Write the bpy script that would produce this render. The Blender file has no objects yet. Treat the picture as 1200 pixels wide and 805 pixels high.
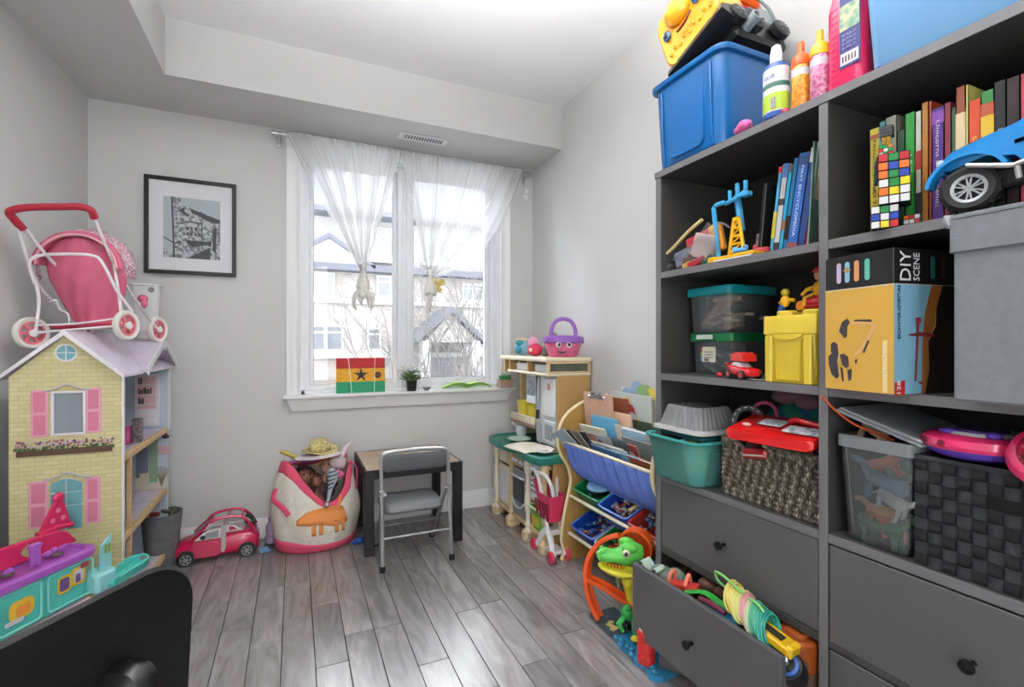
import bpy, math, random
from mathutils import Vector, Matrix
C = bpy.context.scene.collection
sc = bpy.context.scene
PI = math.pi
# ---------------------------------------------------------------- camera
cam_d = bpy.data.cameras.new('camera'); cam = bpy.data.objects.new('camera', cam_d); C.objects.link(cam)
cam.location = (0, 0, 1.164)
cam.rotation_euler = (PI/2, 0, -math.radians(24.2))
cam_d.sensor_width = 36; cam_d.lens = 567/1200*36; cam_d.clip_start = .05; cam_d.clip_end = 300
sc.camera = cam
# ---------------------------------------------------------------- world, light, exposure
w = bpy.data.worlds.new('overcast_sky'); sc.world = w; w.use_nodes = True
wn = w.node_tree.nodes; bgn = wn['Background']
bgn.inputs['Color'].default_value = (.93, .965, 1, 1); bgn.inputs['Strength'].default_value = 8.2
sc.view_settings.view_transform = 'Standard'; sc.view_settings.look = 'None'
sc.view_settings.gamma = 1; sc.view_settings.use_curve_mapping = False
sc.view_settings.exposure = 0.72
def area(name, loc, rot, sx, sy, power, col=(1,1,1), portal=False, shape='RECTANGLE'):
    l = bpy.data.lights.new(name, 'AREA'); l.shape = shape; l.size = sx; l.size_y = sy; l.energy = power; l.color = col
    if portal: l.cycles.is_portal = True
    o = bpy.data.objects.new(name, l); C.objects.link(o); o.location = loc; o.rotation_euler = rot
    return o
area('sky_portal', (.7, 3.42, 1.6), (-PI/2, 0, 0), 1.35, 1.55, 1, portal=True)
# lamp added above the frame to brighten the ceiling (its housing is built with the objects)
area('ceiling_fill_light', (.41, .90, 2.12), (PI, 0, 0), .34, .34, 48, (1, .995, .985), shape='DISK')
area('rear_fill_light', (.15, -1.3, 1.3), (PI/2, 0, .95), 1.0, 2.0, 22, (1, .995, .985))  # unseen fill added behind the camera, turned to brighten the left wall

# ---------------------------------------------------------------- materials
def lin(h):
    if isinstance(h, str):
        h = h.lstrip('#'); c = [int(h[i:i+2], 16)/255 for i in (0, 2, 4)]
    else: c = list(h)
    return tuple(x/12.92 if x <= .04045 else ((x+.055)/1.055)**2.4 for x in c) + (1,)
MC = {}
def mat(name, col, rough=.5, metal=0, noise=None, bump=0, bscale=60, trans=0, emit=0, coat=0, alpha=1, sheen=0, stretch=(1,1,1), col2=None, spec=None, sss=0):
    """principled material; noise=(scale, amount) varies the colour; bump gives fine relief"""
    if name in MC: return MC[name]
    m = bpy.data.materials.new(name); m.use_nodes = True; nt = m.node_tree; b = nt.nodes['Principled BSDF']
    c = lin(col); b.inputs['Base Color'].default_value = c; b.inputs['Roughness'].default_value = rough
    b.inputs['Metallic'].default_value = metal
    if trans: b.inputs['Transmission Weight'].default_value = trans
    if coat: b.inputs['Coat Weight'].default_value = coat
    if sheen: b.inputs['Sheen Weight'].default_value = sheen
    if spec is not None: b.inputs['Specular IOR Level'].default_value = spec
    if alpha < 1: b.inputs['Alpha'].default_value = alpha
    if emit: b.inputs['Emission Color'].default_value = c; b.inputs['Emission Strength'].default_value = emit
    if noise or bump or col2:
        tc = nt.nodes.new('ShaderNodeTexCoord'); mp = nt.nodes.new('ShaderNodeMapping'); mp.inputs['Scale'].default_value = stretch
        nt.links.new(tc.outputs['Object'], mp.inputs['Vector'])
    if noise:
        n = nt.nodes.new('ShaderNodeTexNoise'); n.inputs['Scale'].default_value = noise[0]; n.inputs['Detail'].default_value = 3
        nt.links.new(mp.outputs[0], n.inputs['Vector'])
        cr = nt.nodes.new('ShaderNodeMix'); cr.data_type = 'RGBA'
        k = noise[1]
        if col2: cc = lin(col2)
        else: cc = tuple(min(1, x*(1+k)) for x in c[:3]) + (1,)
        cr.inputs['A'].default_value = tuple(x*(1-k) for x in c[:3]) + (1,) if not col2 else c
        cr.inputs['B'].default_value = cc
        rp = nt.nodes.new('ShaderNodeMapRange'); rp.inputs['From Min'].default_value = .35; rp.inputs['From Max'].default_value = .65
        nt.links.new(n.outputs['Fac'], rp.inputs['Value']); nt.links.new(rp.outputs[0], cr.inputs['Factor'])
        nt.links.new(cr.outputs['Result'], b.inputs['Base Color'])
    if bump:
        n2 = nt.nodes.new('ShaderNodeTexNoise'); n2.inputs['Scale'].default_value = bscale; n2.inputs['Detail'].default_value = 2
        nt.links.new(mp.outputs[0], n2.inputs['Vector'])
        bp = nt.nodes.new('ShaderNodeBump'); bp.inputs['Strength'].default_value = bump; bp.inputs['Distance'].default_value = .002
        nt.links.new(n2.outputs['Fac'], bp.inputs['Height']); nt.links.new(bp.outputs['Normal'], b.inputs['Normal'])
    MC[name] = m; return m
def P_(name, col, rough=.35, **k): return mat('plastic_'+name, col, rough, **k)
def clear_mat(name, col, tint=.55, rough=.12, body=.25):
    """thin translucent plastic: mostly see-through, partly cloudy, with a gloss"""
    if name in MC: return MC[name]
    m = bpy.data.materials.new(name); m.use_nodes = True; nt = m.node_tree; nt.nodes.clear()
    o = nt.nodes.new('ShaderNodeOutputMaterial'); t = nt.nodes.new('ShaderNodeBsdfTransparent'); g = nt.nodes.new('ShaderNodeBsdfGlossy')
    d = nt.nodes.new('ShaderNodeBsdfDiffuse'); tr = nt.nodes.new('ShaderNodeBsdfTranslucent')
    c = lin(col); d.inputs['Color'].default_value = c; tr.inputs['Color'].default_value = c
    t.inputs['Color'].default_value = tuple(1-(1-x)*tint for x in c[:3]) + (1,)
    g.inputs['Roughness'].default_value = rough
    a = nt.nodes.new('ShaderNodeMixShader'); a.inputs[0].default_value = .4
    nt.links.new(d.outputs[0], a.inputs[1]); nt.links.new(tr.outputs[0], a.inputs[2])
    b = nt.nodes.new('ShaderNodeMixShader'); b.inputs[0].default_value = body
    nt.links.new(t.outputs[0], b.inputs[1]); nt.links.new(a.outputs[0], b.inputs[2])
    f = nt.nodes.new('ShaderNodeFresnel'); f.inputs['IOR'].default_value = 1.35
    e = nt.nodes.new('ShaderNodeMixShader'); nt.links.new(f.outputs[0], e.inputs[0])
    nt.links.new(b.outputs[0], e.inputs[1]); nt.links.new(g.outputs[0], e.inputs[2]); nt.links.new(e.outputs[0], o.inputs[0])
    MC[name] = m; return m

# ---------------------------------------------------------------- mesh builder
class MB:
    def __init__(s, M=None): s.v = []; s.f = []; s.m = []; s.mi = 0; s.M = M or Matrix()
    def raw(s, vs, fs):
        b = len(s.v); s.v += [s.M @ Vector(p) for p in vs]
        for f in fs: s.f.append([b+i for i in f]); s.m.append(s.mi)
        return s
    def loft(s, rings, cap=(True, True), closed=True):
        n = len(rings[0]); vs = [p for r in rings for p in r]; fs = []
        for i in range(len(rings)-1):
            for j in range(n if closed else n-1):
                k = (j+1) % n; fs.append((i*n+j, i*n+k, (i+1)*n+k, (i+1)*n+j))
        if cap[0]: fs.append(tuple(range(n))[::-1])
        if cap[1]: fs.append(tuple((len(rings)-1)*n+j for j in range(n)))
        return s.raw(vs, fs)
    def box(s, c, d, R=None, ch=0):
        hx, hy, hz = [q/2 for q in d]; R = R or Matrix(); c = Vector(c)
        ch = min(ch, hx*.9, hy*.9, hz*.9)
        def T(p): return c + R.to_3x3() @ Vector(p)
        if ch <= 0:
            vs = [T((x, y, z)) for z in (-hz, hz) for x, y in ((-hx,-hy),(hx,-hy),(hx,hy),(-hx,hy))]
            return s.raw(vs, [(3,2,1,0),(4,5,6,7),(0,1,5,4),(1,2,6,5),(2,3,7,6),(3,0,4,7)])
        ix, iy, iz = hx-ch, hy-ch, hz-ch
        rings = []
        for z, e in ((-hz, ch), (-iz, 0), (iz, 0), (hz, ch)):
            ax, ay = hx-e, hy-e; cc = ch if e == 0 else 1e-5+0*ch
            q = ch if e == 0 else 0
            if e: pts = [(-ix, -iy), (-ix, -iy), (ix, -iy), (ix, -iy), (ix, iy), (ix, iy), (-ix, iy), (-ix, iy)]
            else: pts = [(-hx, -iy), (-ix, -hy), (ix, -hy), (hx, -iy), (hx, iy), (ix, hy), (-ix, hy), (-hx, iy)]
            rings.append([T((x, y, z)) for x, y in pts])
        n = 8; vs = [p for r in rings[1:3] for p in r]; fs = []
        for j in range(8): k = (j+1) % 8; fs.append((j, k, 8+k, 8+j))
        bt = [T((-ix,-iy,-hz)), T((ix,-iy,-hz)), T((ix,iy,-hz)), T((-ix,iy,-hz))]
        tp = [T((-ix,-iy,hz)), T((ix,-iy,hz)), T((ix,iy,hz)), T((-ix,iy,hz))]
        vs += bt+tp; B = 16; U = 20
        fs += [(B+3, B+2, B+1, B), (U, U+1, U+2, U+3)]
        for q in range(4):
            a, b = 2*q, 2*q+1; nx = (2*q+2) % 8
            fs += [(b, a, B+q), (8+a, 8+b, U+q), (nx, b, B+q, B+(q+1) % 4), (8+b, 8+nx, U+(q+1) % 4, U+q)]
        return s.raw(vs, fs)
    def bb(s, x0, x1, y0, y1, z0, z1, ch=0): return s.box(((x0+x1)/2, (y0+y1)/2, (z0+z1)/2), (abs(x1-x0), abs(y1-y0), abs(z1-z0)), None, ch)
    def tube(s, pts, r, n=8, cap=True, flat=1, closed=False):
        pts = [Vector(p) for p in pts]; N = len(pts); rs = r if isinstance(r, (list, tuple)) else [r]*N
        rings = []; up = None
        for i, p in enumerate(pts):
            if closed: t = pts[(i+1) % N]-pts[i-1]
            else: t = (pts[min(i+1, N-1)]-pts[max(i-1, 0)])
            t.normalize()
            if up is None:
                up = Vector((0,0,1)) if abs(t.z) < .9 else Vector((1,0,0))
            a = (up - t*up.dot(t))
            if a.length < 1e-4: a = t.orthogonal()
            a.normalize(); b = t.cross(a); up = a
            rings.append([p + a*math.cos(2*PI*j/n)*rs[i]*flat + b*math.sin(2*PI*j/n)*rs[i] for j in range(n)])
        if closed: return s.loft(rings+[rings[0]], (False, False))
        return s.loft(rings, (cap, cap))
    def lathe(s, prof, c=(0,0,0), R=None, n=20, cap=(True, True)):
        c = Vector(c); R = (R or Matrix()).to_3x3()
        return s.loft([[c + R @ Vector((r*math.cos(2*PI*j/n), r*math.sin(2*PI*j/n), z)) for j in range(n)] for r, z in prof], cap)
    def cyl(s, a, b, r, n=16, r2=None): return s.tube([a, b], [r, r if r2 is None else r2], n)
    def sph(s, c, r, R=None, n=12, m=8):
        if not isinstance(r, (list, tuple)): r = (r, r, r)
        c = Vector(c); R = (R or Matrix()).to_3x3()
        rings = [[c + R @ Vector((r[0]*math.sin(PI*i/m)*math.cos(2*PI*j/n), r[1]*math.sin(PI*i/m)*math.sin(2*PI*j/n), -r[2]*math.cos(PI*i/m))) for j in range(n)] for i in [.12]+list(range(1, m))+[m-.12]]
        return s.loft(rings)
    def prism(s, poly, o, ax, ay, depth, cap=(True, True)):
        """poly in the plane (ax, ay) at o, extruded by vector depth"""
        o, ax, ay, depth = Vector(o), Vector(ax), Vector(ay), Vector(depth)
        r0 = [o+ax*x+ay*y for x, y in poly]
        return s.loft([r0, [p+depth for p in r0]], cap)
    def grid(s, fn, nu, nv):
        vs = [fn(i/nu, j/nv) for i in range(nu+1) for j in range(nv+1)]
        return s.raw(vs, [(i*(nv+1)+j, (i+1)*(nv+1)+j, (i+1)*(nv+1)+j+1, i*(nv+1)+j+1) for i in range(nu) for j in range(nv)])
def rr(w, d, r, n=4, cx=0, cy=0):
    """rounded rectangle outline"""
    r = min(r, w/2-1e-4, d/2-1e-4); out = []
    for sx, sy, a0 in ((1, 1, 0), (-1, 1, PI/2), (-1, -1, PI), (1, -1, 1.5*PI)):
        for i in range(n+1):
            a = a0 + i*PI/2/n; out.append((cx+sx*(w/2-r)+r*math.cos(a), cy+sy*(d/2-r)+r*math.sin(a)))
    return out
def spline(pts, k=6, closed=False):
    pts = [Vector(p) for p in pts]; out = []; n = len(pts)
    rg = range(n if closed else n-1)
    for i in rg:
        p0, p1, p2, p3 = (pts[(i-1) % n], pts[i], pts[(i+1) % n], pts[(i+2) % n]) if closed else (pts[max(i-1,0)], pts[i], pts[i+1], pts[min(i+2, n-1)])
        for j in range(k):
            t = j/k; out.append(.5*((2*p1)+(p2-p0)*t+(2*p0-5*p1+4*p2-p3)*t*t+(3*p1-p0-3*p2+p3)*t**3))
    if not closed: out.append(pts[-1])
    return out
def RZ(a): return Matrix.Rotation(a, 4, 'Z')
def RX(a): return Matrix.Rotation(a, 4, 'X')
def RY(a): return Matrix.Rotation(a, 4, 'Y')
def AX(x, y, z):
    """rotation matrix whose columns are the given axes"""
    M = Matrix.Identity(4)
    for i, a in enumerate((x, y, z)):
        for j in range(3): M[j][i] = Vector(a)[j]
    return M
WM = {}
def obj(name, mb, mats, parent=None, W=False, sharp=35, solid=0, sub=0, label=None):
    if callable(getattr(mb, 'tessellate', None)): pass
    me = bpy.data.meshes.new(name)
    vs = mb.v
    if W and parent is not None:
        inv = WM[parent].inverted(); vs = [inv @ p for p in vs]
    me.from_pydata([tuple(p) for p in vs], [], mb.f)
    if not isinstance(mats, (list, tuple)): mats = [mats]
    for m in mats: me.materials.append(m)
    if len(mats) > 1: me.polygons.foreach_set('material_index', mb.m)
    me.polygons.foreach_set('use_smooth', [True]*len(me.polygons))
    me.set_sharp_from_angle(angle=math.radians(sharp))
    me.update()
    o = bpy.data.objects.new(name, me); C.objects.link(o)
    if parent is not None: o.parent = parent; WM[o] = WM[parent]
    else: WM[o] = Matrix()
    if solid:
        q = o.modifiers.new('solid', 'SOLIDIFY'); q.thickness = solid; q.offset = 0
    if sub:
        q = o.modifiers.new('sub', 'SUBSURF'); q.levels = sub; q.render_levels = sub
    if label: o['label'] = label
    return o
def thing(name, label, cat, loc=(0,0,0), rotz=0, group=None, R=None):
    o = bpy.data.objects.new(name, None); C.objects.link(o); o.empty_display_size = .05
    M = Matrix.Translation(Vector(loc)) @ (R if R is not None else RZ(rotz))
    o.matrix_world = M; o.location = M.to_translation(); o.rotation_euler = M.to_euler(); WM[o] = M
    o['label'] = label; o['category'] = cat
    if group: o['group'] = group
    return o
def one(name, mb, mats, label, cat, loc=None, group=None, stuff=False, **k):
    """a thing that is a single mesh; geometry in world space, origin moved to loc"""
    if loc is not None:
        L = Vector(loc); mb.v = [p-L for p in mb.v]
    o = obj(name, mb, mats, **k); o['label'] = label; o['category'] = cat
    if loc is not None: o.location = L; WM[o] = Matrix.Translation(L)
    if group: o['group'] = group
    if stuff: o['kind'] = 'stuff'
    return o
def struct(name, mb, m, parent=None, **k):
    o = obj(name, mb, m, parent, **k)
    if parent is None: o['kind'] = 'structure'
    return o
def copy_tree(o, parent=None):
    c = o.copy(); C.objects.link(c); WM[c] = WM.get(o, Matrix())
    if parent is not None: c.parent = parent
    for ch in list(o.children): copy_tree(ch, c)
    return c
def text(s, size, o, ax, ay, m, parent, name='lettering', width=None, ext=.0004, W=False, align='CENTER'):
    """flat print made of letters; centred on o, reading along ax with its top towards ay"""
    cu = bpy.data.curves.new(name, 'FONT'); cu.body = s; cu.size = size; cu.align_x = align; cu.align_y = 'CENTER'; cu.extrude = ext; cu.resolution_u = 2
    t = bpy.data.objects.new('tmp', cu); C.objects.link(t)
    me = bpy.data.meshes.new_from_object(t.evaluated_get(bpy.context.evaluated_depsgraph_get()))
    bpy.data.objects.remove(t)
    ax = Vector(ax).normalized(); ay = Vector(ay).normalized(); az = ax.cross(ay); o = Vector(o); 
    vs = [Vector(v.co) for v in me.vertices]; k = 1
    if width and vs:
        wd = max(v.x for v in vs)-min(v.x for v in vs); k = width/wd if wd else 1
    mb = MB(); mb.raw([o+ax*v.x*k+ay*v.y+az*(v.z+ext) for v in vs], [tuple(p.vertices) for p in me.polygons])
    bpy.data.meshes.remove(me)
    return obj(name, mb, m, parent, W=W)
def quad(mb, o, ax, ay, w, h):
    o, ax, ay = Vector(o), Vector(ax), Vector(ay)
    return mb.raw([o-ax*w/2-ay*h/2, o+ax*w/2-ay*h/2, o+ax*w/2+ay*h/2, o-ax*w/2+ay*h/2], [(0, 1, 2, 3)])
# ================================================================ THE ROOM
wall_m = mat('wall_paint', '#cccccb', .75, noise=(2.5, .015), bump=.12, bscale=350)
wallsh_m = wall_m
ceil_m = mat('ceiling_paint', '#f2f2f3', .85, bump=.5, bscale=220)
trim_m = mat('trim_white_paint', '#e9e9ea', .35, bump=.03, bscale=30)
vinyl_m = mat('window_vinyl', '#e4e6ea', .3, noise=(8, .02))
D = 3.26; XL = -1.0; XR = 1.633; YF = -1.7; ZC = 2.742; ZS = 2.465
SL = math.tan(math.radians(1.75))
def xl(y): return XL-(D-y)*SL
# walls
m = MB()
WX0, WX1, WZ0, WZ1 = .035, 1.362, .85, 2.37
m.bb(XL-.3, WX0, D, D+.16, -.05, ZC+.1); m.bb(WX1, XR+.3, D, D+.16, -.05, ZC+.1)
m.bb(WX0, WX1, D, D+.16, -.05, WZ0); m.bb(WX0, WX1, D, D+.16, WZ1, ZC+.1)
struct('wall_back', m, wall_m)
m = MB(); m.prism([(XL, D), (xl(YF), YF), (xl(YF)-.12, YF), (XL-.12, D)], (0,0,-.05), (1,0,0), (0,1,0), (0,0,ZC+.15)); struct('wall_left', m, wall_m)
m = MB(); m.bb(XR, XR+.12, YF, D, -.05, ZC+.1); struct('wall_right', m, wall_m)
m = MB(); m.bb(-1.3, -.95, YF-.1, YF, -.05, ZC+.1); m.bb(.25, XR+.1, YF-.1, YF, -.05, ZC+.1); m.bb(-.95, .25, YF-.1, YF, 2.1, ZC+.1); m.bb(-.95, .25, YF-.6, YF-.5, -.05, 2.2)
struct('wall_front', m, wall_m)
m = MB(); m.bb(-1.4, XR+.12, YF-.1, D+.16, ZC, ZC+.12); struct('ceiling', m, ceil_m)
m = MB(); m.prism([(XR, 2.82), (-.572, 2.82), (-.572, YF), (xl(YF), YF), (XL, D), (XR, D)][::-1], (0,0,ZS), (1,0,0), (0,1,0), (0,0,ZC-ZS)); struct('ceiling_bulkhead', m, wall_m)
# floor: dark subfloor with every plank on it
m = MB(); m.bb(-1.4, XR+.12, YF-.7, D+.16, -.1, -.012); fl = struct('floor', m, mat('subfloor_dark', '#15100f', .9))
def wood_floor():
    m = bpy.data.materials.new('floor_plank_wood'); m.use_nodes = True; nt = m.node_tree; b = nt.nodes['Principled BSDF']
    tc = nt.nodes.new('ShaderNodeTexCoord'); oi = nt.nodes.new('ShaderNodeObjectInfo')
    ad = nt.nodes.new('ShaderNodeVectorMath'); ad.operation = 'ADD'
    sc_ = nt.nodes.new('ShaderNodeVectorMath'); sc_.operation = 'SCALE'; sc_.inputs['Scale'].default_value = 37
    cb = nt.nodes.new('ShaderNodeCombineXYZ')
    for i in range(3): nt.links.new(oi.outputs['Random'], cb.inputs[i])
    nt.links.new(cb.outputs[0], sc_.inputs[0]); nt.links.new(tc.outputs['Object'], ad.inputs[0]); nt.links.new(sc_.outputs[0], ad.inputs[1])
    mp = nt.nodes.new('ShaderNodeMapping'); mp.inputs['Scale'].default_value = (9, 1.6, 1); nt.links.new(ad.outputs[0], mp.inputs[0])
    n1 = nt.nodes.new('ShaderNodeTexNoise'); n1.inputs['Scale'].default_value = 2.2; n1.inputs['Detail'].default_value = 6; n1.inputs['Distortion'].default_value = 1.2
    nt.links.new(mp.outputs[0], n1.inputs['Vector'])
    mp2 = nt.nodes.new('ShaderNodeMapping'); mp2.inputs['Scale'].default_value = (60, 3, 1); nt.links.new(ad.outputs[0], mp2.inputs[0])
    n2 = nt.nodes.new('ShaderNodeTexNoise'); n2.inputs['Scale'].default_value = 3; n2.inputs['Detail'].default_value = 3; nt.links.new(mp2.outputs[0], n2.inputs['Vector'])
    r1 = nt.nodes.new('ShaderNodeValToRGB'); e = r1.color_ramp.elements
    e[0].position = .3; e[0].color = lin('#706a6b'); e[1].position = .72; e[1].color = lin('#a9a3a3')
    e.new(.5).color = lin('#8c8686')
    nt.links.new(n1.outputs['Fac'], r1.inputs[0])
    hv = nt.nodes.new('ShaderNodeHueSaturation'); nt.links.new(r1.outputs[0], hv.inputs['Color'])
    mr = nt.nodes.new('ShaderNodeMapRange'); mr.inputs['To Min'].default_value = .72; mr.inputs['To Max'].default_value = 1.18
    nt.links.new(oi.outputs['Random'], mr.inputs[0])
    ml = nt.nodes.new('ShaderNodeMath'); ml.operation = 'MULTIPLY'
    m2 = nt.nodes.new('ShaderNodeMapRange'); m2.inputs['To Min'].default_value = .85; m2.inputs['To Max'].default_value = 1.12; nt.links.new(n2.outputs['Fac'], m2.inputs[0])
    nt.links.new(mr.outputs[0], ml.inputs[0]); nt.links.new(m2.outputs[0], ml.inputs[1]); nt.links.new(ml.outputs[0], hv.inputs['Value'])
    nt.links.new(hv.outputs[0], b.inputs['Base Color'])
    rg = nt.nodes.new('ShaderNodeMapRange'); rg.inputs['To Min'].default_value = .27; rg.inputs['To Max'].default_value = .42; b.inputs['Coat Weight'].default_value = .9; b.inputs['Coat Roughness'].default_value = .27
    nt.links.new(n1.outputs['Fac'], rg.inputs[0]); nt.links.new(rg.outputs[0], b.inputs['Roughness'])
    bp = nt.nodes.new('ShaderNodeBump'); bp.inputs['Strength'].default_value = .18; bp.inputs['Distance'].default_value = .002
    nt.links.new(n2.outputs['Fac'], bp.inputs['Height']); nt.links.new(bp.outputs[0], b.inputs['Normal'])
    return m
plank_m = wood_floor()
rnd = random.Random(5); PW = .113
lens = {}
x = .069-PW*11; row = 0
while x < XR:
    y = YF-.5-rnd.random()*.5
    if abs(x-.069) < .01: y = 1.818-1.1*3
    while y < D:
        L = rnd.choice((.45, .6, .75, .9, 1.1)); y1 = min(y+L, D)
        x0, x1 = x, min(x+PW, XR); ya = max(y, YF-.5)
        if y1-ya > .02 and x1-x0 > .01 and x1 > xl(y1)-.02:
            key = (round(y1-ya, 3), round(x1-x0, 3))
            if key not in lens:
                q = MB(); q.box((0, 0, -.006), (x1-x0-.0022, y1-ya-.0022, .012), None, .0013); o = obj('plank', q, plank_m, fl); lens[key] = o.data
            else:
                o = bpy.data.objects.new('plank', lens[key]); C.objects.link(o); o.parent = fl
            o.location = ((x0+x1)/2, (ya+y1)/2, rnd.random()*.0004)
        y += L
    x += PW; row += 1
# baseboards (stepped profile)
BP = [(0, 0), (.016, 0), (.016, .07), (.012, .078), (.012, .095), (.006, .105), (.004, .12), (0, .12)]
m = MB(); m.prism(BP, (XL, D, 0), (0,-1,0), (0,0,1), (XR-XL, 0, 0)); struct('baseboard_back', m, trim_m)
m = MB(); m.prism(BP[::-1], (XR, YF, 0), (-1,0,0), (0,0,1), (0, D-YF, 0)); struct('baseboard_right', m, trim_m)
m = MB(); m.prism(BP, (xl(YF), YF, 0), (1,0,0), (0,0,1), (XL-xl(YF), D-YF, 0)); struct('baseboard_left', m, trim_m)
# ---------------------------------------------------------------- window
wp = MB(); wp.bb(WX0, WX1, D+.13, D+.16, WZ0, WZ0+.03); win = struct('window_1', wp, vinyl_m)
m = MB()   # outer frame (jambs lining the reveal)
m.bb(WX0, WX0+.02, D, D+.155, WZ0, WZ1); m.bb(WX1-.02, WX1, D, D+.155, WZ0, WZ1); m.bb(WX0, WX1, D, D+.155, WZ1-.02, WZ1); m.bb(WX0, WX1, D, D+.155, WZ0, WZ0+.02)
obj('window_jamb', m, vinyl_m, win)
def ringbox(m, x0, x1, z0, z1, w, y0, y1, ch=.004):
    m.bb(x0, x0+w, y0, y1, z0, z1, ch); m.bb(x1-w, x1, y0, y1, z0, z1, ch)
    m.bb(x0+w-.001, x1-w+.001, y0, y1, z1-w, z1, ch); m.bb(x0+w-.001, x1-w+.001, y0, y1, z0, z0+w, ch)
gl = clear_mat('window_glass', '#f2f6fa', .3, .02, .012)
m = MB(); m.bb(.664, .7, D+.05, D+.15, WZ0, WZ1, .004); obj('mullion', m, vinyl_m, win)
for x0, x1 in ((WX0+.018, .668), (.696, WX1-.018)):
    m = MB(); ringbox(m, x0, x1, WZ0+.018, WZ1-.018, .032, D+.04, D+.14, .003)
    m2 = MB(); s_ = obj('sash', m, vinyl_m, win)
    ringbox(m2, x0+.03, x1-.03, WZ0+.046, WZ1-.046, .028, D+.07, D+.12, .005); obj('sash_frame', m2, vinyl_m, s_)
    g = MB(); ringbox(g, x0+.056, x1-.056, WZ0+.072, WZ1-.072, .004, D+.088, D+.1, .001); obj('glazing_seal', g, mat('seal_dark', '#2a2b30', .6), s_)
    g = MB(); g.bb(x0+.05, x1-.05, D+.093, D+.097, WZ0+.066, WZ1-.066); obj('glass_pane', g, gl, s_)
# casing: stepped moulding, mitred look by three pieces
cas = [(0, 0), (.082, 0), (.082, .012), (.07, .018), (.06, .012), (.03, .012), (.016, .02), (0, .02)]
def casing(name, o, ax, ext):
    m = MB(); m.prism([(a, -b) for a, b in cas], o, ax, (0, 1, 0), ext); obj(name, m, trim_m, win)
casing('casing', (-.045, D, .84), (1,0,0), (0,0,1.519)); casing('casing', (1.444, D, .84), (-1,0,0), (0,0,1.519)); casing('casing', (-.045, D, 2.44), (0,0,-1), (1.489,0,0))
m = MB(); m.bb(-.068, 1.468, D-.07, D+.15, .828, .85, .005); obj('window_stool', m, trim_m, win)
m = MB()
m.loft([[(-.015, D, .748), (-.015, D-.02, .75), (-.045, D-.05, .828), (-.045, D, .828)], [(1.415, D, .748), (1.415, D-.02, .75), (1.445, D-.05, .828), (1.445, D, .828)]]); obj('window_apron', m, trim_m, win)
# latch handles on the sill frame
m = MB(); m.box((.24, D+.03, .875), (.11, .02, .02), None, .006); m.tube([(.2, D+.02, .885), (.24, D, .892), (.3, D, .888)], .006, 8); obj('crank_handle', m, vinyl_m, win)

# ================================================================ OUTSIDE
brick_m = bpy.data.materials.new('facade_brick'); brick_m.use_nodes = True
nt = brick_m.node_tree; b = nt.nodes['Principled BSDF']; b.inputs['Roughness'].default_value = .9
tc = nt.nodes.new('ShaderNodeTexCoord'); mp = nt.nodes.new('ShaderNodeMapping'); mp.inputs['Rotation'].default_value = (PI/2, 0, 0)
br = nt.nodes.new('ShaderNodeTexBrick'); br.inputs['Color1'].default_value = lin('#6e6864'); br.inputs['Color2'].default_value = lin('#625c59'); br.inputs['Mortar'].default_value = lin('#746f69')
br.inputs['Scale'].default_value = 1; br.inputs['Brick Width'].default_value = .24; br.inputs['Row Height'].default_value = .09; br.inputs['Mortar Size'].default_value = .008
nt.links.new(tc.outputs['Object'], mp.inputs[0]); nt.links.new(mp.outputs[0], br.inputs['Vector']); nt.links.new(br.outputs['Color'], b.inputs['Base Color'])
stucco = mat('facade_siding', '#6c6a6b', .9); roofm = mat('roof_shingle', '#3c3d45', .9, noise=(12, .12)); wtrim = mat('exterior_white', '#82807e', .6)
paneo = mat('exterior_pane', '#30353d', .15, spec=.8)
HY = 16
hb = thing('townhouse', 'pale brick townhouse row across the street with grey roof and white windows', 'building', (2.5, HY, -4))
m = MB(); m.bb(-9, 16, HY, HY+8, -4, 3.55); obj('brick_wall', m, brick_m, hb, W=True)
m = MB(); m.bb(-9, 16, HY+.05, HY+7.9, 3.55, 5.2); obj('upper_wall', m, stucco, hb, W=True)
m = MB(); m.prism([(-.7, 5.1), (-.7, 5.25), (4, 8.2), (4, 5.1)], (-9.4, HY, 0), (0,1,0), (0,0,1), (25.8, 0, 0)); obj('roof', m, roofm, hb, W=True)
m = MB(); m.bb(-9, 16, HY-.12, HY+.02, 2.42, 2.56); obj('stone_band', m, wtrim, hb, W=True)
m = MB(); m.bb(-9, 16, HY-.12, HY+.02, .7, .85); obj('stone_band', m, wtrim, hb, W=True)
m = MB(); m.bb(-9, 16, HY-.5, HY+.02, 3.4, 3.6); obj('eave_band', m, roofm, hb, W=True)
def gable(x0, x1, z0, zp, y0=HY-.5, y1=HY+1):
    xm = (x0+x1)/2
    m = MB(); m.prism([(x0+.15, z0), (x1-.15, z0), (xm, zp-.12)], (0, y0+.1, 0), (1,0,0), (0,0,1), (0, y1-y0, 0)); obj('gable_wall', m, stucco, hb, W=True)
    m = MB(); m.prism([(x0, z0), (xm, zp), (x1, z0), (x1, z0-.12), (xm, zp-.14), (x0, z0-.12)], (0, y0, 0), (1,0,0), (0,0,1), (0, y1-y0, 0)); obj('gable_roof', m, roofm, hb, W=True)
gable(-.4, 2.3, 3.6, 4.5); gable(-5.5, -2.6, 3.6, 4.5); gable(7.6, 10.6, 3.6, 4.6)
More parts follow.
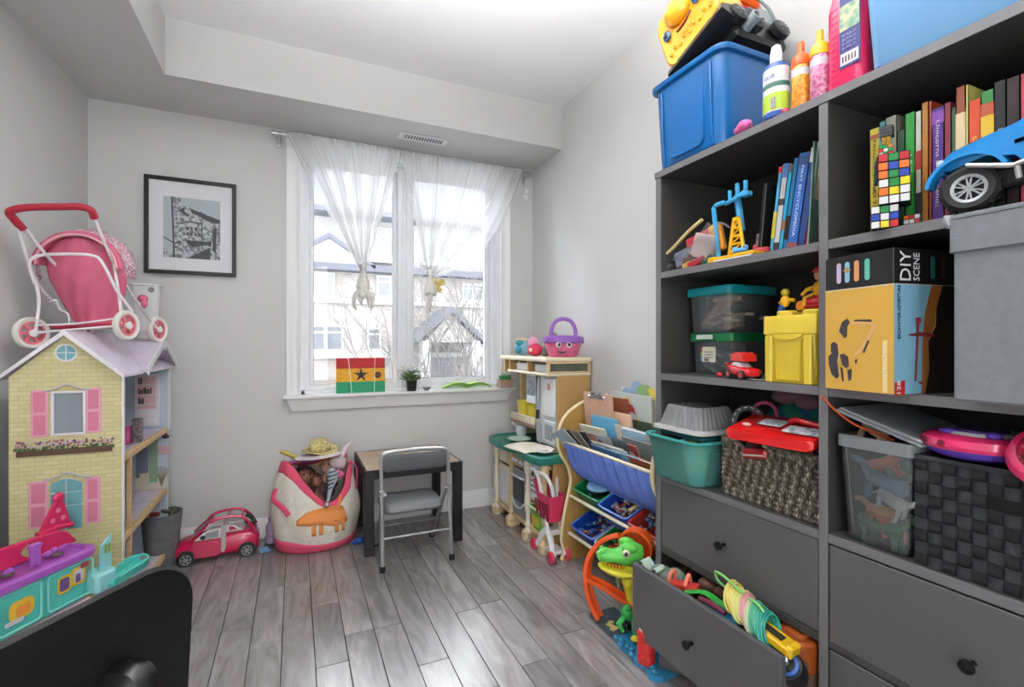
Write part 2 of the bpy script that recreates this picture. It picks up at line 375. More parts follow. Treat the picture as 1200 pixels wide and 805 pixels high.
def hwin(x0, x1, z0, z1, n=2, sp=True):
    f = MB(); ringbox(f, x0, x1, z0, z1, .07, HY-.06, HY+.06, 0)
    wd = (x1-x0-.14)
    for i in range(1, n): f.bb(x0+.07+wd*i/n-.05, x0+.07+wd*i/n+.05, HY-.05, HY+.05, z0+.05, z1-.05)
    f.bb(x0-.1, x1+.1, HY-.14, HY, z0-.14, z0)
    if sp: f.bb(x0+.05, x1-.05, HY-.04, HY+.05, z0+(z1-z0)*.68, z0+(z1-z0)*.68+.05)
    o = obj('house_window', f, wtrim, hb, W=True)
    g = MB(); g.bb(x0+.05, x1-.05, HY-.02, HY+.02, z0+.05, z1-.05); obj('pane', g, paneo, o, W=True)
for a in ((-.1, 1.4, .92, 1.75, 3), (.1, 1.15, 2.62, 3.36, 2), (2.1, 2.56, .92, 1.68, 1), (2.4, 3.3, 2.65, 3.36, 2), (2.2, 3.2, 3.9, 4.9, 2), (5.28, 6.07, 2.63, 3.25, 2), (5.34, 6.13, .97, 1.74, 2), (6.9, 8.2, .95, 1.75, 3), (6.9, 8.1, 2.65, 3.36, 2),
          (-3.4, -1.9, .92, 1.75, 3), (-3.2, -2, 2.62, 3.36, 2), (4.0, 4.9, 3.9, 4.8, 2), (6.2, 7.2, 3.9, 4.8, 2), (9.5, 10.8, .95, 1.75, 3)): hwin(*a)
# porch with a small gable and columns
m = MB(); m.prism([(3.3, 1.35), (4.4, 2.3), (5.5, 1.3), (5.5, 1.15), (4.4, 2.12), (3.3, 1.2)], (0, HY-1.8, 0), (1,0,0), (0,0,1), (0, 1.8, 0)); obj('porch_roof', m, roofm, hb, W=True)
m = MB(); m.prism([(3.55, 1.2), (5.3, 1.2), (4.4, 2.1)], (0, HY-1.6, 0), (1,0,0), (0,0,1), (0, .2, 0)); obj('porch_gable', m, brick_m, hb, W=True)
for px_ in (3.6, 5.2):
    m = MB(); m.bb(px_-.13, px_+.13, HY-1.7, HY-1.44, -4, 1.25); obj('porch_column', m, wtrim, hb, W=True)
m = MB(); m.bb(3.9, 4.9, HY-.05, HY+.02, -1.4, .7); obj('house_door', m, mat('door_dark', '#4a4d55', .5), hb, W=True)
m = MB(); m.bb(-12, 18, HY-3.5, HY-3.3, -4, .1); 
g = MB(); g.bb(-30, 35, 4.2, 60, -4.2, -4); struct('ground', g, mat('ground_outside', '#f0f1f3', .95, noise=(1.5, .03)))
m = MB(); m.bb(-9, 16, HY-3.2, HY-2.8, -4, .2); one('garden_wall', m, mat('snowy_ledge', '#909090', .9), 'long low pale garden wall in front of the townhouses', 'wall', (3, HY-3, -4))
bark = mat('bark_grey', '#3c3937', .9)
def tree(x, y, z, h, seed, label, twist=0):
    rn = random.Random(seed); m = MB()
    def branch(p, d, L, r, lv):
        n = 4; pts = [p]; q = p.copy(); dd = d.copy()
        for i in range(n):
            dd = (dd + Vector((rn.uniform(-.18, .18), rn.uniform(-.15, .15), rn.uniform(-.05, .12)))).normalized(); q = q + dd*L/n; pts.append(q.copy())
        m.tube(pts, [r*(1-.12*i) for i in range(n+1)], 5 if lv < 2 else 3)
        if lv >= 5: return
        for i in range(3 if lv < 3 else 2):
            k = rn.randint(1, n); a = rn.uniform(0, 2*PI); t = Vector((math.cos(a), math.sin(a)*.5, rn.uniform(-.05, .8)))
            branch(pts[k], (dd*.6+t*.9).normalized(), L*rn.uniform(.6, .85), r*.62, lv+1)
        branch(pts[-1], dd, L*.75, r*.66, lv+1)
    branch(Vector((x, y, z)), Vector((.03, 0, 1)), h, h*.026, 0)
    return one('bare_tree', m, bark, label, 'tree', (x, y, z))
tree(3.6, 10.5, -4, 2.6, 3, 'bare leafless tree standing nearest the middle of the window')
tree(5.6, 11.5, -4, 2.3, 8, 'bare leafless tree outside behind the right window pane')
tree(1.35, 9, -4, 1.9, 12, 'bare leafless tree outside behind the left window pane')
tree(3.9, 9.5, -4, 1.75, 21, 'low tangled bare tree in front of the porch gable')
# ================================================================ WALL, CURTAINS, SILL
blk = mat('frame_black', '#141414', .35); steel = mat('brushed_steel', '#b8b8ba', .35, .9); chrome = mat('chrome', '#cfd2d6', .15, 1)
white = mat('white_plastic', '#e8e8e8', .4); dark = mat('dark_plastic', '#1b1b1d', .45); paper = mat('paper_white', '#ecebe6', .8)
t = thing('framed_picture', 'black framed monochrome photo of canal side houses hanging on the back wall', 'picture', (-.5315, D, 1.555))
m = MB(); ringbox(m, -.751, -.312, 1.553, 2.091, .02, D-.03, D-.002, .002); obj('frame', m, blk, t, W=True)
m = MB(); m.bb(-.74, -.32, D-.014, D-.004, 1.565, 2.08); obj('mount', m, mat('mount_board', '#dcdce0', .8), t, W=True)
pm = bpy.data.materials.new('mono_print'); pm.use_nodes = True; nt = pm.node_tree; b = nt.nodes['Principled BSDF']; b.inputs['Roughness'].default_value = .6
tc = nt.nodes.new('ShaderNodeTexCoord'); n1 = nt.nodes.new('ShaderNodeTexNoise'); n1.inputs['Scale'].default_value = 55; n1.inputs['Detail'].default_value = 4
cr = nt.nodes.new('ShaderNodeValToRGB'); cr.color_ramp.elements[0].position = .42; cr.color_ramp.elements[0].color = lin('#6f7278'); cr.color_ramp.elements[1].position = .58; cr.color_ramp.elements[1].color = lin('#b9bcc2')
nt.links.new(tc.outputs['Object'], n1.inputs[0]); nt.links.new(n1.outputs['Fac'], cr.inputs[0]); nt.links.new(cr.outputs[0], b.inputs['Base Color'])
m = MB(); px0, px1, pz0, pz1 = -.665, -.392, 1.645, 1.985
def pq(pts, mi, e=0):
    m.mi = mi; m.raw([(px0+(px1-px0)*a, D-.0145-e, pz0+(pz1-pz0)*c) for a, c in pts], [tuple(range(len(pts)))])
pq([(0,0),(1,0),(1,1),(0,1)], 0)
pq([(.3,.9),(.45,.87),(1,.66),(1,1),(.3,1)], 2, .0003); pq([(0,.15),(.16,.08),(.16,1),(0,1)], 2, .0003); pq([(.17,0),(.2,0),(.16,1),(.13,1)], 1, .0005)
pq([(.45,.84),(.7,.76),(1,.68),(1,.62),(.85,.62),(.5,.76)], 1, .0005); pq([(.5,.05),(.82,.2),(.82,0),(.4,0)], 1, .0005); pq([(.4,.25),(.5,.2),(.75,.24),(.84,.22),(.84,.3),(.4,.3)], 1, .0006)
pq([(.38,.62),(.68,.61),(.68,.22),(.66,.22),(.66,.59),(.38,.6)], 1, .0007)
for i in range(7): 
    a = .4+(i % 4)*.07; c = .38+(i//4)*.09; pq([(a, c), (a+.035, c), (a+.035, c+.05), (a, c+.05)], 1, .0008)
pq([(.86,.15),(.92,.12),(.94,.55),(.86,.52)], 1, .0006); pq([(.27,.8),(.36,.84),(.36,.78),(.44,.72),(.44,.69),(.27,.78)], 1, .0007); pq([(0,.34),(.2,.24),(.2,.22),(0,.32)], 1, .0008); pq([(.2,.26),(.3,.28),(.3,.25),(.2,.23)], 1, .0008)
obj('print', m, [pm, mat('print_dark', '#484b50', .6), mat('print_light', '#a9b4bb', .6)], t, W=True)
# air vent in the bulkhead
t = thing('ceiling_vent', 'white slotted air vent in the bulkhead above the window', 'vent', (.745, 3.03, ZS))
m = MB(); 
for a in ((.59,.9,2.985,3.0),(.59,.9,3.065,3.08),(.59,.62,3.0,3.065),(.87,.9,3.0,3.065)): m.bb(*a, ZS-.008, ZS-.001, .002)
obj('frame', m, trim_m, t, W=True)
m = MB(); m.bb(.61, .88, 2.99, 3.07, ZS-.0015, ZS-.0008); obj('backing', m, mat('vent_shadow', '#4a4a4c', .8), t, W=True)
for i in range(15):
    m = MB(); m.box((.628+i*.0173, 3.0325, ZS-.006), (.008, .068, .003), RY(.6)); obj('slat', m, trim_m, t, W=True)
# curtain rod
t = thing('curtain_rod', 'slim silver curtain rod spanning above the window', 'curtain rod', (.72, 3.17, 2.40))
m = MB(); m.cyl((-.06, 3.17, 2.402), (1.545, 3.17, 2.402), .009, 12); obj('rod', m, steel, t, W=True)
for x in (-.125, 1.58):
    m = MB(); s = 1 if x > 0 else -1; m.tube([(x-s*.065, 3.17, 2.402), (x-s*.05, 3.17, 2.402), (x-s*.045, 3.17, 2.402), (x, 3.17, 2.402)], [.009, .009, .013, .011], 12); obj('finial', m, steel, t, W=True)
for x in (-.085, 1.555):
    m = MB(); m.tube([(x, 3.17, 2.392), (x, 3.2, 2.385), (x, 3.255, 2.375)], .006, 8); m.bb(x-.012, x+.012, 3.25, D, 2.35, 2.41, .003); obj('bracket', m, steel, t, W=True)
# sheers
def sheer_mat():
    m = bpy.data.materials.new('sheer_voile'); m.use_nodes = True; nt = m.node_tree; nt.nodes.clear()
    o = nt.nodes.new('ShaderNodeOutputMaterial'); t = nt.nodes.new('ShaderNodeBsdfTransparent'); d = nt.nodes.new('ShaderNodeBsdfDiffuse'); tr = nt.nodes.new('ShaderNodeBsdfTranslucent')
    d.inputs['Color'].default_value = (.88,.88,.87,1); tr.inputs['Color'].default_value = (.84,.84,.84,1)
    a = nt.nodes.new('ShaderNodeMixShader'); a.inputs[0].default_value = .55; nt.links.new(d.outputs[0], a.inputs[1]); nt.links.new(tr.outputs[0], a.inputs[2])
    b = nt.nodes.new('ShaderNodeMixShader')
    lw = nt.nodes.new('ShaderNodeLayerWeight'); lw.inputs['Blend'].default_value = .35
    mr = nt.nodes.new('ShaderNodeMapRange'); mr.inputs['To Min'].default_value = .27; mr.inputs['To Max'].default_value = .95
    nt.links.new(lw.outputs['Facing'], mr.inputs[0]); nt.links.new(mr.outputs[0], b.inputs[0])
    nt.links.new(t.outputs[0], b.inputs[1]); nt.links.new(a.outputs[0], b.inputs[2]); nt.links.new(b.outputs[0], o.inputs[0]); return m
sheer = sheer_mat(); voile = mat('voile_bunched', '#dedcd4', .9, sheen=.2)
def curtain(x0, x1, kx, kz, label, bow, seed, folds):
    rn = random.Random(seed); ph = [rn.uniform(0, 6.28) for _ in range(6)]
    zt = 2.412
    t = thing('sheer_curtain', label, 'curtain', ((x0+x1)/2, 3.15, 1.8), group='white sheer curtains')
    def fn(u, v):
        # v: 0 top -> 1 knot
        k = v**1.0; xt = x0+(x1-x0)*u
        g = math.sin(u*folds*2*PI+ph[0])*.6 + math.sin(u*folds*1.37*2*PI+ph[1])*.4
        spread = .022
        xk = kx+(u-.5)*spread
        zz = zt+(kz-zt)*v
        e = v
        x = xt+(xk-xt)*e + bow*math.sin(PI*v)*( .0 + u**1.5) - (.05*math.sin(PI*v)*(1-u)**2 if bow else 0)*0
        if bow: zz -= .16*math.sin(PI*v)**1.0*(u**3)
        x += g*.012*(1-v*.5)*math.sin(PI*min(1, v*1.5+.05))**.5
        y = 3.155 - .012 - g*(.008+.016*math.sin(PI*min(v, .9))) - .02*v
        if v > .98: y = 3.13 - .018*math.cos(u*folds*PI)
        return (x, y, zz)
    m = MB(); m.grid(fn, 170, 40); obj('sheer_panel', m, sheer, t, W=True, sharp=180)
    ph[0] += 2.1; ph[1] += 1.3; m = MB(); m.grid(lambda u, v: (fn(u, v)[0], fn(u, v)[1]+.012*math.sin(PI*v)+.003, fn(u, v)[2]), 170, 40); obj('sheer_fold', m, sheer, t, W=True, sharp=180)
    m = MB(); 
    for i in range(60):    # gathered heading around the rod
        pass
    m.grid(lambda u, v: (x0+(x1-x0)*u, 3.17+.016*math.cos(v*2*PI)+.004*math.sin(u*folds*9), 2.405+.02*math.sin(v*2*PI)+.003*math.sin(u*folds*7)), 140, 10); obj('rod_pocket', m, sheer, t, W=True, sharp=180)
    # the knot and the tail below it
    m = MB()
    def ring(z, rx, ry, k, tw=0, cx=0): 
        return [(kx+cx+rx*(1+.14*math.sin(k*a+ph[2]))*math.cos(a+tw), 3.13+ry*(1+.14*math.sin(k*a+ph[3]))*math.sin(a+tw), z) for a in [2*PI*j/28 for j in range(28)]]
    m.loft([ring(kz+.06, .022, .02, 7), ring(kz+.02, .014, .014, 7), ring(kz-.01, .02, .02, 7, .2), ring(kz-.05, .036, .03, 6, .4), ring(kz-.085, .042, .034, 5, .7), ring(kz-.11, .03, .026, 5, 1.0)]); obj('knot', m, voile, t, W=True, sharp=180)
    return t, kx, kz, ph
t, kx, kz, ph = curtain(-.045, .622, .39, 1.60, 'left sheer white curtain gathered and tied in a loose knot', 0, 3, 13)
m = MB()
rn = random.Random(4)
for i in range(7):   # loose petals of the tied end
    a = i*.9; dx = math.cos(a)*.055; 
    m.tube(spline([(kx, 3.13, kz-.09), (kx+dx*.9, 3.125+.02*math.sin(a), kz-.13), (kx+dx*1.1-.005, 3.12, kz-.175-.02*math.sin(i*2.1)), (kx+dx*.8, 3.125, kz-.215-.02*math.cos(i*1.7))], 4), [.018, .026, .03, .03, .032, .03, .028, .026, .022, .02, .014, .008, .004], 8, flat=.45)
obj('tail', m, voile, t, W=True, sharp=180)
t, kx, kz, ph = curtain(.632, 1.5, .815, 1.59, 'right sheer white curtain swept aside and tied in a tight knot', .05, 9, 11)
m = MB(); m.tube(spline([(kx+.03, 3.12, kz-.1), (kx-.01, 3.1, kz-.085), (kx-.03, 3.12, kz-.1), (kx, 3.15, kz-.11), (kx+.03, 3.12, kz-.1)], 5), .012, 8); m.tube([(kx, 3.13, kz-.09), (kx-.003, 3.13, kz-.13), (kx-.01, 3.13, kz-.18), (kx-.012, 3.13, kz-.22)], [.03, .026, .02, .024], 12, flat=.8)
obj('tail', m, voile, t, W=True, sharp=180)
# little star ornament at the rod's end
m = MB(); st = [(math.cos(PI/2+i*PI/5)*(.028 if i % 2 == 0 else .012), math.sin(PI/2+i*PI/5)*(.028 if i % 2 == 0 else .012)) for i in range(10)]
m.prism(st, (1.53, 3.15, 2.27), (1,0,0), (0,0,1), (0,.004,0)); m.prism(st, (1.525, 3.15, 2.225), (1,0,0), (0,0,1), (0,.004,0)); m.tube([(1.53, 3.152, 2.4), (1.53, 3.152, 2.25)], .0012, 4)
one('star_ornament', m, white, 'small white star ornament hanging from right end of curtain rod', 'ornament', (1.53, 3.152, 2.25))
# sun catcher stuck to the glass
m = MB(); 
for a, c, r in ((.92,1.58,.03),(.955,1.60,.026),(.9,1.62,.018),(.94,1.545,.02)): m.lathe([(r, 0), (r*.9, .004)], (a, D+.092, c), RX(PI/2), 14)
one('window_decal', m, mat('decal_yellow', '#f2d27a', .4, noise=(40,.3)), 'pale yellow window decal on the right glass beside the curtain knot', 'decal', (.92, D+.09, 1.58))
# painted canvas on the sill
t = thing('painted_canvas', 'small painted canvas with red, yellow and green bands and black star on sill', 'painting', (.389, 3.225, .85))
R0 = RX(-.06)
cv = [mat('paint_red', '#b3141c', .55, noise=(60,.12)), mat('paint_yellow', '#e0a21c', .55, noise=(60,.12)), mat('paint_green', '#178f5e', .55, noise=(60,.1))]
m = MB(R0)
for i, (a, c) in enumerate(((.155, .222), (.07, .155), (0, .07))): m.mi = i; m.bb(-.15, .15, -.004, .012, a, c)
obj('canvas', m, cv, t)
m = MB(R0); s5 = [(.0+math.cos(PI/2+i*PI/5)*(.048 if i % 2 == 0 else .016), .112+math.sin(PI/2+i*PI/5)*(.048 if i % 2 == 0 else .016)) for i in range(10)]
m.prism(s5, (0, -.0055, 0), (1,0,0), (0,0,1), (0,.001,0)); obj('star', m, blk, t)
m = MB(R0); m.lathe([(.022, 0), (.018, .001)], (.105, -.0045, .11), RX(PI/2), 9); obj('painted_spot', m, mat('paint_brown', '#5a3a1c', .6), t)
for x, k in ((-.07, .012), (.085, -.004)):
    m = MB(R0); m.tube(spline([(x-k*.6, -.006, .222), (x, -.006, .14), (x+k, -.006, 0)], 4), .0022, 6); obj('white_cord', m, white, t)
# flower pot
t = thing('potted_flowers', 'small black pot of white flowers on the window sill', 'potted plant', (.708, 3.205, .85))
m = MB(); m.lathe([(.03, 0), (.036, .06), (.038, .068), (.035, .07), (.033, .06)], n=20, cap=(True, True)); obj('pot', m, dark, t)
m = MB(); rn = random.Random(2); gm = mat('leaf_green', '#5f7a4a', .6, noise=(30,.25))
for i in range(110):
    a = rn.uniform(0, 6.28); e = rn.uniform(.1, 1.3); L = rn.uniform(.03, .085); d = Vector((math.cos(a)*math.sin(e), math.sin(a)*math.sin(e)*.8, math.cos(e)))
    p0 = Vector((0, 0, .06)); p1 = p0+d*L; s = d.cross(Vector((rn.random()-.5, rn.random()-.5, .3))).normalized()*.006
    m.raw([p0+d*L*.3-s*.5, p0+d*L*.3+s*.5, p1+s, p1-s*.6, p1+d*.012], [(0,1,2,4,3)])
obj('leaves', m, gm, t)
fm = mat('petal_white', '#f2f2ee', .7)
fproto = None
for i in range(26):
    a = i*2.4; r = .085*math.sqrt((i+.5)/26); c = Vector((math.cos(a)*r, math.sin(a)*r*.8, .178-r*.7+rn.uniform(-.012, .012)))
    m = MB(Matrix.Translation(c) @ RX(rn.uniform(-.5, .5)) @ RY(rn.uniform(-.5, .5)))
    for j in range(7):
        b_ = j*2*PI/7; m.raw([(0,0,0), (math.cos(b_-.35)*.013, math.sin(b_-.35)*.013, .006), (math.cos(b_)*.026, math.sin(b_)*.026, .004), (math.cos(b_+.35)*.013, math.sin(b_+.35)*.013, .006)], [(0,1,2,3)])
    m.sph((0,0,.004), (.008,.008,.006), n=6, m=4); obj('flower', m, fm, t)
m = MB(); m.lathe([(.016, 0), (.024, .012), (.03, .024), (.028, .024), (.02, .012)], (.81, 3.2, .85), n=16); one('small_dish', m, mat('dish_grey', '#8d949a', .3), 'tiny grey dish next to the flower pot on the sill', 'dish', (.81, 3.2, .85))
# green folded paper
t = one('paper_leaf', MB().grid(lambda u, v: (.92+.36*u, 3.2+(.5-v)*.1*math.sin(PI*min(1, .1+u*.85)), .854+.03*abs(v-.5)*2*math.sin(PI*min(1, .1+u*.85))+.018*abs(math.sin(u*2*PI))), 16, 6), [mat('paper_lime', '#8fc257', .6)], 'lime green folded paper leaf lying on the window sill', 'paper', (1.1, 3.2, .85), solid=.002)
# planter box
t = thing('planter_box', 'little wooden planter box with green sprouts at right end of sill', 'planter', (1.385, 3.2, .85))
m = MB(); ringx = ((-.05,.05,-.03,-.024),(-.05,.05,.024,.03),(-.05,-.044,-.024,.024),(.044,.05,-.024,.024))
for a in ringx: m.bb(*a, 0, .055, .001)
m.bb(-.045, .045, -.025, .025, .005, .045); obj('box', m, mat('planter_terracotta', '#a58672', .8, noise=(40,.12)), t)
for i in range(5):
    m = MB(); x = -.036+i*.018; 
    for j in range(5): a = j*1.26; m.tube([(x, 0, .045), (x+.006*math.cos(a), .008*math.sin(a), .07), (x+.013*math.cos(a), .014*math.sin(a), .088-.004*(j % 2))], [.003, .008, .002], 5, flat=.5)
    obj('sprout', m, mat('sprout_green', '#2e9a5c', .5), t)

# ================================================================ DOLLHOUSE
t = thing('dollhouse', 'tall yellow brick dollhouse with pink shutters standing by the left wall', 'dollhouse', (-.765, 2.68, 0))
DH = t
yb = bpy.data.materials.new('yellow_brick_print'); yb.use_nodes = True; nt = yb.node_tree; b = nt.nodes['Principled BSDF']; b.inputs['Roughness'].default_value = .5
tc = nt.nodes.new('ShaderNodeTexCoord'); mp = nt.nodes.new('ShaderNodeMapping'); mp.inputs['Rotation'].default_value = (PI/2, 0, 0)
br = nt.nodes.new('ShaderNodeTexBrick'); br.inputs['Color1'].default_value = lin('#c4bb88'); br.inputs['Color2'].default_value = lin('#d0c898'); br.inputs['Mortar'].default_value = lin('#b3ab80')
br.inputs['Scale'].default_value = 1; br.inputs['Brick Width'].default_value = .045; br.inputs['Row Height'].default_value = .016; br.inputs['Mortar Size'].default_value = .0012
nt.links.new(tc.outputs['Object'], mp.inputs[0]); nt.links.new(mp.outputs[0], br.inputs['Vector']); nt.links.new(br.outputs['Color'], b.inputs['Base Color'])
whb = mat('dollhouse_white', '#dcdade', .45); lilac = mat('roof_lilac', '#cfc4d4', .5, noise=(20,.05)); pinkp = mat('shutter_pink', '#dc9db4', .5); pinkd = mat('shutter_rose', '#cc7790', .5)
pine = mat('raw_pine', '#c9ab7d', .55, noise=(14,.12), stretch=(1,6,6)); plav = mat('print_lavender', '#b9b3cf', .5)
fx0, fx1, fy, ez, pz, pxc = -.926, -.602, 2.3, 1.045, 1.2, -.767
# facade with the upper window really cut out: pieces around the opening joined into one panel
m = MB(); W0, W1, V0, V1 = -.805, -.717, .832, .985
o_ = (0, fy, 0)
for poly in ([(fx0,0),(fx1,0),(fx1,V0),(fx0,V0)], [(fx0,V0),(W0,V0),(W0,V1),(fx0,V1)], [(W1,V0),(fx1,V0),(fx1,V1),(W1,V1)], [(fx0,V1),(fx1,V1),(fx1,ez),(pxc,pz),(fx0,ez)]):
    m.prism(poly, o_, (1,0,0), (0,0,1), (0,.009,0))
obj('facade', m, yb, t, W=True)
m = MB(); m.bb(fx1-.001, fx1+.006, fy-.001, fy+.012, 0, ez+.002, .001); obj('corner_trim', m, whb, t, W=True)
m = MB(); m.bb(fx0, fx0+.008, fy+.009, 3.05, 0, ez); obj('back_panel', m, mat('dollhouse_wallpaper', '#b7b0b6', .6), t, W=True)
m = MB(); m.prism([(fx0+.008,.0),(fx1,0),(fx1,ez),(pxc,pz-.02),(fx0+.008,ez)], (0,3.03,0), (1,0,0), (0,0,1), (0,.012,0)); obj('far_panel', m, mat('print_sky', '#b9c6d6', .5), t, W=True)
# roof slabs
for nm, a, c in (('roof', (pxc, pz), (fx1+.012, ez-.006)), ('roof', (pxc, pz), (fx0-.022, ez-.006))):
    m = MB(); m.loft([[(a[0], y, a[1]+.012), (c[0], y, c[1]+.006), (c[0], y, c[1]-.004), (a[0], y, a[1])] for y in (2.28, 3.12)]); obj(nm, m, lilac, t, W=True)
m = MB()
for s_ in ((fx1+.012),(fx0-.022)): m.loft([[(pxc, y, pz+.014), (s_, y, ez+.002), (s_, y, ez-.012), (pxc, y, pz-.006)] for y in (2.274, 2.284)])
obj('gable_trim', m, whb, t, W=True)
# cross gable on the open side, with scalloped barge board
gy0, gy1, gz0, gzp = 2.53, 3.15, 1.045, 1.165; gm_ = (gy0+gy1)/2
m = MB()
for s_, e in ((gy0, -1), (gy1, 1)): m.loft([[(x, gm_, gzp+.01), (x, s_, gz0+.008), (x, s_, gz0-.002), (x, gm_, gzp)] for x in (-.767, -.575)])
obj('dormer_roof', m, lilac, t, W=True)
sc_pts = []; N = 8
top = [(gy0-.01, gz0+.004), (gm_-.05, gzp+.012), (gm_+.05, gzp+.012), (gy1+.01, gz0+.004)]
m = MB()
for s_ in (-1, 1):
    for i in range(N):
        f0, f1 = i/N, (i+1)/N
        ya, yb_ = gm_+s_*(.04+.27*f0), gm_+s_*(.04+.27*f1); za, zb = gzp+.012-(gzp-gz0)*f0, gzp+.012-(gzp-gz0)*f1
        m.prism([(ya, za), (yb_, zb), (yb_, zb-.02), ((ya+yb_)/2, (za+zb)/2-.04), (ya, za-.02)], (-.578, 0, 0), (0,1,0), (0,0,1), (.006,0,0))
m.prism([(gm_-.04, gzp+.012), (gm_+.04, gzp+.012), (gm_+.04, gzp-.01), (gm_+.02, gzp-.035), (gm_, gzp-.015), (gm_-.02, gzp-.035), (gm_-.04, gzp-.01)], (-.578, 0, 0), (0,1,0), (0,0,1), (.006,0,0))
obj('scalloped_board', m, whb, t, W=True)
m = MB(); m.bb(-.604, -.592, 3.03, 3.045, .72, ez); obj('balcony_post', m, whb, t, W=True)
# floors with pine edges
for z in (.725, .412, .09):
    m = MB(); m.bb(fx0+.008, fx1-.004, fy+.009, 3.03, z-.01, z); o = obj('storey_floor', m, mat('floor_print', '#c3bccb', .4, noise=(25,.08)), t, W=True)
    m = MB(); m.bb(fx1-.018, fx1, fy+.009, 3.03, z-.022, z+.004, .002); obj('floor_edge', m, pine, o, W=False).data.transform(WM[t].inverted())
m = MB(); m.bb(fx1-.02, fx1-.002, 2.42, 2.438, 0, .705, .002); obj('post', m, pine, t, W=True)
m = MB(); m.bb(fx0+.02, fx1-.02, 2.425, 2.433, .42, .715); obj('partition', m, mat('partition_print', '#a79aa8', .6), t, W=True)
# printed bookcase on the far panel (upper floor)
m = MB(); m.bb(-.74, -.635, 3.018, 3.03, .74, 1.01, .002); o = obj('toy_bookcase', m, whb, t, W=True)
inv = WM[t].inverted()
def sub(nm, mb, mm, par): return obj(nm, mb, mm, par, W=True)
m = MB(); m.bb(-.728, -.65, 3.0165, 3.019, .83, .995); sub('bookcase_inner', m, mat('print_blush', '#dcb9bd', .6), o)
for z in (.855, .905, .955): m = MB(); m.bb(-.73, -.648, 3.014, 3.02, z-.003, z+.001); sub('bookcase_shelf', m, whb, o)
rn = random.Random(6); cols = [mat('tiny_'+str(i), c, .6) for i, c in enumerate(('#35594a', '#8c3b3b', '#37415c', '#2b2b2b'))]
m = MB()
for z, x0, n in ((.906, -.722, 7), (.856, -.722, 3), (.956, -.722, 2)):
    for i in range(n): m.mi = rn.randrange(4); m.bb(x0+i*.008, x0+i*.008+.006, 3.0145, 3.018, z, z+rn.uniform(.022, .034))
sub('printed_books', m, cols, o)
for z in (.75, .788): m = MB(); m.bb(-.725, -.652, 3.015, 3.0185, z, z+.03, .001); sub('bookcase_drawer', m, whb, o)
# lower prints on the far panel
m = MB(); m.bb(-.72, -.685, 3.027, 3.03, .5, .705); m.bb(-.735, -.72, 3.027, 3.03, .48, .7); m.mi = 1; m.bb(-.68, -.645, 3.026, 3.03, .45, .7); m.mi = 2; m.bb(-.74, -.6035, 3.0285, 3.03, .412, .5)
m.mi = 3; m.lathe([(.04, 0), (.038, .001)], (-.622, 3.0295, .61), AX((1,0,0), (0,0,.6), (0,-1,0)), 18); m.mi = 4
for i in range(8): a = .3+i*.35; m.tube([(-.628, 3.028, .425), (-.628+.012*math.cos(a), 3.0275, .47), (-.628+.034*math.cos(a), 3.0275, .49+.04*math.sin(a))], .0018, 4)
obj('printed_scenery', m, [mat('print_greyblue', '#7d8799', .6), mat('print_green', '#87a487', .6), mat('print_cream', '#cfc8b4', .6), mat('print_rose', '#cfa9b3', .6), mat('print_leaf', '#77775c', .6)], t, W=True)
m = MB()
for i in range(5): m.mi = i % 2; m.box((-.62+i*.004, 3.0, .708-.006*i), (.02, .02, .014), RZ(i)); 
obj('hanging_lantern', m, [mat('lantern_dark', '#3a3431', .6), mat('lantern_red', '#6e4a46', .6)], t, W=True)
# shutters, windows, flower box on the facade
def shutter(x0, x1, z0, z1):
    m = MB(); m.bb(x0, x1, fy-.004, fy, z0, z1, .001); s_ = obj('shutter', m, pinkp, t, W=True); zm = (z0+z1)/2
    for a, c in ((z0+.008, zm-.006), (zm+.006, z1-.008)):
        q = MB(); q.bb(x0+.008, x1-.008, fy-.0052, fy-.003, a, c, .0005); sub('shutter_panel', q, pinkd, s_)
for a in ((-.866,-.817,.825,.995), (-.711,-.664,.83,.998), (-.872,-.818,.495,.665), (-.712,-.667,.49,.664)): shutter(*a)
def arch(x0, x1, z0, z1, h):
    xm = (x0+x1)/2; return [(x0, z0), (x1, z0), (x1, z1)]+[(x1-(x1-x0)*i/8, z1+h*math.sin(PI*i/8)) for i in range(1, 8)]+[(x0, z1)]
m = MB(); ringbox(m, W0-.006, W1+.006, V0-.006, V1+.004, .008, fy-.004, fy+.01, .001); o = obj('window_frame', m, whb, t, W=True)
m = MB(); m.bb(W0, W1, fy+.004, fy+.006, V0, V1); sub('window_pane', m, clear_mat('toy_pane', '#c9d6de', .2, .1, .5), o)
for z in (.99, .665):
    m = MB(); m.tube(spline([(-.832, fy-.004, z+.002), (-.8, fy-.004, z+.008), (-.763, fy-.004, z+.024), (-.725, fy-.004, z+.008), (-.694, fy-.004, z+.004)], 4), .004, 6); obj('window_cornice', m, mat('cornice_grey', '#b9b4b4', .6), t, W=True)
m = MB(); m.prism(arch(-.812, -.722, .48, .648, .018), (0, fy, 0), (1,0,0), (0,0,1), (0,-.002,0)); o = obj('window_print', m, mat('print_teal', '#6ba3a8', .4, noise=(9,.2)), t, W=True)
m = MB(); m.bb(-.768, -.766, fy-.003, fy-.002, .48, .665); m.bb(-.812, -.722, fy-.003, fy-.002, .566, .568); m.bb(-.812, -.722, fy-.003, fy-.002, .615, .617); sub('glazing_bars', m, whb, o)
m = MB(); m.lathe([(.033, 0), (.033, .003)], (pxc, fy, 1.13), RX(PI/2), 24); o = obj('round_window', m, whb, t, W=True)
m = MB(); m.lathe([(.027, 0), (.027, .004)], (pxc, fy, 1.13), RX(PI/2), 24); sub('pane', m, mat('print_teal2', '#6fa5b0', .4), o)
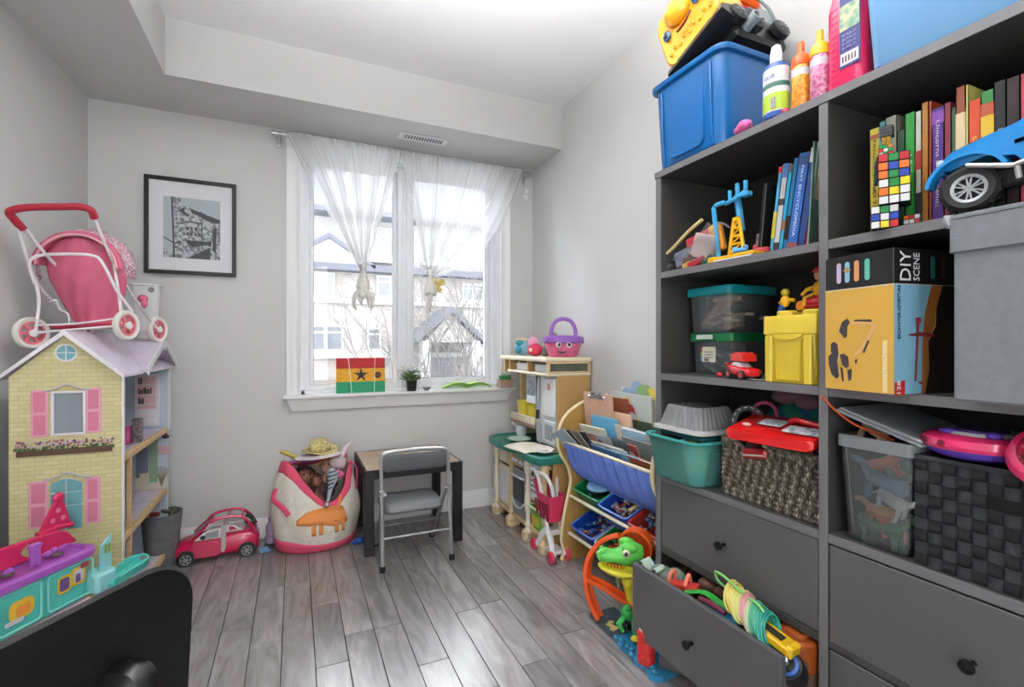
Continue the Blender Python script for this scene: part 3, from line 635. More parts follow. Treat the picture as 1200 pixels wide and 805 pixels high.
m = MB(); m.bb(pxc-.0015, pxc+.0015, fy-.0055, fy-.003, 1.103, 1.157); m.bb(pxc-.027, pxc+.027, fy-.0055, fy-.003, 1.1285, 1.1315); sub('glazing_bars', m, whb, o)
m = MB(); m.bb(-.905, -.632, fy-.006, fy, .757, .778, .001); o = obj('flower_box', m, mat('box_brown', '#5c4335', .7), t, W=True)
m = MB(); rn = random.Random(11)
for i in range(230):
    x = rn.uniform(-.91, -.627); z = rn.uniform(.774, .81); m.mi = rn.choice((0, 0, 1, 2)) if z > .788 else rn.choice((3, 3, 4)); m.sph((x, fy-.004, z), (.0042, .003, .0042), n=5, m=3)
sub('printed_flowers', m, [mat('fl_a', '#cdb7bb', .7), mat('fl_b', '#6d5a7a', .7), mat('fl_c', '#a0565f', .7), mat('fl_d', '#4c6a41', .7), mat('fl_e', '#364a30', .7)], o)
for x, z in ((-.9,.735),(-.905,.87),(-.62,.74),(-.618,.81)):
    m = MB(); m.sph((x, fy-.001, z), (.003, .001, .003), n=8, m=4); obj('screw', m, steel, t, W=True)
m = MB(); m.tube(spline([(-.7, 3.0, .43), (-.72, 2.98, .5), (-.7, 2.97, .56), (-.71, 2.98, .6)], 4), [.02]*13, 8, flat=.4); m2 = MB()
m = MB(); m.prism([(0,0),(.05,0),(.045,.03),(.055,.06),(.045,.1),(.05,.15),(.03,.18),(.01,.15)], (-.672, 2.372, .42), (1,0,0), (0,0,1), (0,.012,0)); m.tube([(-.64,2.378,.42),(-.64,2.378,.6)], .01, 8)
one('toy_wardrobe', m, mat('purple_toy', '#6b3f9a', .4), 'purple scalloped toy furniture standing inside the dollhouse lower room', 'toy', (-.65, 2.38, .412))
m = MB(); m.bb(-.69, -.655, 2.60, 2.66, .725, .80, .004); m.mi = 1; m.bb(-.652, -.62, 2.62, 2.66, .727, .83, .002)
one('doll_chair', m, [mat('doll_pink', '#c9598c', .5), mat('doll_lace', '#6b6166', .6, noise=(90,.6))], 'pink and patterned doll seat on the dollhouse upper floor', 'toy', (-.66, 2.63, .725))

# ================================================================ DOLL STROLLER on the roof
t = thing('doll_stroller', 'pink fabric doll stroller with white frame and red handle on dollhouse roof', 'doll stroller', (-.78, 2.65, 1.2))
wm_ = mat('frame_white_metal', '#dedadd', .3); redf = mat('foam_red', '#a51e33', .6); pf = mat('stroller_pink', '#cc6480', .75, noise=(7,.1), bump=.3, bscale=90); tyre = mat('tyre_cream', '#dcdbd2', .6); pinkh = mat('hub_pink', '#d8707c', .4)
RL, RR = Vector((-.94, 2.5, 1.205)), Vector((-.64, 2.5, 1.24)); FR, FL = Vector((-.605, 2.84, 1.232)), Vector((-.9, 2.86, 1.21))
HL, HR = Vector((-.945, 2.4, 1.615)), Vector((-.715, 2.4, 1.655)); JR, JL = Vector((-.69, 2.53, 1.5)), Vector((-.94, 2.53, 1.42))
def tb(nm, pts, r=.006, k=5, mm=None): m = MB(); m.tube(spline(pts, k), r, 8); return obj(nm, m, mm or wm_, t, W=True)
tb('side_tube', [HR, JR, (-.655, 2.66, 1.37), FR]); tb('side_tube', [HL, JL, (-.92, 2.66, 1.33), FL]); tb('side_tube', [HL+Vector((.01,.02,0)), (-.9, 2.5, 1.52), (-.86, 2.6, 1.44)])
tb('rear_leg', [JR, (-.672, 2.52, 1.38), RR+Vector((-.012,0,0))]); tb('rear_leg', [JL, (-.925, 2.52, 1.33), RL+Vector((.012,0,0))])
m = MB(); m.tube(spline([HL+Vector((.012,.02,-.02)), HL+Vector((-.004,-.01,.012)), (-.95, 2.37, 1.648), (-.9, 2.37, 1.668), (-.8, 2.37, 1.682), (-.75, 2.37, 1.688), (-.72, 2.38, 1.68), HR+Vector((0,0,.0))], 6), .0135, 10); obj('handle', m, redf, t, W=True)
tb('seat_bar', [(-.93, 2.5, 1.40), (-.935, 2.47, 1.475), (-.9, 2.46, 1.505), (-.82, 2.45, 1.515), (-.74, 2.46, 1.517), (-.71, 2.47, 1.49), (-.67, 2.5, 1.38), (-.63, 2.54, 1.3)])
tb('axle', [RL, (RL+RR)/2, RR], .005); tb('axle', [FL, (FL+FR)/2, FR], .005); tb('cross_brace', [RL+Vector((.02,0,.03)), (-.8, 2.5, 1.245), RR+Vector((-.02,0,.03))], .004); tb('cross_brace', [(-.885, 2.5, 1.33), (-.86, 2.49, 1.335), (-.855, 2.5, 1.30), (-.83, 2.5, 1.285), (-.825, 2.5, 1.25)], .003, 3)
for c, ax in ((RL, .62), (RR, .43), (FR, .36), (FL, .4)):
    R = AX((0,1,0), (0,0,1), (1,0,0)); R = RZ(-ax) @ R
    m = MB(); T = (R.to_3x3()); 
    pr = [(.046,-.008),(.058,-.012),(.062,-.006),(.062,.006),(.058,.012),(.046,.008)]
    m.loft([[c + T @ Vector((r*math.cos(a), r*math.sin(a), z)) for r, z in pr] for a in [2*PI*i/28 for i in range(29)]], (False, False)); o = obj('wheel', m, tyre, t, W=True)
    m = MB()
    for i in range(6):
        a = i*PI/3; m.box(c+T @ Vector((math.cos(a)*.027, math.sin(a)*.027, 0)), (.044, .012, .008), R @ RZ(a))
    m.loft([[c + T @ Vector((r*math.cos(a), r*math.sin(a), z)) for r, z in ((.038,-.006),(.047,-.006),(.047,.006),(.038,.006))] for a in [2*PI*i/24 for i in range(25)]], (False, False)); sub('spokes', m, pinkh, o)
    m = MB(); m.lathe([(.016,-.014),(.013,-.016),(.013,.016),(.016,.014)][::1], c, R, 10); sub('hub', m, white, o)
# sling seat (bulging towards the back), hood and frill
def seat(u, v):
    z = 1.592-.362*v; wx = .118*min(1, .45+1.3*math.sqrt(max(0, v)))+.01*math.sin(PI*v)-.055*max(0, v-.45)/.55
    return (-.80+.035*v+(u-.5)*2*wx, 2.545+.06*v-.055*math.cos((u-.5)*PI)*(.45+.55*math.sin(PI*min(1, v+.15)))+.003*math.sin(u*26+v*14), z)
m = MB(); m.grid(seat, 24, 24); obj('seat_sling', m, pf, t, W=True, solid=.004)
def hood(k):
    def f(u, v):
        a = PI*u; b_ = v*1.25
        r = .128*k; return (-.80-r*math.cos(a)*(1), 2.50+.16*math.sin(b_)*1.0+(.003*math.sin(u*40)), 1.475+ (r*math.sin(a))*math.cos(b_*.35)+.012*math.sin(b_))
    return f
m = MB(); m.grid(hood(1), 24, 8); obj('hood', m, pf, t, W=True, solid=.004)
for k, mm, dy, r in ((1.0, mat('piping_light', '#dfa7b0', .7), -.006, .005), (1.06, pf, .01, .011)):
    m = MB(); m.tube([(-.80-.128*k*math.cos(PI*i/20), 2.50+dy, 1.475+.128*k*math.sin(PI*i/20)) for i in range(21)], r, 8); obj('hood_edge', m, mm, t, W=True)
def frill(u, v):
    a = PI*(-.12+u*1.2); r = .137+.03*v; w_ = .006*math.sin(u*95)*v
    return (-.80-r*math.cos(a), 2.56+.05*v+w_, 1.482+r*math.sin(a)+w_)
m = MB(); m.grid(frill, 110, 3); obj('frill', m, mat('frill_print', '#dccbd2', .8, noise=(120,.9), col2='#a35a70'), t, W=True, solid=.002)
m = MB(); m.box((-.785, 2.56, 1.236), (.22, .09, .02), RY(-.03), .008); obj('under_basket', m, mat('tray_red', '#b4324c', .6), t, W=True)
m = MB(); m.sph((-.635, 2.72, 1.37), (.02, .03, .018)); m.sph((-.625, 2.7, 1.345), (.012, .02, .02)); obj('strap_bundle', m, pf, t, W=True)
# white plastic basket
t = thing('shopping_basket', 'white plastic toy shopping basket standing behind the doll stroller', 'basket', (-.672, 2.94, 1.19))
m = MB(); rings = []
for z, w_, d_ in ((0, .075, .06), (.13, .095, .075), (.262, .112, .09)):
    rings.append([(x, y, z) for x, y in rr(w_, d_, .018)])
inner = [[(x*.96, y*.95, max(z, .005)) for x, y, z in r] for r in rings[::-1]]
m.loft(rings+inner, (True, True)); obj('tub', m, mat('basket_white', '#d9dcdd', .4, trans=0), t)
m = MB(); m.tube([(x, y, .262) for x, y in rr(.118, .094, .02)], .005, 6, closed=True); obj('rim', m, white, t)
m = MB(); m.lathe([(.013, 0), (.012, .002)], (.03, -.0465, .238), RX(PI/2), 14); obj('handle_hole', m, mat('hole_grey', '#7d8484', .7), t)

# ================================================================ PARTY BOAT + base
BU = Vector((.507, .862, 0)); BV = Vector((-.862, .507, 0)); BO = Vector((-.622, 2.122, 0))
BM = Matrix.Translation(BO) @ AX(BU, BV, (0,0,1))
def bthing(nm, label, cat, z): 
    return thing(nm, label, cat, BM @ Vector((-.25, .08, z)), R=AX(BU, BV, (0,0,1)))
teal = P_('teal', '#4fb9ad', .3, coat=.2); hot = P_('hotpink', '#cc2a5c', .3, coat=.2); orchid = P_('orchid', '#a257b4', .3, coat=.2)
t = bthing('play_boat', 'teal and pink toy party boat with purple deck, left behind the black chair', 'toy boat', .30)
def outline(grow=0, n=8):
    pts = []; x1 = 0+grow; x0 = -.5-grow; y0 = -grow; y1 = .15+grow; r = .055
    return rr(x1-x0, y1-y0, r, n, (x0+x1)/2, (y0+y1)/2)
m = MB(BM); m.loft([[(x, y, z) for x, y in outline(g)] for g, z in ((-.012, .30), (-.004, .31), (0, .44), (-.002, .45))]); obj('hull', m, teal, t, W=True)
m = MB(BM); m.loft([[(x, y, z) for x, y in outline(g)] for g, z in ((.002, .438), (.01, .442), (.01, .462), (.003, .466), (-.008, .466), (-.01, .455))], (True, True)); obj('deck', m, orchid, t, W=True)
for a, c in ((-.165, -.022), (-.30, -.185)):
    m = MB(BM); xc = (a+c)/2
    for q in (0,): m.tube([(x+xc, -.002, z) for x, z in rr(c-a, .115, .012, 4, 0, .375)], .0035, 6, closed=True)
    obj('panel_rim', m, P_('teal_light', '#7fd0c6', .3), t, W=True)
stc = [mat('st_yellow', '#d8b23a', .5), mat('st_violet', '#6a4a86', .5), mat('st_white', '#c9c3c9', .5), mat('st_red', '#9b3b45', .5), mat('st_orange', '#d98c35', .5)]
for i, (x, z, rx, rz, mi) in enumerate(((-.115,.385,.022,.028,0),(-.07,.392,.024,.030,0),(-.115,.385,.015,.02,1),(-.07,.392,.016,.02,2),(-.05,.42,.014,.01,3),(-.072,.385,.008,.014,1),(-.24,.375,.034,.028,0),(-.235,.37,.02,.016,4),(-.26,.345,.026,.007,2))):
    m = MB(BM); m.prism(rr(rx*2, rz*2, rx*.5, 3), (x, -.0012-.0003*i, z), (1,0,0), (0,0,1), (0,-.0003,0)); obj('sticker', m, stc[mi], t, W=True)
# pink back board with an oval window and the little party hat on top
m = MB(BM); bp = [(-.5,.46),(-.5,.54),(-.4,.54),(-.25,.525),(-.10,.52),(-.03,.515),(.0,.50),(.03,.462)]
m.prism(bp, (0, .12, 0), (1,0,0), (0,0,1), (0,.014,0)); m.tube([(x, .127, z) for x, z in bp[1:]], .006, 8); o = obj('back_board', m, hot, t, W=True)
m = MB(BM)
for s_ in (-1, 1): m.prism([(-.12+s_*.004, .47), (-.12+s_*.004, .515)]+[(-.12+s_*(.004+.022*math.sin(PI*i/6)), .515-.045*i/6) for i in range(1, 6)], (0, .1185, 0), (1,0,0), (0,0,1), (0,.002,0))
sub('oval_window', m, mat('olive_print', '#9a9a6a', .5), o)
m = MB(BM); m.prism([(-.075,.522),(.03,.512),(.018,.56),(.0,.615),(-.022,.62)], (0, .136, 0), (1,0,0), (0,0,1), (0,.012,0)); m.sph((-.011, .142, .628), (.02,.012,.018)); m.tube([(-.08,.142,.523),(-.02,.142,.528),(.035,.142,.518)], .010, 8); o = obj('party_hat', m, hot, t, W=True)
m = MB(BM)
for x, z in ((-.035,.555),(.0,.555),(-.017,.585)): m.lathe([(.009,0),(.008,.001)], (x, .1355, z), RX(PI/2), 12)
sub('hat_dots', m, mat('dots_rose', '#d86f8e', .5), o)
m = MB(BM); m.bb(-.185, -.158, .03, .045, .466, .535, .003); m.bb(-.188, -.155, .028, .047, .525, .537, .002); obj('post', m, orchid, t, W=True)
for x, y in ((-.1,.1),(-.07,.11),(-.05,.1),(-.13,.11),(-.22,.09),(-.27,.08)): m = MB(BM); m.sph((x, y-.02, .47), (.014,.01,.012), n=8, m=5); obj('deck_fitting', m, orchid, t, W=True)
for x in (-.085, -.23): m = MB(BM); m.lathe([(.018,0),(.016,.002)], (x, .06, .466), n=16); obj('deck_hole', m, mat('olive_dark', '#4f4a3c', .6), t, W=True)
m = MB(BM); m.bb(-.03, .05, -.028, .05, .302, .372, .01); obj('bow_block', m, P_('teal_pale', '#8cc9cd', .3), t, W=True)
# door flap and slide at the bow
m = MB(BM); m.prism([(.004,.36),(.05,.37),(.05,.485),(.012,.455)], (0, .0, 0), (1,0,0), (0,0,1), (0,.006,0)); o = obj('door_flap', m, P_('teal_pale', '#8cc9cd', .3), t, W=True)
m = MB(BM); 
for x in (.024, .037): m.bb(x, x+.007, -.003, -.0005, .425, .455)
sub('flap_window', m, mat('lime_print', '#8f9c3a', .5), o)
m = MB(BM); rg = []
for x, z, w_ in ((.01,.315,.055),(.07,.325,.065),(.13,.332,.07),(.15,.334,.05)):
    rg.append([(x, -.03-w_/2, z+.03), (x, -.03-w_/2+.008, z+.03), (x, -.03-w_/2+.01, z+.012), (x, -.03+w_/2-.01, z+.012), (x, -.03+w_/2-.008, z+.03), (x, -.03+w_/2, z+.03), (x, -.03+w_/2-.004, z), (x, -.03-w_/2+.004, z)])
m.loft(rg); m.tube(spline([(.02,-.062,.346),(.08,-.065,.356),(.13,-.066,.363),(.155,-.03,.365),(.13,.006,.363),(.08,.003,.356)], 4), .005, 6); obj('slide', m, teal, t, W=True)
t = bthing('toy_chest', 'low white toy chest under the party boat', 'chest', 0)
m = MB(BM); m.bb(-.5, -.03, .0, .15, .0, .285, .006); obj('box', m, mat('chest_white', '#d9cfd2', .5), t, W=True)
m = MB(BM); m.bb(-.505, -.025, -.005, .155, .283, .299, .004); obj('lid', m, mat('chest_lid', '#e2b9c4', .5), t, W=True)

# ================================================================ BLACK CHAIR in the foreground
DX = Vector((-.57, -.8216, 0)); DY = Vector((.8216, -.57, 0))
CR = AX(DX, DY, (0,0,1))
t = thing('side_chair', 'black moulded chair with rounded backrest in the left foreground', 'chair', (-.273, .585, 0), R=CR)
blackm = mat('chair_black', '#0c0c0e', .38, bump=.05, bscale=300)
def back(off):
    def f(p):
        x, z = p; return (x, -.05*(1-(x/.22)**2)*.35-off+.06*max(0, (z-.5)), z)
    return f
ol = rr(.46, .44, .06, 8, 0, .67)
ol = [(x, z) for x, z in ol]
m = MB(); n = len(ol); rings = []
for k, off in ((.0, -.009), (.03, -.009), (1, -.0085), (1.02, 0), (1, .0085), (.03, .009), (0, .009)):
    pass
def sc_(k): return [(x*k, .63+(z-.63)*k) for x, z in ol]
rg = [[back(o_)(p) for p in sc_(k)] for k, o_ in ((.02, .008), (.35, .008), (.7, .008), (.93, .008), (.985, .005), (1, 0), (.985, -.005), (.93, -.008), (.7, -.008), (.35, -.008), (.02, -.008))]
m.loft(rg); obj('backrest', m, blackm, t)
m = MB(); m.tube(spline([(-.13, .0, .765), (-.13, .035, .785), (-.13, .05, .76), (-.13, .045, .6), (-.12, -.02, .43)], 5), .022, 10, flat=1); obj('back_bracket', m, mat('bracket_black', '#0e0e10', .3), t)
m = MB(); m.loft([[(x, y-.25, z) for x, y in rr(w_, w_-.02, .09, 6)] for w_, z in ((.40, .425), (.44, .432), (.44, .452), (.42, .46))]); obj('seat', m, blackm, t)
for sx in (-1, 1):
    for sy in (-1, 1):
        m = MB(); m.tube([(sx*.15, -.25+sy*.14, .43), (sx*.2, -.25+sy*.2, 0)], [.013, .011], 10); obj('leg', m, mat('leg_black', '#101012', .3), t)
# ================================================================ FLOOR ITEMS, left to middle
t = thing('storage_bin', 'soft dark grey fabric bin of toys on floor beyond dollhouse', 'bin', (-.63, 3.04, 0))
m = MB(); binm = mat('felt_grey', '#6b6c6e', .9, noise=(30,.12), bump=.3, bscale=150)
def rg(z, a, b, k=0): return [(a*math.cos(q)*(1+k*math.sin(3*q)), b*math.sin(q)*(1+k*math.cos(2*q)), z+k*.06*math.sin(2*q)) for q in [2*PI*i/28 for i in range(28)]]
m.loft([rg(0,.06,.06), rg(.01,.068,.068), rg(.15,.078,.08,.02), rg(.285,.09,.092,.03), rg(.287,.086,.088,.03), rg(.15,.074,.076,.02), rg(.02,.06,.06)]); obj('body', m, binm, t)
for i, (x, y, z, c, lb, sh) in enumerate(((-.03,-.01,.285,'#9a3f3a','red brown toy block poking out of the grey fabric bin',0), (.02,.0,.29,'#4d4a46','dark toy piece lying on top of the grey fabric bin',1), (-.01,.02,.27,'#a98a62','tan toy figure lying in the grey fabric bin',2), (.045,.02,.28,'#5b6b4c','olive green toy at right side of the grey fabric bin',1), (-.05,-.03,.265,'#c49a80','pale pink doll arm sticking up from the grey fabric bin',2))):
    m = MB(Matrix.Translation((-.63+x, 3.04+y, z)) @ RZ(i) @ RY(.4*i))
    if sh == 0: m.box((0,0,0), (.05,.03,.02), None, .004)
    elif sh == 1: m.sph((0,0,0), (.03,.02,.012)); m.sph((.025,0,.008), .012)
    else: m.tube([(-.035,0,0), (0,.005,.008), (.03,0,.002)], [.006,.008,.005]); m.sph((.036,0,.002), .011)
    one('toy_piece', m, mat('binpiece_%d' % i, c, .6), lb, 'toy', (-.63+x, 3.04+y, z))

# pink toy car --------------------------------------------------------------
t = thing('toy_car', 'hot pink doll hatchback car with open roof parked by the baseboard', 'toy car', (-.385, 3.085, 0), .03)
carp = mat('car_pink', '#c81c50', .25, coat=.5); carg = mat('car_grey', '#b5aeb0', .4); wh_ = mat('car_white', '#e0d6d8', .35)
st = [(-.205,.045,.03,.075,.02),(-.195,.065,.022,.095,.03),(-.16,.075,.02,.115,.04),(-.10,.080,.02,.13,.045),(0,.082,.02,.135,.045),(.10,.082,.02,.14,.045),(.16,.080,.022,.14,.045),(.19,.072,.03,.125,.03),(.203,.055,.04,.10,.02)]
m = MB()
rings = []
for x, w_, zb, zt, r in st:
    rings.append([(x, y, z) for y, z in rr(2*w_, zt-zb, min(r, (zt-zb)/2-.002), 4, 0, (zt+zb)/2)])
m.loft(rings); obj('body', m, carp, t)
for x, y in ((-.135,-1), (.145,-1), (-.135,1), (.145,1)):
    m = MB(); m.lathe([(.042,-.004),(.042,.006)], (x, y*.078, .038), RX(PI/2), 20); obj('wheel_arch', m, dark, t)
    m = MB(); m.lathe([(.034,-.012),(.037,-.008),(.037,.008),(.034,.012)], (x, y*.079, .037), RX(PI/2), 22); o = obj('wheel', m, dark, t)
    m = MB()
    for k in range(6): m.box((x+.011*math.cos(k*PI/3), y*.0925, .037+.011*math.sin(k*PI/3)), (.022,.002,.006), RY(-k*PI/3))
    m.loft([[(x+r*math.cos(a), y*(.091+e), .037+r*math.sin(a)) for r, e in ((.022,0),(.026,0),(.026,.003),(.022,.003))] for a in [2*PI*i/20 for i in range(21)]], (False, False)); obj('hub', m, mat('hub_grey', '#8f9694', .35), o)
# cabin: curved roof frame, pillars, windows, door
def side(y, nm='roof_rail'):
    m = MB(); m.tube(spline([(-.115, y, .125), (-.06, y*.92, .175), (-.02, y*.88, .212), (.05, y*.86, .226), (.115, y*.88, .218), (.16, y*.94, .175), (.185, y, .125)], 5), .0075, 8); return obj(nm, m, carp, t)
side(-.074); side(.074)
for x, z in ((-.02,.212),(.055,.226),(.12,.218)): m = MB(); m.cyl((x,-.065,z), (x,.065,z), .006, 8); obj('roof_bar', m, carp, t)
m = MB(); m.prism([(-.118,.128),(-.03,.205),(-.022,.2),(-.104,.127)], (0,-.0725,0), (1,0,0), (0,0,1), (0,.006,0)); m.prism([(-.1,.124),(-.06,.16),(-.03,.173),(.022,.176),(.022,.124)], (0,-.0775,0), (1,0,0), (0,0,1), (0,-.003,0)); 
m.prism([(.048,.15),(.05,.187),(.085,.18),(.115,.155)], (0,-.0745,0), (1,0,0), (0,0,1), (0,-.004,0)); obj('window_frame', m, wh_, t)
m = MB(); m.prism([(-.075,.13),(-.045,.158),(.012,.166),(.012,.13)], (0,-.081,0), (1,0,0), (0,0,1), (0,-.0015,0)); obj('side_window', m, mat('car_window', '#8f9696', .3), t)
m = MB(); m.prism([(.06,.155),(.06,.178),(.08,.174),(.1,.157)], (0,-.079,0), (1,0,0), (0,0,1), (0,-.0015,0)); obj('side_window', m, mat('window_rose', '#b3274f', .3), t)
m = MB(); m.prism([(-.098,.035),(-.105,.12),(.02,.124),(.022,.05),(.0,.03)], (0,-.0815,0), (1,0,0), (0,0,1), (0,-.004,0)); o = obj('door', m, carp, t)
m = MB(); m.box((.0,-.087,.107), (.018,.003,.005), None, .001); obj('handle', m, mat('handle_pink', '#d9517c', .3), o)
m = MB(); m.prism([(.024,.05),(.024,.19),(.046,.19),(.046,.07),(.036,.045)], (0,-.082,0), (1,0,0), (0,0,1), (0,-.002,0)); obj('door_gap', m, carg, t)
m = MB(); m.sph((-.06,-.079,.137), (.014,.008,.012)); obj('mirror', m, dark, t)
m = MB(); m.bb(-.04,.13,-.055,.055,.13,.15,.01); m.bb(.03,.05,-.05,-.005,.14,.2,.008); m.bb(.03,.05,.005,.05,.14,.2,.008); obj('seats', m, carg, t)
m = MB(); m.loft([[(-.115, y, .13), (-.03, y*.9, .205), (-.026, y*.9, .2), (-.108, y, .127)] for y in (-.066,.066)]); obj('windscreen', m, clear_mat('car_glass', '#8e9698', .5, .1, .5), t)
m = MB(); m.tube(spline([(.135,-.06,.19),(.165,-.05,.165),(.175,0,.16),(.165,.05,.165),(.135,.06,.19)], 4), .012, 8); obj('folded_hood', m, dark, t)
for s_ in (-1, 1): m = MB(); m.sph((-.195, s_*.045, .075), (.012,.012,.012)); obj('headlight', m, wh_, t)
m = MB(); m.prism(st and [(math.cos(PI/2+i*PI/5)*(.012 if i % 2 == 0 else .005), math.sin(PI/2+i*PI/5)*(.012 if i % 2 == 0 else .005)) for i in range(10)], (.13,-.0835,.115), (1,0,0), (0,0,1), (0,-.002,0)); obj('star_mark', m, mat('star_rose', '#e79ab0', .4), t)
m = MB(); m.box((-.155, 3.03, .012), (.045,.035,.008), RZ(.4) @ RX(.5), .002); m.box((-.14, 3.025, .006), (.03,.03,.008), RZ(1), .002); one('toy_card', m, mat('card_blue', '#6f93c4', .4), 'tiny light blue toy lying behind the pink car', 'toy', (-.15, 3.03, 0))
m = MB(); m.sph((-.118, 3.14, .085), (.035,.04,.06)); m.sph((-.12, 3.14, .03), (.04,.05,.03)); m.sph((-.118, 3.13, .15), (.022,.02,.02)); one('plush_toy', m, mat('plush_mauve', '#9c8bb0', .9, bump=.5), 'mauve plush toy tucked between baseboard and canvas toy bag', 'plush toy', (-.118, 3.14, 0))

# toy bag -------------------------------------------------------------------
t = thing('toy_bag', 'large cream canvas bag with pink bands and an orange dog, full of dolls', 'bag', (.115, 3.06, 0))
canv = mat('canvas_cream', '#d9d3c4', .9, noise=(40,.06), bump=.4, bscale=120); bpk = mat('bag_pink', '#d8506c', .85, bump=.3, bscale=120)
def rimz(a):   # a: angle, front is -pi/2
    d = math.cos(a+PI/2-.42); dip = max(0, d)**2.2
    return .47 - .20*dip + .02*math.sin(2*a+.6)
def bagp(a, f, off=0):
    z = f*rimz(a) if f > 0 else 0
    zz = f
    rx = .195+.045*math.sin(PI*min(1, .1+zz*.85))**1 - .05*max(0, zz-.55); ry = .15+.035*math.sin(PI*min(1, .1+zz*.85)) - .03*max(0, zz-.6)
    if math.cos(a+PI/2-.3) > 0: ry -= .05*max(0, zz-.5)*math.cos(a+PI/2-.3)
    w_ = .006*math.sin(a*7+zz*5)*math.sin(PI*zz)+.004*math.sin(a*13+zz*9)*zz
    rx += w_+off; ry += w_+off
    return (rx*math.cos(a), ry*math.sin(a), z+.004)
NA = 56
A_ = [2*PI*i/NA for i in range(NA)]
m = MB(); m.loft([[bagp(a, f) for a in A_] for f in [0, .03, .1, .2, .3, .4, .5, .6, .7, .8, .9, 1.0]], (True, False)); obj('canvas', m, canv, t, solid=.003, sharp=180)
m = MB(); m.loft([[bagp(a, f, .003) for a in A_] for f in (.0, .04, .09, .15)], (False, False)); obj('bottom_band', m, bpk, t, solid=.002, sharp=180)
m = MB(); m.loft([[bagp(a, f, .003) for a in A_] for f in (.89, .92, .96, 1.012)]+[[bagp(a, f, -.004) for a in A_] for f in (1.012, .92)], (False, False)); obj('top_band', m, bpk, t, solid=.002, sharp=180)
def patch(poly, a0, z0, sx, sz, off, nm, mm, sub_=1):
    """flat applique wrapped onto the bag: poly in unit coords, fan from its centre in rings"""
    cx_ = sum(p[0] for p in poly)/len(poly); cz_ = sum(p[1] for p in poly)/len(poly)
    m = MB(); vs = []; fs = []
    def put(x, z):
        a = a0+x*sx; zz = z0+z*sz; f = zz/rimz(a); return bagp(a, f, off)
    m.raw([put(x, z) for x, z in poly], [tuple(range(len(poly)))]); return obj(nm, m, mm, t)
orange = mat('felt_orange', '#e2904e', .9)
a0 = -PI/2+.18
dense = lambda P_: [(P_[i][0]+(P_[(i+1) % len(P_)][0]-P_[i][0])*k/4, P_[i][1]+(P_[(i+1) % len(P_)][1]-P_[i][1])*k/4) for i in range(len(P_)) for k in range(4)]
def cell(x0, x1, z0, z1): # a gridded rectangle wrapped on the bag
    m_ = []; n = 6; return [(x0+(x1-x0)*i/n, z0) for i in range(n+1)]+[(x1-(x1-x0)*i/n, z1) for i in range(n+1)]
m = MB()
def wrapgrid(x0, x1, lo, hi, n=14):
    def fn(u, v):
        x = x0+(x1-x0)*u; z = lo(u)+(hi(u)-lo(u))*v; a = a0+x; return bagp(a, z/rimz(a), .005)
    m.grid(fn, n, 3)
wrapgrid(-.62, .55, lambda u: .148+.012*math.sin(u*6)+ (.018*(1-u*5) if u < .2 else 0), lambda u: .225+.012*math.sin(u*3)-(.03*(1-u*6) if u < .16 else 0))
for x in (-.3, -.14, .2, .36): wrapgrid(x, x+.09, lambda u: .10, lambda u: .165, 3)
wrapgrid(.36, .62, lambda u: .205+.06*u, lambda u: .225+.065*u, 6)
obj('dog_patch', m, orange, t, sharp=180, solid=.001)
m = MB(); m.tube(spline([bagp(-2.75, .72, .004), bagp(-2.65, .62, .018), bagp(-2.35, .57, .018), bagp(-2.2, .5, .004)], 5), .014, 8, flat=.4); obj('side_strap', m, bpk, t)
m = MB(); m.tube(spline([bagp(.15, .95, 0), bagp(.1, .88, .03), bagp(-.15, .8, .02), bagp(-.2, .7, .0)], 5), .014, 8, flat=.4); obj('side_strap', m, bpk, t)
BX, BY = .115, 3.06
def toy(nm, lb, cat, loc, mats, fn, **k):
    M = Matrix.Translation(loc) @ RZ(k.pop('rz', 0)) @ RX(k.pop('rx', 0)) @ RY(k.pop('ry', 0)); m = MB(M); fn(m); return one(nm, m, mats, lb, cat, loc, **k)
skin = mat('doll_skin', '#b98c78', .5); skin2 = mat('doll_skin_dark', '#7c4f3c', .5); hairo = mat('hair_orange', '#b5693a', .8, bump=.8); hairb = mat('hair_black', '#1e181c', .7, bump=.5)
def dollhead(m, r=.035, hair=1):
    m.mi = 0; m.sph((0,0,0), (r, r*.95, r*1.1), n=14, m=10); m.sph((0,-r*.95,-r*.1), (r*.14,r*.16,r*.14), n=6, m=4)
    m.mi = 1
    for i in range(26):
        a = i*2.4; e = .25+1.1*(i/26); d = Vector((math.sin(e)*math.cos(a), abs(math.sin(e)*math.sin(a))*.9-.15, math.cos(e)))
        m.tube([d*r*.9, d*r*1.25+Vector((0,.005,.006)), d*r*1.45+Vector((.01*math.cos(a),.01,-.012))], [.008,.012,.004], 5)
    m.mi = 2
    for s_ in (-1, 1): m.sph((s_*r*.38, -r*.88, r*.1), (r*.13, r*.08, r*.15), n=6, m=4)
    m.mi = 3; m.sph((0, -r*.9, -r*.42), (r*.2, r*.06, r*.06), n=6, m=4)
eye_m = mat('eye_dark', '#1c1a20', .2); lip = mat('lip_rose', '#a8505a', .4)
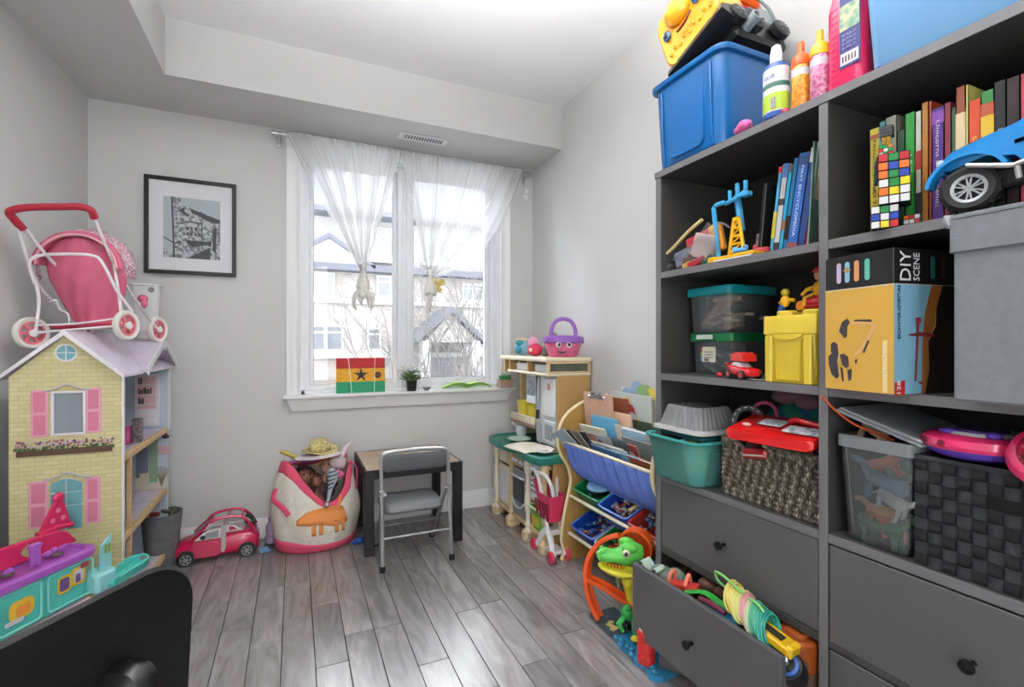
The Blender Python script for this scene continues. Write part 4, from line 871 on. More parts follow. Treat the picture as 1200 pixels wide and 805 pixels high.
for k_, (x, y, z, sk, hr, lb, r, rz) in enumerate(((-.06,-.05,.40,skin2,hairb,'dark haired doll head at left inside the canvas bag',.045,.3), (.06,-.01,.44,skin,hairo,'doll with curly orange hair in middle of the canvas bag',.035,-.2), (.0,-.06,.37,skin2,mat('hair_brown','#4a2e22',.8),'brown doll lying face up in front of the orange haired doll',.034,.8), (-.12,-.0,.43,skin,hairb,'doll with black hair at the left rim of the canvas bag',.034,1), (.13,.0,.45,mat('doll_pale','#c9a3a6',.5),mat('hair_pink','#c9718f',.8),'pink haired doll near right rim of the canvas bag',.032,-.4))):
    toy('doll', lb, 'doll', (BX+x, BY+y, z), [sk, hr, eye_m, lip], lambda m: (dollhead(m, r), m.__setattr__('mi', 0), m.tube([(0,.01,-r), (0,.02,-r*2.2), (0,.02,-r*3.2)], [r*.4, r*.9, r*.7])), rz=rz, rx=-.5)
def arm(m):
    m.mi = 0; m.tube(spline([(-.0,.02,.05), (.01,-.0,.0), (-.005,-.03,-.06), (-.02,-.05,-.12)], 5), [.012,.02,.026,.03,.032,.03,.028,.024,.02,.016,.014,.013,.011,.01,.009,.008], 12)
    m.mi = 1
    for i in range(5): c = Vector((.012-.006*i, .0-.006*i, .04-.022*i)); m.loft([[c+Vector(((.024+.005*math.sin(i))*math.cos(a), (.026)*math.sin(a), z+.006*math.cos(a))) for a in [2*PI*j/14 for j in range(14)]] for z in (-.004, .004)], (False, False))
    m.mi = 0; m.sph((-.026,-.055,-.135), (.013,.012,.015))
toy('plush_toy', 'silver and white striped plush toy hanging over front of canvas bag', 'plush toy', (BX+.075, BY-.105, .395), [mat('plush_silver', '#a9b4bc', .5), mat('plush_stripe', '#4c5058', .8)], arm)
def straw_hat(m):
    m.mi = 0; m.lathe([(.01,.075),(.04,.072),(.055,.05),(.06,.012)], n=24, cap=(True,False)); m.grid(lambda u, v: ((.058+.045*v)*math.cos(2*PI*u), (.058+.045*v)*math.sin(2*PI*u), .012+.012*math.sin(4*PI*u)*v), 36, 3)
toy('doll_hat', 'pale straw doll hat on top of the canvas bag pile', 'hat', (BX+.02, BY+.04, .52), mat('straw', '#cbbd84', .85, noise=(70,.3), bump=.6), straw_hat, rx=.1, solid=.002)
toy('party_hat_brim', 'white patterned round paper plate slanting on the bag pile', 'paper plate', (BX+.015, BY-.03, .505), mat('plate_pattern', '#e2d2da', .7, noise=(80,.4), col2='#f0e9ec'), lambda m: m.lathe([(.13,.008),(.1,0),(.02,-.002)], n=30), rx=-.05, ry=-.06)
toy('plush_ear', 'white plush ear standing up at right rim of the canvas bag', 'plush toy', (BX+.14, BY-.02, .50), mat('plush_blush', '#e0c8cd', .9, bump=.4), lambda m: (m.tube(spline([(-.02,0,-.05), (0,0,.0), (.02,0,.04), (.06,.0,.075)], 4), [.03,.034,.036,.036,.034,.032,.03,.026,.022,.018,.013,.008,.004], 10, flat=.6), m.sph((-.02,.0,-.04), (.05,.04,.045))))
toy('toy_stick', 'mustard yellow toy stick poking out at left of canvas bag', 'toy', (BX-.155, BY+.02, .525), mat('stick_yellow', '#a79c3c', .5), lambda m: m.tube([(-.035,0,.02),(.03,0,-.012),(.07,0,-.05)], [.012,.013,.012], 10))
toy('doll_shoe', 'pink toy shoe at the right rim of the canvas bag', 'toy shoe', (BX+.125, BY-.08, .40), mat('shoe_pink', '#d26c92', .5), lambda m: (m.sph((0,0,0), (.035,.02,.02)), m.sph((-.02,0,.02), (.016,.016,.02))), rz=.7)
toy('toy_scarf', 'magenta cloth strip across the canvas bag top', 'cloth', (BX-.04, BY+.0, .475), mat('cloth_magenta', '#b04c84', .8), lambda m: m.tube(spline([(-.11,0,.0),(-.05,-.02,.012),(.0,0,.0),(.05,-.01,.01)], 4), [.018]*13, 8, flat=.4))
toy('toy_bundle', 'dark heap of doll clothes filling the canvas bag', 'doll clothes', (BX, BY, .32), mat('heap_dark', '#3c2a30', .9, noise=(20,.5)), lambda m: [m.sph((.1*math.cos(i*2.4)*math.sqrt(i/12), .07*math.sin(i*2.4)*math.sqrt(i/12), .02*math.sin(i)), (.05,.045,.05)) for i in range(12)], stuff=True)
m = MB()
for i in range(9): m.box((.32+.02*(i % 3)+.004*i, 2.93+.014*(i//3), .012+.006*(i % 2)), (.035,.022,.014), RZ(i*1.1) @ RX(.3*i), .004)
one('toy_vehicle', m, [P_('blue', '#1f57b5', .35)], 'small bright blue plastic toy on floor between canvas bag and table', 'toy', (.34, 2.94, 0))

# table ---------------------------------------------------------------------
TX0, TX1, TY0, TY1, TZ = .348, .905, 2.725, 3.245, .468
t = thing('play_table', 'small square table with dark legs and worn wood veneer top', 'table', ((TX0+TX1)/2, (TY0+TY1)/2, 0))
tdk = mat('table_black', '#1d1b1c', .45, noise=(30,.15)); tpm = mat('worn_veneer', '#b9a48e', .5, noise=(7,.14), stretch=(1,4,1), bump=.1)
m = MB(); m.bb(TX0+.012, TX1-.012, TY0+.012, TY1-.012, TZ-.004, TZ+.001, .001); obj('tabletop', m, tpm, t, W=True)
m = MB(); m.bb(TX0, TX1, TY0, TY1, TZ-.05, TZ-.004, .002)
for a in ((TX0,TX0+.014,TY0,TY1),(TX1-.014,TX1,TY0,TY1),(TX0,TX1,TY0,TY0+.014),(TX0,TX1,TY1-.014,TY1)): m.bb(*a, TZ-.01, TZ, .001)
obj('apron', m, tdk, t, W=True)
for x in (TX0, TX1-.05):
    for y in (TY0, TY1-.05): m = MB(); m.bb(x, x+.05, y, y+.05, 0, TZ-.048, .002); obj('leg', m, tdk, t, W=True)
# folding chair --------------------------------------------------------------
t = thing('folding_chair', 'small grey metal folding chair drawn up to the play table', 'chair', (.59, 2.68, 0))
fr = mat('tube_grey', '#a9abae', .3, .6); gp = mat('panel_grey', '#5d5f63', .45, .3); vin = mat('seat_vinyl', '#85878c', .4); rub = mat('rubber_black', '#111111', .7)
LX, RX_ = .41, .768
def fc(nm, pts, r=.0105, k=5, mm=None, par=None): m = MB(); m.tube(spline(pts, k), r, 10); return obj(nm, m, mm or fr, par or t, W=True)
fc('back_frame', [(LX-.002, 2.515, .005), (LX-.001, 2.535, .20), (LX, 2.555, .40), (LX, 2.565, .52), (LX+.004, 2.57, .568), (LX+.03, 2.572, .59), (.59, 2.574, .597), (RX_-.03, 2.572, .588), (RX_-.004, 2.57, .565), (RX_, 2.565, .52), (RX_, 2.555, .40), (RX_+.004, 2.535, .20), (RX_+.006, 2.515, .005)])
fc('front_frame', [(LX+.014, 2.545, .385), (LX+.014, 2.66, .25), (LX+.016, 2.86, .01)], k=2); fc('front_frame', [(RX_-.014, 2.545, .385), (RX_-.014, 2.66, .25), (RX_-.012, 2.86, .01)], k=2)
m = MB(); m.loft([[(.589+x, 2.566+e+.012*(1-(x/.17)**2), .535+z) for x, z in rr(.345*k, .088*k, .03, 5)] for k, e in ((.3,-.006),(.92,-.006),(1,-.002),(1,.004),(.92,.008),(.3,.008))]); obj('backrest', m, gp, t, W=True)
m = MB(); m.loft([[(.589+x*k, 2.70+y*k, z) for x, y in rr(.318, .27, .05, 6)] for k, z in ((.97,.272),(1,.276),(1,.29),(.97,.305),(.85,.311),(.3,.313))]); o = obj('seat', m, vin, t, W=True)
m = MB(); m.loft([[(.589+x, 2.70+y, z) for x, y in rr(.322, .274, .05, 6)] for z in (.268,.278)]); m.v = [p-Vector((.59,2.68,0)) for p in m.v]; obj('seat_pan', m, gp, o)
fc('crossbar', [(LX, 2.53, .162), (RX_+.004, 2.53, .162)], .006, 1); fc('crossbar', [(LX+.014, 2.735, .155), (RX_-.014, 2.735, .155)], .006, 1)
for x, s_ in ((LX, 1), (RX_, -1)):
    m = MB(); m.box((x+s_*.004, 2.55, .39), (.012,.02,.04), None, .003); m.cyl((x-.012,2.55,.40),(x+.012,2.55,.40),.006); m.cyl((x-.012,2.55,.375),(x+.012,2.55,.375),.006); obj('hinge', m, steel, t, W=True)
for x, y in ((LX-.002,2.515),(RX_+.006,2.515),(LX+.016,2.862),(RX_-.012,2.862)): m = MB(); m.lathe([(.014,0),(.015,.02),(.012,.03)], (x, y, 0)); obj('foot', m, rub, t, W=True)

# ================================================================ TOY KITCHEN (right wall)
t = thing('toy_kitchen', 'beige and green plastic toy kitchen with white fridge against the right wall', 'toy kitchen', (1.43, 2.75, 0))
KT = t
bei = P_('beige', '#cdb48c', .5, noise=(6,.04)); tanp = P_('tan_panel', '#b8925c', .5, noise=(3,.05)); crm = P_('cream', '#e3d8c2', .45); gtop = P_('sea_green', '#2f8272', .35, noise=(8,.06)); kw = P_('white', '#dfe0e2', .4); kg = P_('oven_black', '#26292e', .3)
KX, KY0, KY1 = 1.255, 2.36, 3.10
def K(nm, fn, mm, par=None): m = MB(); fn(m); q = obj(nm, m, mm, par or t, W=True) if par is None else obj(nm, m, mm, par); (q.data.transform(WM[t].inverted()) if par is not None else None); return q
K('base_panel', lambda m: m.bb(KX+.06, 1.60, KY0, KY0+.03, .02, .50, .008), tanp)
K('base_panel', lambda m: m.bb(KX+.06, 1.60, KY1-.03, KY1, .02, .50, .008), tanp)
K('back_panel', lambda m: m.bb(1.585, 1.615, KY0, KY1, .02, .50, .004), tanp)
# turned posts and feet
for y in (3.075, 2.83, 2.585, 2.375):
    K('post', lambda m: m.lathe([(.03,.0),(.034,.012),(.034,.055),(.024,.062),(.016,.075),(.022,.09),(.014,.105),(.013,.15),(.02,.175),(.024,.22),(.02,.26),(.013,.3),(.018,.32),(.013,.335),(.014,.38),(.022,.4),(.026,.42),(.026,.50)], (KX+.012, y, 0), n=16), bei if y in (2.83, 2.375) else crm)
    K('foot', lambda m: m.bb(KX-.022, KX+.07, y-.034, y+.034, 0, .062, .014), bei)
K('bottom_rail', lambda m: m.bb(KX+.01, KX+.05, KY0, KY1, .065, .095, .006), bei)
K('bottom_shelf', lambda m: m.bb(KX+.03, 1.59, KY0+.02, KY1-.02, .07, .085), bei)
K('divider', lambda m: m.bb(KX+.03, 1.59, 2.57, 2.60, .07, .49, .004), tanp); K('divider', lambda m: m.bb(KX+.03, 1.59, 2.815, 2.845, .07, .49, .004), tanp)
cdr = K('cupboard_door', lambda m: m.bb(KX+.012, KX+.03, 2.86, 3.045, .10, .36, .008), crm)
K('door_inset', lambda m: m.bb(KX+.008, KX+.016, 2.885, 3.02, .13, .33, .006), kw, cdr)
K('cupboard_drawer', lambda m: m.bb(KX+.012, KX+.03, 2.86, 3.045, .375, .47, .008), crm)
ov = K('oven_door', lambda m: m.bb(KX+.008, KX+.03, 2.61, 2.805, .10, .385, .008), P_('oven_grey', '#8e9398', .35))
K('oven_window', lambda m: m.bb(KX+.002, KX+.01, 2.63, 2.785, .19, .33, .006), kg, ov)
K('oven_handle', lambda m: m.tube(spline([(KX, 2.625, .345), (KX-.018, 2.64, .352), (KX-.018, 2.77, .352), (KX, 2.79, .345)], 4), .006, 8), kw, ov)
K('oven_sweep', lambda m: m.tube(spline([(KX+.003, 2.62, .2), (KX, 2.66, .165), (KX-.001, 2.71, .155), (KX, 2.76, .165), (KX+.003, 2.8, .2)], 4), .005, 8), kw, ov)
K('control_panel', lambda m: m.bb(KX+.008, KX+.03, 2.61, 2.805, .40, .475, .006), mat('panel_tan', '#b59d7a', .4))
for y in (2.64, 2.68, 2.74, 2.78): K('knob', lambda m: m.lathe([(.012,0),(.01,.012)], (KX+.008, y, .437), RY(-PI/2), 12), kw)
K('phone_panel', lambda m: m.bb(KX+.012, KX+.03, 2.40, 2.56, .25, .47, .008), kw)
K('panel_print', lambda m: [m.bb(KX+.008, KX+.013, 2.42, 2.54, z, z+.012) for z in (.30, .33, .36, .39)], mat('print_grey', '#8e9094', .5))
# green worktop with a bulged front edge
def wt(g, z):
    pts = [(1.60, KY0-.02), (KX-.03, KY0-.02), (KX-.055, KY0+.06), (KX-.055, 2.58), (KX-.03, 2.66), (KX-.055, 2.74), (KX-.07, 2.9), (KX-.05, 3.06), (KX+.01, KY1+.02), (1.60, KY1+.02)]
    cx_, cy_ = 1.4, 2.73
    return [(cx_+(x-cx_)*g, cy_+(y-cy_)*g, z) for x, y in reversed(pts)]
K('worktop', lambda m: m.loft([wt(.95,.49), wt(.99,.495), wt(1,.51), wt(1,.53), wt(.975,.538), wt(.93,.538), wt(.90,.528)]), gtop)
K('sink', lambda m: (m.lathe([(.09,.0),(.092,.006),(.08,.006),(.07,-.004),(.01,-.006)], (1.36, 2.92, .533), n=24)), P_('sink_green', '#5a8f80', .35))
K('hob', lambda m: (m.lathe([(.075,.0),(.072,.006)], (1.36, 2.52, .533), n=24), m.lathe([(.055,.0),(.05,.003)], (1.36, 2.52, .54), n=24)), mat('hob_grey', '#aab0ac', .4))
# upper unit
K('tower_side', lambda m: m.bb(1.395, 1.615, 2.45, 2.475, .53, .98, .006), tanp)
K('tower_side', lambda m: m.bb(1.45, 1.615, 3.07, 3.095, .53, 1.06, .006), bei)
K('splashback', lambda m: m.bb(1.60, 1.618, 2.47, 3.08, .53, 1.0, .003), tanp)
K('top_shelf', lambda m: m.bb(1.31, 1.625, 2.445, 3.12, 1.055, 1.083, .008), P_('cream_shelf', '#e0d3b8', .45))
K('top_fascia', lambda m: (m.bb(1.325, 1.345, 2.45, 2.47, .985, 1.06, .004), m.bb(1.325, 1.62, 2.448, 2.46, .99, 1.0, .002), m.bb(1.325, 1.62, 2.448, 2.46, 1.045, 1.06, .002), m.bb(1.6, 1.62, 2.448, 2.465, .985, 1.06, .003)), bei)
K('lower_shelf', lambda m: m.bb(1.32, 1.62, 2.447, 3.02, .972, .99, .006), P_('cream_shelf', '#e0d3b8', .45))
for y in (2.72, 3.0): K('shelf_bracket', lambda m: m.prism([(0,0),(.08,0),(.075,.03),(.03,.03),(.02,.07),(0,.07)], (1.335, y, .988), (1,0,0), (0,0,1), (0,.02,0)), tanp)
K('end_bracket', lambda m: m.prism([(0,0),(.10,0),(.10,-.03),(.05,-.04),(.035,-.075),(0,-.09)][::-1], (1.335, 3.085, 1.055), (1,0,0), (0,0,1), (0,.02,0)), tanp)
K('railing', lambda m: [m.tube([(1.36+.2*i/11, 2.455, 1.0), (1.37+.2*i/11, 2.455, 1.045)], .004, 5) for i in range(13)]+[m.bb(1.34, 1.60, 2.457, 2.46, 1.0, 1.045)], mat('rail_dark', '#59604f', .5))
fg = K('fridge', lambda m: m.bb(1.405, 1.6, 2.478, 2.70, .54, .968, .01), kw)
K('fridge_door', lambda m: m.bb(1.385, 1.405, 2.48, 2.63, .72, .96, .008), kw, fg)
K('dispenser', lambda m: m.bb(1.387, 1.405, 2.48, 2.63, .565, .70, .006), P_('grey_door', '#c4c8cc', .35), fg)
K('dispenser_recess', lambda m: m.bb(1.384, 1.39, 2.505, 2.60, .585, .68, .003), P_('recess_grey', '#878c92', .4), fg)
K('sticker', lambda m: m.bb(1.3835, 1.386, 2.53, 2.565, .885, .925, .001), mat('sticker_rose', '#c98a80', .5), fg)
K('fridge_handle', lambda m: m.prism([(0,0),(.018,.02),(.022,.2),(.012,.40),(0,.42)], (1.385, 2.648, .545), (-1,0,0), (0,0,1), (0,.022,0)), P_('handle_grey', '#9aa0a8', .3), fg)
K('handle_grip', lambda m: m.bb(1.36, 1.375, 2.645, 2.672, .70, .76, .003), dark, fg)
sh = K('mid_shelf', lambda m: m.bb(1.37, 1.6, 2.70, 3.07, .625, .65, .006), P_('shelf_brown', '#8e6a58', .5))
K('shelf_fence', lambda m: [m.bb(1.372, 1.378, 2.71, 3.065, .685, .697, .002)]+[m.bb(1.372, 1.378, 2.715+.029*i, 2.728+.029*i, .65, .69) for i in range(13)], P_('fence_cream', '#e6dfc4', .4), sh)
K('tap', lambda m: m.tube(spline([(1.50,2.92,.535), (1.50,2.92,.60), (1.47,2.92,.625), (1.43,2.92,.60)], 4), .01, 8), kw)
for y0, y1 in ((2.77, 2.95), (2.52, 2.68)): toy('white_box', 'white box inside the kitchen top shelf, ' + ('left of the bracket' if y0 > 2.7 else 'right of the bracket'), 'box', (1.42, (y0+y1)/2, .99), mat('box_white', '#d4d6da', .6), lambda m: m.bb(-.06,.08,-(y1-y0)/2,(y1-y0)/2,.001,.048,.003))
# things on and in the kitchen
toy('storage_cup', 'left yellow plastic cup on the toy kitchen shelf', 'cup', (1.43, 2.96, .652), P_('yellow', '#e2cf3c', .4), lambda m: m.loft([[(x, y, z) for x, y in rr(a, b_, .015)] for a, b_, z in ((.07,.085,0),(.085,.11,.12),(.09,.115,.125))]))
toy('storage_cup', 'right yellow plastic cup beside the toy fridge', 'cup', (1.43, 2.80, .652), P_('yellow2', '#d9c62e', .4), lambda m: m.loft([[(x, y, z) for x, y in rr(a, b_, .015)] for a, b_, z in ((.07,.085,0),(.085,.115,.105),(.09,.12,.11))]))
toy('photo_card', 'grey photo card leaning above the yellow cups', 'card', (1.39, 2.79, .87), [mat('card_white', '#dfe2e6', .4), mat('card_photo', '#7d8690', .4, noise=(30,.4))], lambda m: (m.bb(-.003,.003,-.065,.065,-.09,.095,.002), m.__setattr__('mi', 1), m.bb(-.005,-.002,-.055,.055,-.04,.085,.001)))
toy('mug', 'white toy mug with a handle on the green worktop', 'mug', (1.42, 3.0, .538), mat('mug_white', '#dddfe2', .3), lambda m: (m.lathe([(.03,0),(.038,.02),(.04,.07),(.036,.07),(.032,.01)], n=20), m.tube(spline([(-.036,0,.06),(-.065,-.02,.075),(-.085,-.03,.095)], 4), .008, 8)))
toy('toy_plate', 'pale green round toy plate lying on the green worktop', 'plate', (1.33, 2.84, .541), mat('plate_green', '#b4cdbb', .4), lambda m: m.lathe([(.05,0),(.075,.008),(.073,.011),(.05,.004)], n=26))
toy('cloth_napkin', 'cream cloth draped on front of the green worktop', 'cloth', (1.29, 2.58, .545), mat('cloth_cream', '#ddd8c6', .9), lambda m: m.grid(lambda u, v: (.1-.2*u-.02*v, -.13+.26*v+.02*u, .003+.004*math.sin(u*7+v*5)-.018*max(0, u-.8)*3), 10, 10), solid=.003)
toy('toy_saucer', 'white toy dish on worktop in front of the fridge', 'plate', (1.30, 2.44, .541), mat('plate_white', '#e0e2df', .4), lambda m: m.lathe([(.03,0),(.05,.012),(.048,.015),(.03,.004)], n=22))
t = thing('plush_ball', 'light blue round plush toy at left end of kitchen top shelf', 'plush toy', (1.42, 2.98, 1.083))
m = MB(); m.sph((0,0,.06), (.055,.055,.06), n=18, m=12); obj('body', m, mat('plush_sky', '#8fc4d4', .9, noise=(20,.15), bump=.5), t)
m = MB(); m.sph((-.03,-.02,.085), (.03,.03,.025)); m.sph((-.045,-.025,.04), (.022,.03,.028)); obj('patch', m, mat('plush_teal', '#3f93a8', .9), t)
m = MB(); m.lathe([(.05,.0),(.052,.01),(.03,.022)], (0,0,.098), n=18); obj('cap', m, mat('plush_sand', '#cdbb98', .9), t)
t = thing('plush_bird', 'pink and red plush toy beside the blue plush ball on kitchen shelf', 'plush toy', (1.42, 2.79, 1.083))
m = MB(); m.sph((0,0,.04), (.05,.06,.04), n=16, m=10); obj('body', m, mat('plush_crimson', '#cf3556', .85), t)
m = MB(); m.sph((.0,.03,.09), (.035,.04,.035), n=14, m=8); m.tube([(0,.04,.115),(0,.045,.15)], [.01,.002], 8); obj('head', m, mat('plush_pink', '#e3a0bd', .85), t)
m = MB(); m.sph((-.045,-.02,.04), (.01,.015,.012)); obj('badge', m, mat('plush_cream', '#e6d9c8', .8), t)
t = thing('plush_koala_arm', 'grey plush limb leaning between red plush and pink picnic basket', 'plush toy', (1.45, 2.68, 1.083))
m = MB(); m.tube(spline([(0,.04,.02),(-.0,.0,.075),(0,-.06,.12),(0,-.09,.135)], 5), [.018,.02,.021,.021,.021,.021,.021,.021,.021,.021,.022,.023,.023,.022,.02,.016], 12); m.sph((.01,.045,.02), (.03,.03,.022)); obj('limb', m, mat('plush_grey', '#8d8b8e', .95, bump=.6), t); t.name = 'plush_limb'
# picnic basket with a smiling face, seen from its end
t = thing('picnic_basket', 'pink toy picnic basket with purple rim, handle and smiling face', 'toy basket', (1.475, 2.53, 1.083))
Rb = RZ(-.42)
pinkb = mat('basket_pink', '#d9668b', .5, noise=(40,.12), bump=.5, bscale=70); purp = mat('basket_purple', '#8d5bb0', .45, bump=.3, bscale=50)
def bring(a, b_, z, n=28): return [(a*math.cos(q), b_*math.sin(q), z) for q in [2*PI*i/n for i in range(n)]]
m = MB(Rb); m.loft([bring(.075,.055,0), bring(.09,.068,.015), bring(.108,.08,.07), bring(.112,.083,.10)]); obj('body', m, pinkb, t)
m = MB(Rb); rgs = []
def wav(a, b_, z, k): return [(a*math.cos(q), b_*math.sin(q), z+k*math.sin(9*q)) for q in [2*PI*i/54 for i in range(54)]]
m.loft([wav(.112,.083,.085,.006), wav(.125,.093,.088,.006), wav(.122,.09,.118,0), wav(.09,.065,.128,0), wav(.02,.02,.13,0)]); obj('rim', m, purp, t)
m = MB(Rb); m.tube(spline([(-.075,0,.11),(-.07,0,.17),(-.045,0,.215),(0,0,.23),(.045,0,.215),(.07,0,.17),(.075,0,.11)], 5), .009, 10, flat=1.3); obj('handle', m, purp, t)
for s_ in (-1, 1):
    m = MB(Rb); m.sph((s_*.03-.005, -.077, .074), (.017,.008,.019), n=14, m=8); o = obj('eye', m, white, t)
    m = MB(Rb); m.sph((s_*.03-.003, -.0845, .074), (.008,.004,.01), n=10, m=6); obj('pupil', m, eye_m, o)
m = MB(Rb); m.prism([(-.045,.045),(-.03,.036),(-.005,.034),(.012,.042),(.0,.022),(-.03,.022)], (0,-.078,0), (1,0,0), (0,0,1), (0,-.004,0)); obj('mouth', m, mat('mouth_dark', '#3b1620', .5), t)
# green basket inside the lower bay
t = thing('green_basket', 'lime green plastic toy basket in the kitchen lower shelf', 'basket', (1.33, 2.485, .086))
m = MB(); og = [[(x, y, z) for x, y in rr(a, b_, .02)] for a, b_, z in ((.12,.11,0),(.15,.15,.13))]; ig = [[(x, y, max(z, .006)) for x, y in rr(a, b_, .02)] for a, b_, z in ((.14,.14,.13),(.11,.1,0))]
m.loft(og+ig); obj('tub', m, P_('leaf_green', '#6bb04a', .4), t)
m = MB(); m.tube([(x, y, .13) for x, y in rr(.155,.155,.02)], .008, 6, closed=True); obj('rim', m, P_('lime_pale', '#cfe0b8', .4), t)
m = MB(); m.bb(-.072,-.066,-.04,.04,.03,.09,.003); obj('label', m, mat('label_yellow', '#c2b53c', .5), t)
toy('toy_tomato', 'red toy food inside the lime green basket', 'toy food', (1.31, 2.47, .21), P_('red', '#c4262a', .35), lambda m: (m.sph((0,0,0), (.04,.05,.025)), m.sph((.02,.045,.0), .022)))

# ================================================================ TOY SHOPPING CART (pink and white)
t = thing('toy_cart', 'pink and white plastic toy shopping cart before the toy kitchen', 'toy cart', (1.27, 2.36, 0))
cw = P_('cart_white', '#dcdcdc', .35); cpk = P_('cart_pink', '#d43a5e', .35, coat=.2)
def Kc(nm, fn, mm): m = MB(); fn(m); return obj(nm, m, mm, t, W=True)
Kc('basket', lambda m: m.loft([[(1.285+x, 2.345+y, z) for x, y in rr(a, b_, .02)] for a, b_, z in ((.08,.12,.20),(.10,.16,.31),(.11,.175,.345))]+[[(1.285+x, 2.345+y, z) for x, y in rr(a, b_, .02)] for a, b_, z in ((.1,.165,.345),(.09,.14,.25))]), cpk)
for y in (2.28, 2.32, 2.36, 2.40): Kc('basket_slot', lambda m: m.prism([(0,0),(.02,0),(.028,.09),(-.002,.09)], (1.243-.008, y-.01, .215), (0,1,0), (-.1,0,1), (-.002,0,0)), mat('slot_dark', '#8e1e3e', .5))
Kc('side_arm', lambda m: m.tube(spline([(1.235, 2.44, .455), (1.24, 2.40, .42), (1.245, 2.37, .33), (1.25, 2.33, .22), (1.25, 2.31, .15)], 4), .011, 8), cw)
Kc('side_arm', lambda m: m.tube(spline([(1.335, 2.42, .455), (1.335, 2.37, .42), (1.335, 2.35, .3), (1.335, 2.32, .15)], 4), .011, 8), cw)
Kc('handle', lambda m: m.tube([(1.215, 2.46, .458), (1.35, 2.41, .458)], .012, 10), cw)
Kc('arm_arch', lambda m: m.tube(spline([(1.235, 2.43, .44), (1.25, 2.35, .445), (1.26, 2.29, .40), (1.265, 2.27, .33)], 5), .01, 8), cw)
for p in ((1.232, 2.43, .435), (1.262, 2.275, .335)): Kc('bolt', lambda m: m.lathe([(.013,0),(.01,.006)], (p[0]-.01, p[1], p[2]), RY(-PI/2), 12), dark)
Kc('chassis', lambda m: (m.tube(spline([(1.245, 2.43, .03), (1.25, 2.40, .07), (1.255, 2.36, .13), (1.255, 2.31, .14), (1.255, 2.28, .09), (1.25, 2.25, .03)], 4), .017, 8), m.tube(spline([(1.335, 2.43, .03), (1.335, 2.36, .13), (1.335, 2.31, .14), (1.335, 2.25, .03)], 4), .017, 8), m.bb(1.25, 1.335, 2.26, 2.43, .03, .05, .006), m.bb(1.25,1.335,2.3,2.36,.12,.15,.006)), cw)
for x, y in ((1.24, 2.445), (1.24, 2.245), (1.34, 2.445), (1.34, 2.245)): Kc('wheel', lambda m: m.lathe([(.028,-.01),(.032,-.006),(.032,.006),(.028,.01)], (x-.006, y, .033), RY(PI/2), 18), cpk)
Kc('seat_flap', lambda m: m.prism([(0,0),(.1,0),(.11,.06),(-.01,.06)], (1.24, 2.425, .34), (1,0,0), (0,.3,1), (0,.008,0)), cpk)
# ================================================================ BOOK AND BIN ORGANISER
t = thing('toy_organizer', 'wooden toy organiser with blue fabric book sling and two rows of bins', 'toy storage rack', (1.48, 1.9, 0))
ply = mat('ply_ochre', '#b08a4a', .55, noise=(5,.08)); plye = mat('ply_edge', '#e3cfa6', .5)
prof = spline([(1.30,0,0),(1.32,0,.05),(1.305,0,.12),(1.325,0,.26),(1.352,0,.36),(1.362,0,.43),(1.345,0,.50),(1.30,0,.575),(1.282,0,.64),(1.292,0,.71),(1.33,0,.775),(1.40,0,.825),(1.50,0,.862),(1.60,0,.873)], 4)
pf_ = [(p.x, p.z) for p in prof]+[(1.60, .0)]
pf_ = [(x, max(z, 0)) for x, z in pf_]
for y in (2.25, 1.50):
    m = MB(); m.prism(pf_[::-1], (0, y, 0), (1,0,0), (0,0,1), (0,.016,0)); o = obj('side_panel', m, ply, t, W=True)
    m = MB(); m.tube([(p.x, y+.008, max(p.z, .006)) for p in prof], .0095, 8); obj('edge_strip', m, plye, o, W=True)
blue = mat('sling_blue', '#6480d0', .85, noise=(12,.06), bump=.15, bscale=200)
y0_, y1_ = 1.518, 2.25
def sling(x0, z0, x1, z1, sag, ripple=1):
    def f(u, v):
        y = y0_+(y1_-y0_)*u; g = math.sin(u*70+2*math.sin(u*9))*.011*ripple*math.sin(PI*min(1, .15+v*.8))
        x = x0+(x1-x0)*v - sag*math.sin(PI*v)*.25 + g; z = z0+(z1-z0)*v - sag*math.sin(PI*v)*.9 - .008*math.sin(PI*u)*(1-v)
        return (x, y, z)
    return f
m = MB(); m.grid(sling(1.30, .648, 1.425, .435, .035), 110, 14); obj('book_sling', m, blue, t, W=True, solid=.003, sharp=180)
m = MB(); m.grid(sling(1.425, .435, 1.55, .60, .0, .5), 60, 6); obj('book_sling', m, blue, t, W=True, solid=.003, sharp=180)
m = MB(); m.bb(1.575, 1.59, y0_, y1_, .1, .80, .002); obj('back_board', m, ply, t, W=True)
for x, z, r in ((1.30,.648,.008),(1.358,.342,.009),(1.545,.415,.009),(1.35,.145,.009),(1.54,.21,.009)):
    m = MB(); m.cyl((x, 1.505, z), (x, 2.255, z), r, 10); obj('dowel', m, mat('dowel_cream', '#dcd2b8', .5), t, W=True)
# bins: open trays tilted to the front
def tray(y0, y1, xf, zf, ang, dep, h, mm, label, rimm=None):
    M = Matrix.Translation((xf, (y0+y1)/2, zf)) @ RY(-ang)
    q = thing('plastic_bin', label, 'bin', (xf, (y0+y1)/2, zf))
    w_ = (y1-y0)
    def ring(g, z): return [(x, y, z) for x, y in rr(dep+g, w_+g, .02, 4, dep/2, 0)]
    m = MB(M); m.loft([ring(-.03, -h), ring(-.02, -h+.004), ring(-.006, 0), ring(-.012, .001), ring(-.028, -h+.008)]); obj('tub', m, mm, q, W=True)
    m = MB(M); m.tube([(x, y, .001) for x, y, z in ring(0, 0)], .005, 6, closed=True); obj('rim', m, rimm or mm, q, W=True)
    return M
gb = P_('bin_green', '#137a4a', .35); bb_ = P_('bin_blue', '#1d47ae', .35); rb = P_('bin_red', '#c23a34', .35); gb2 = P_('bin_green2', '#23964f', .35)
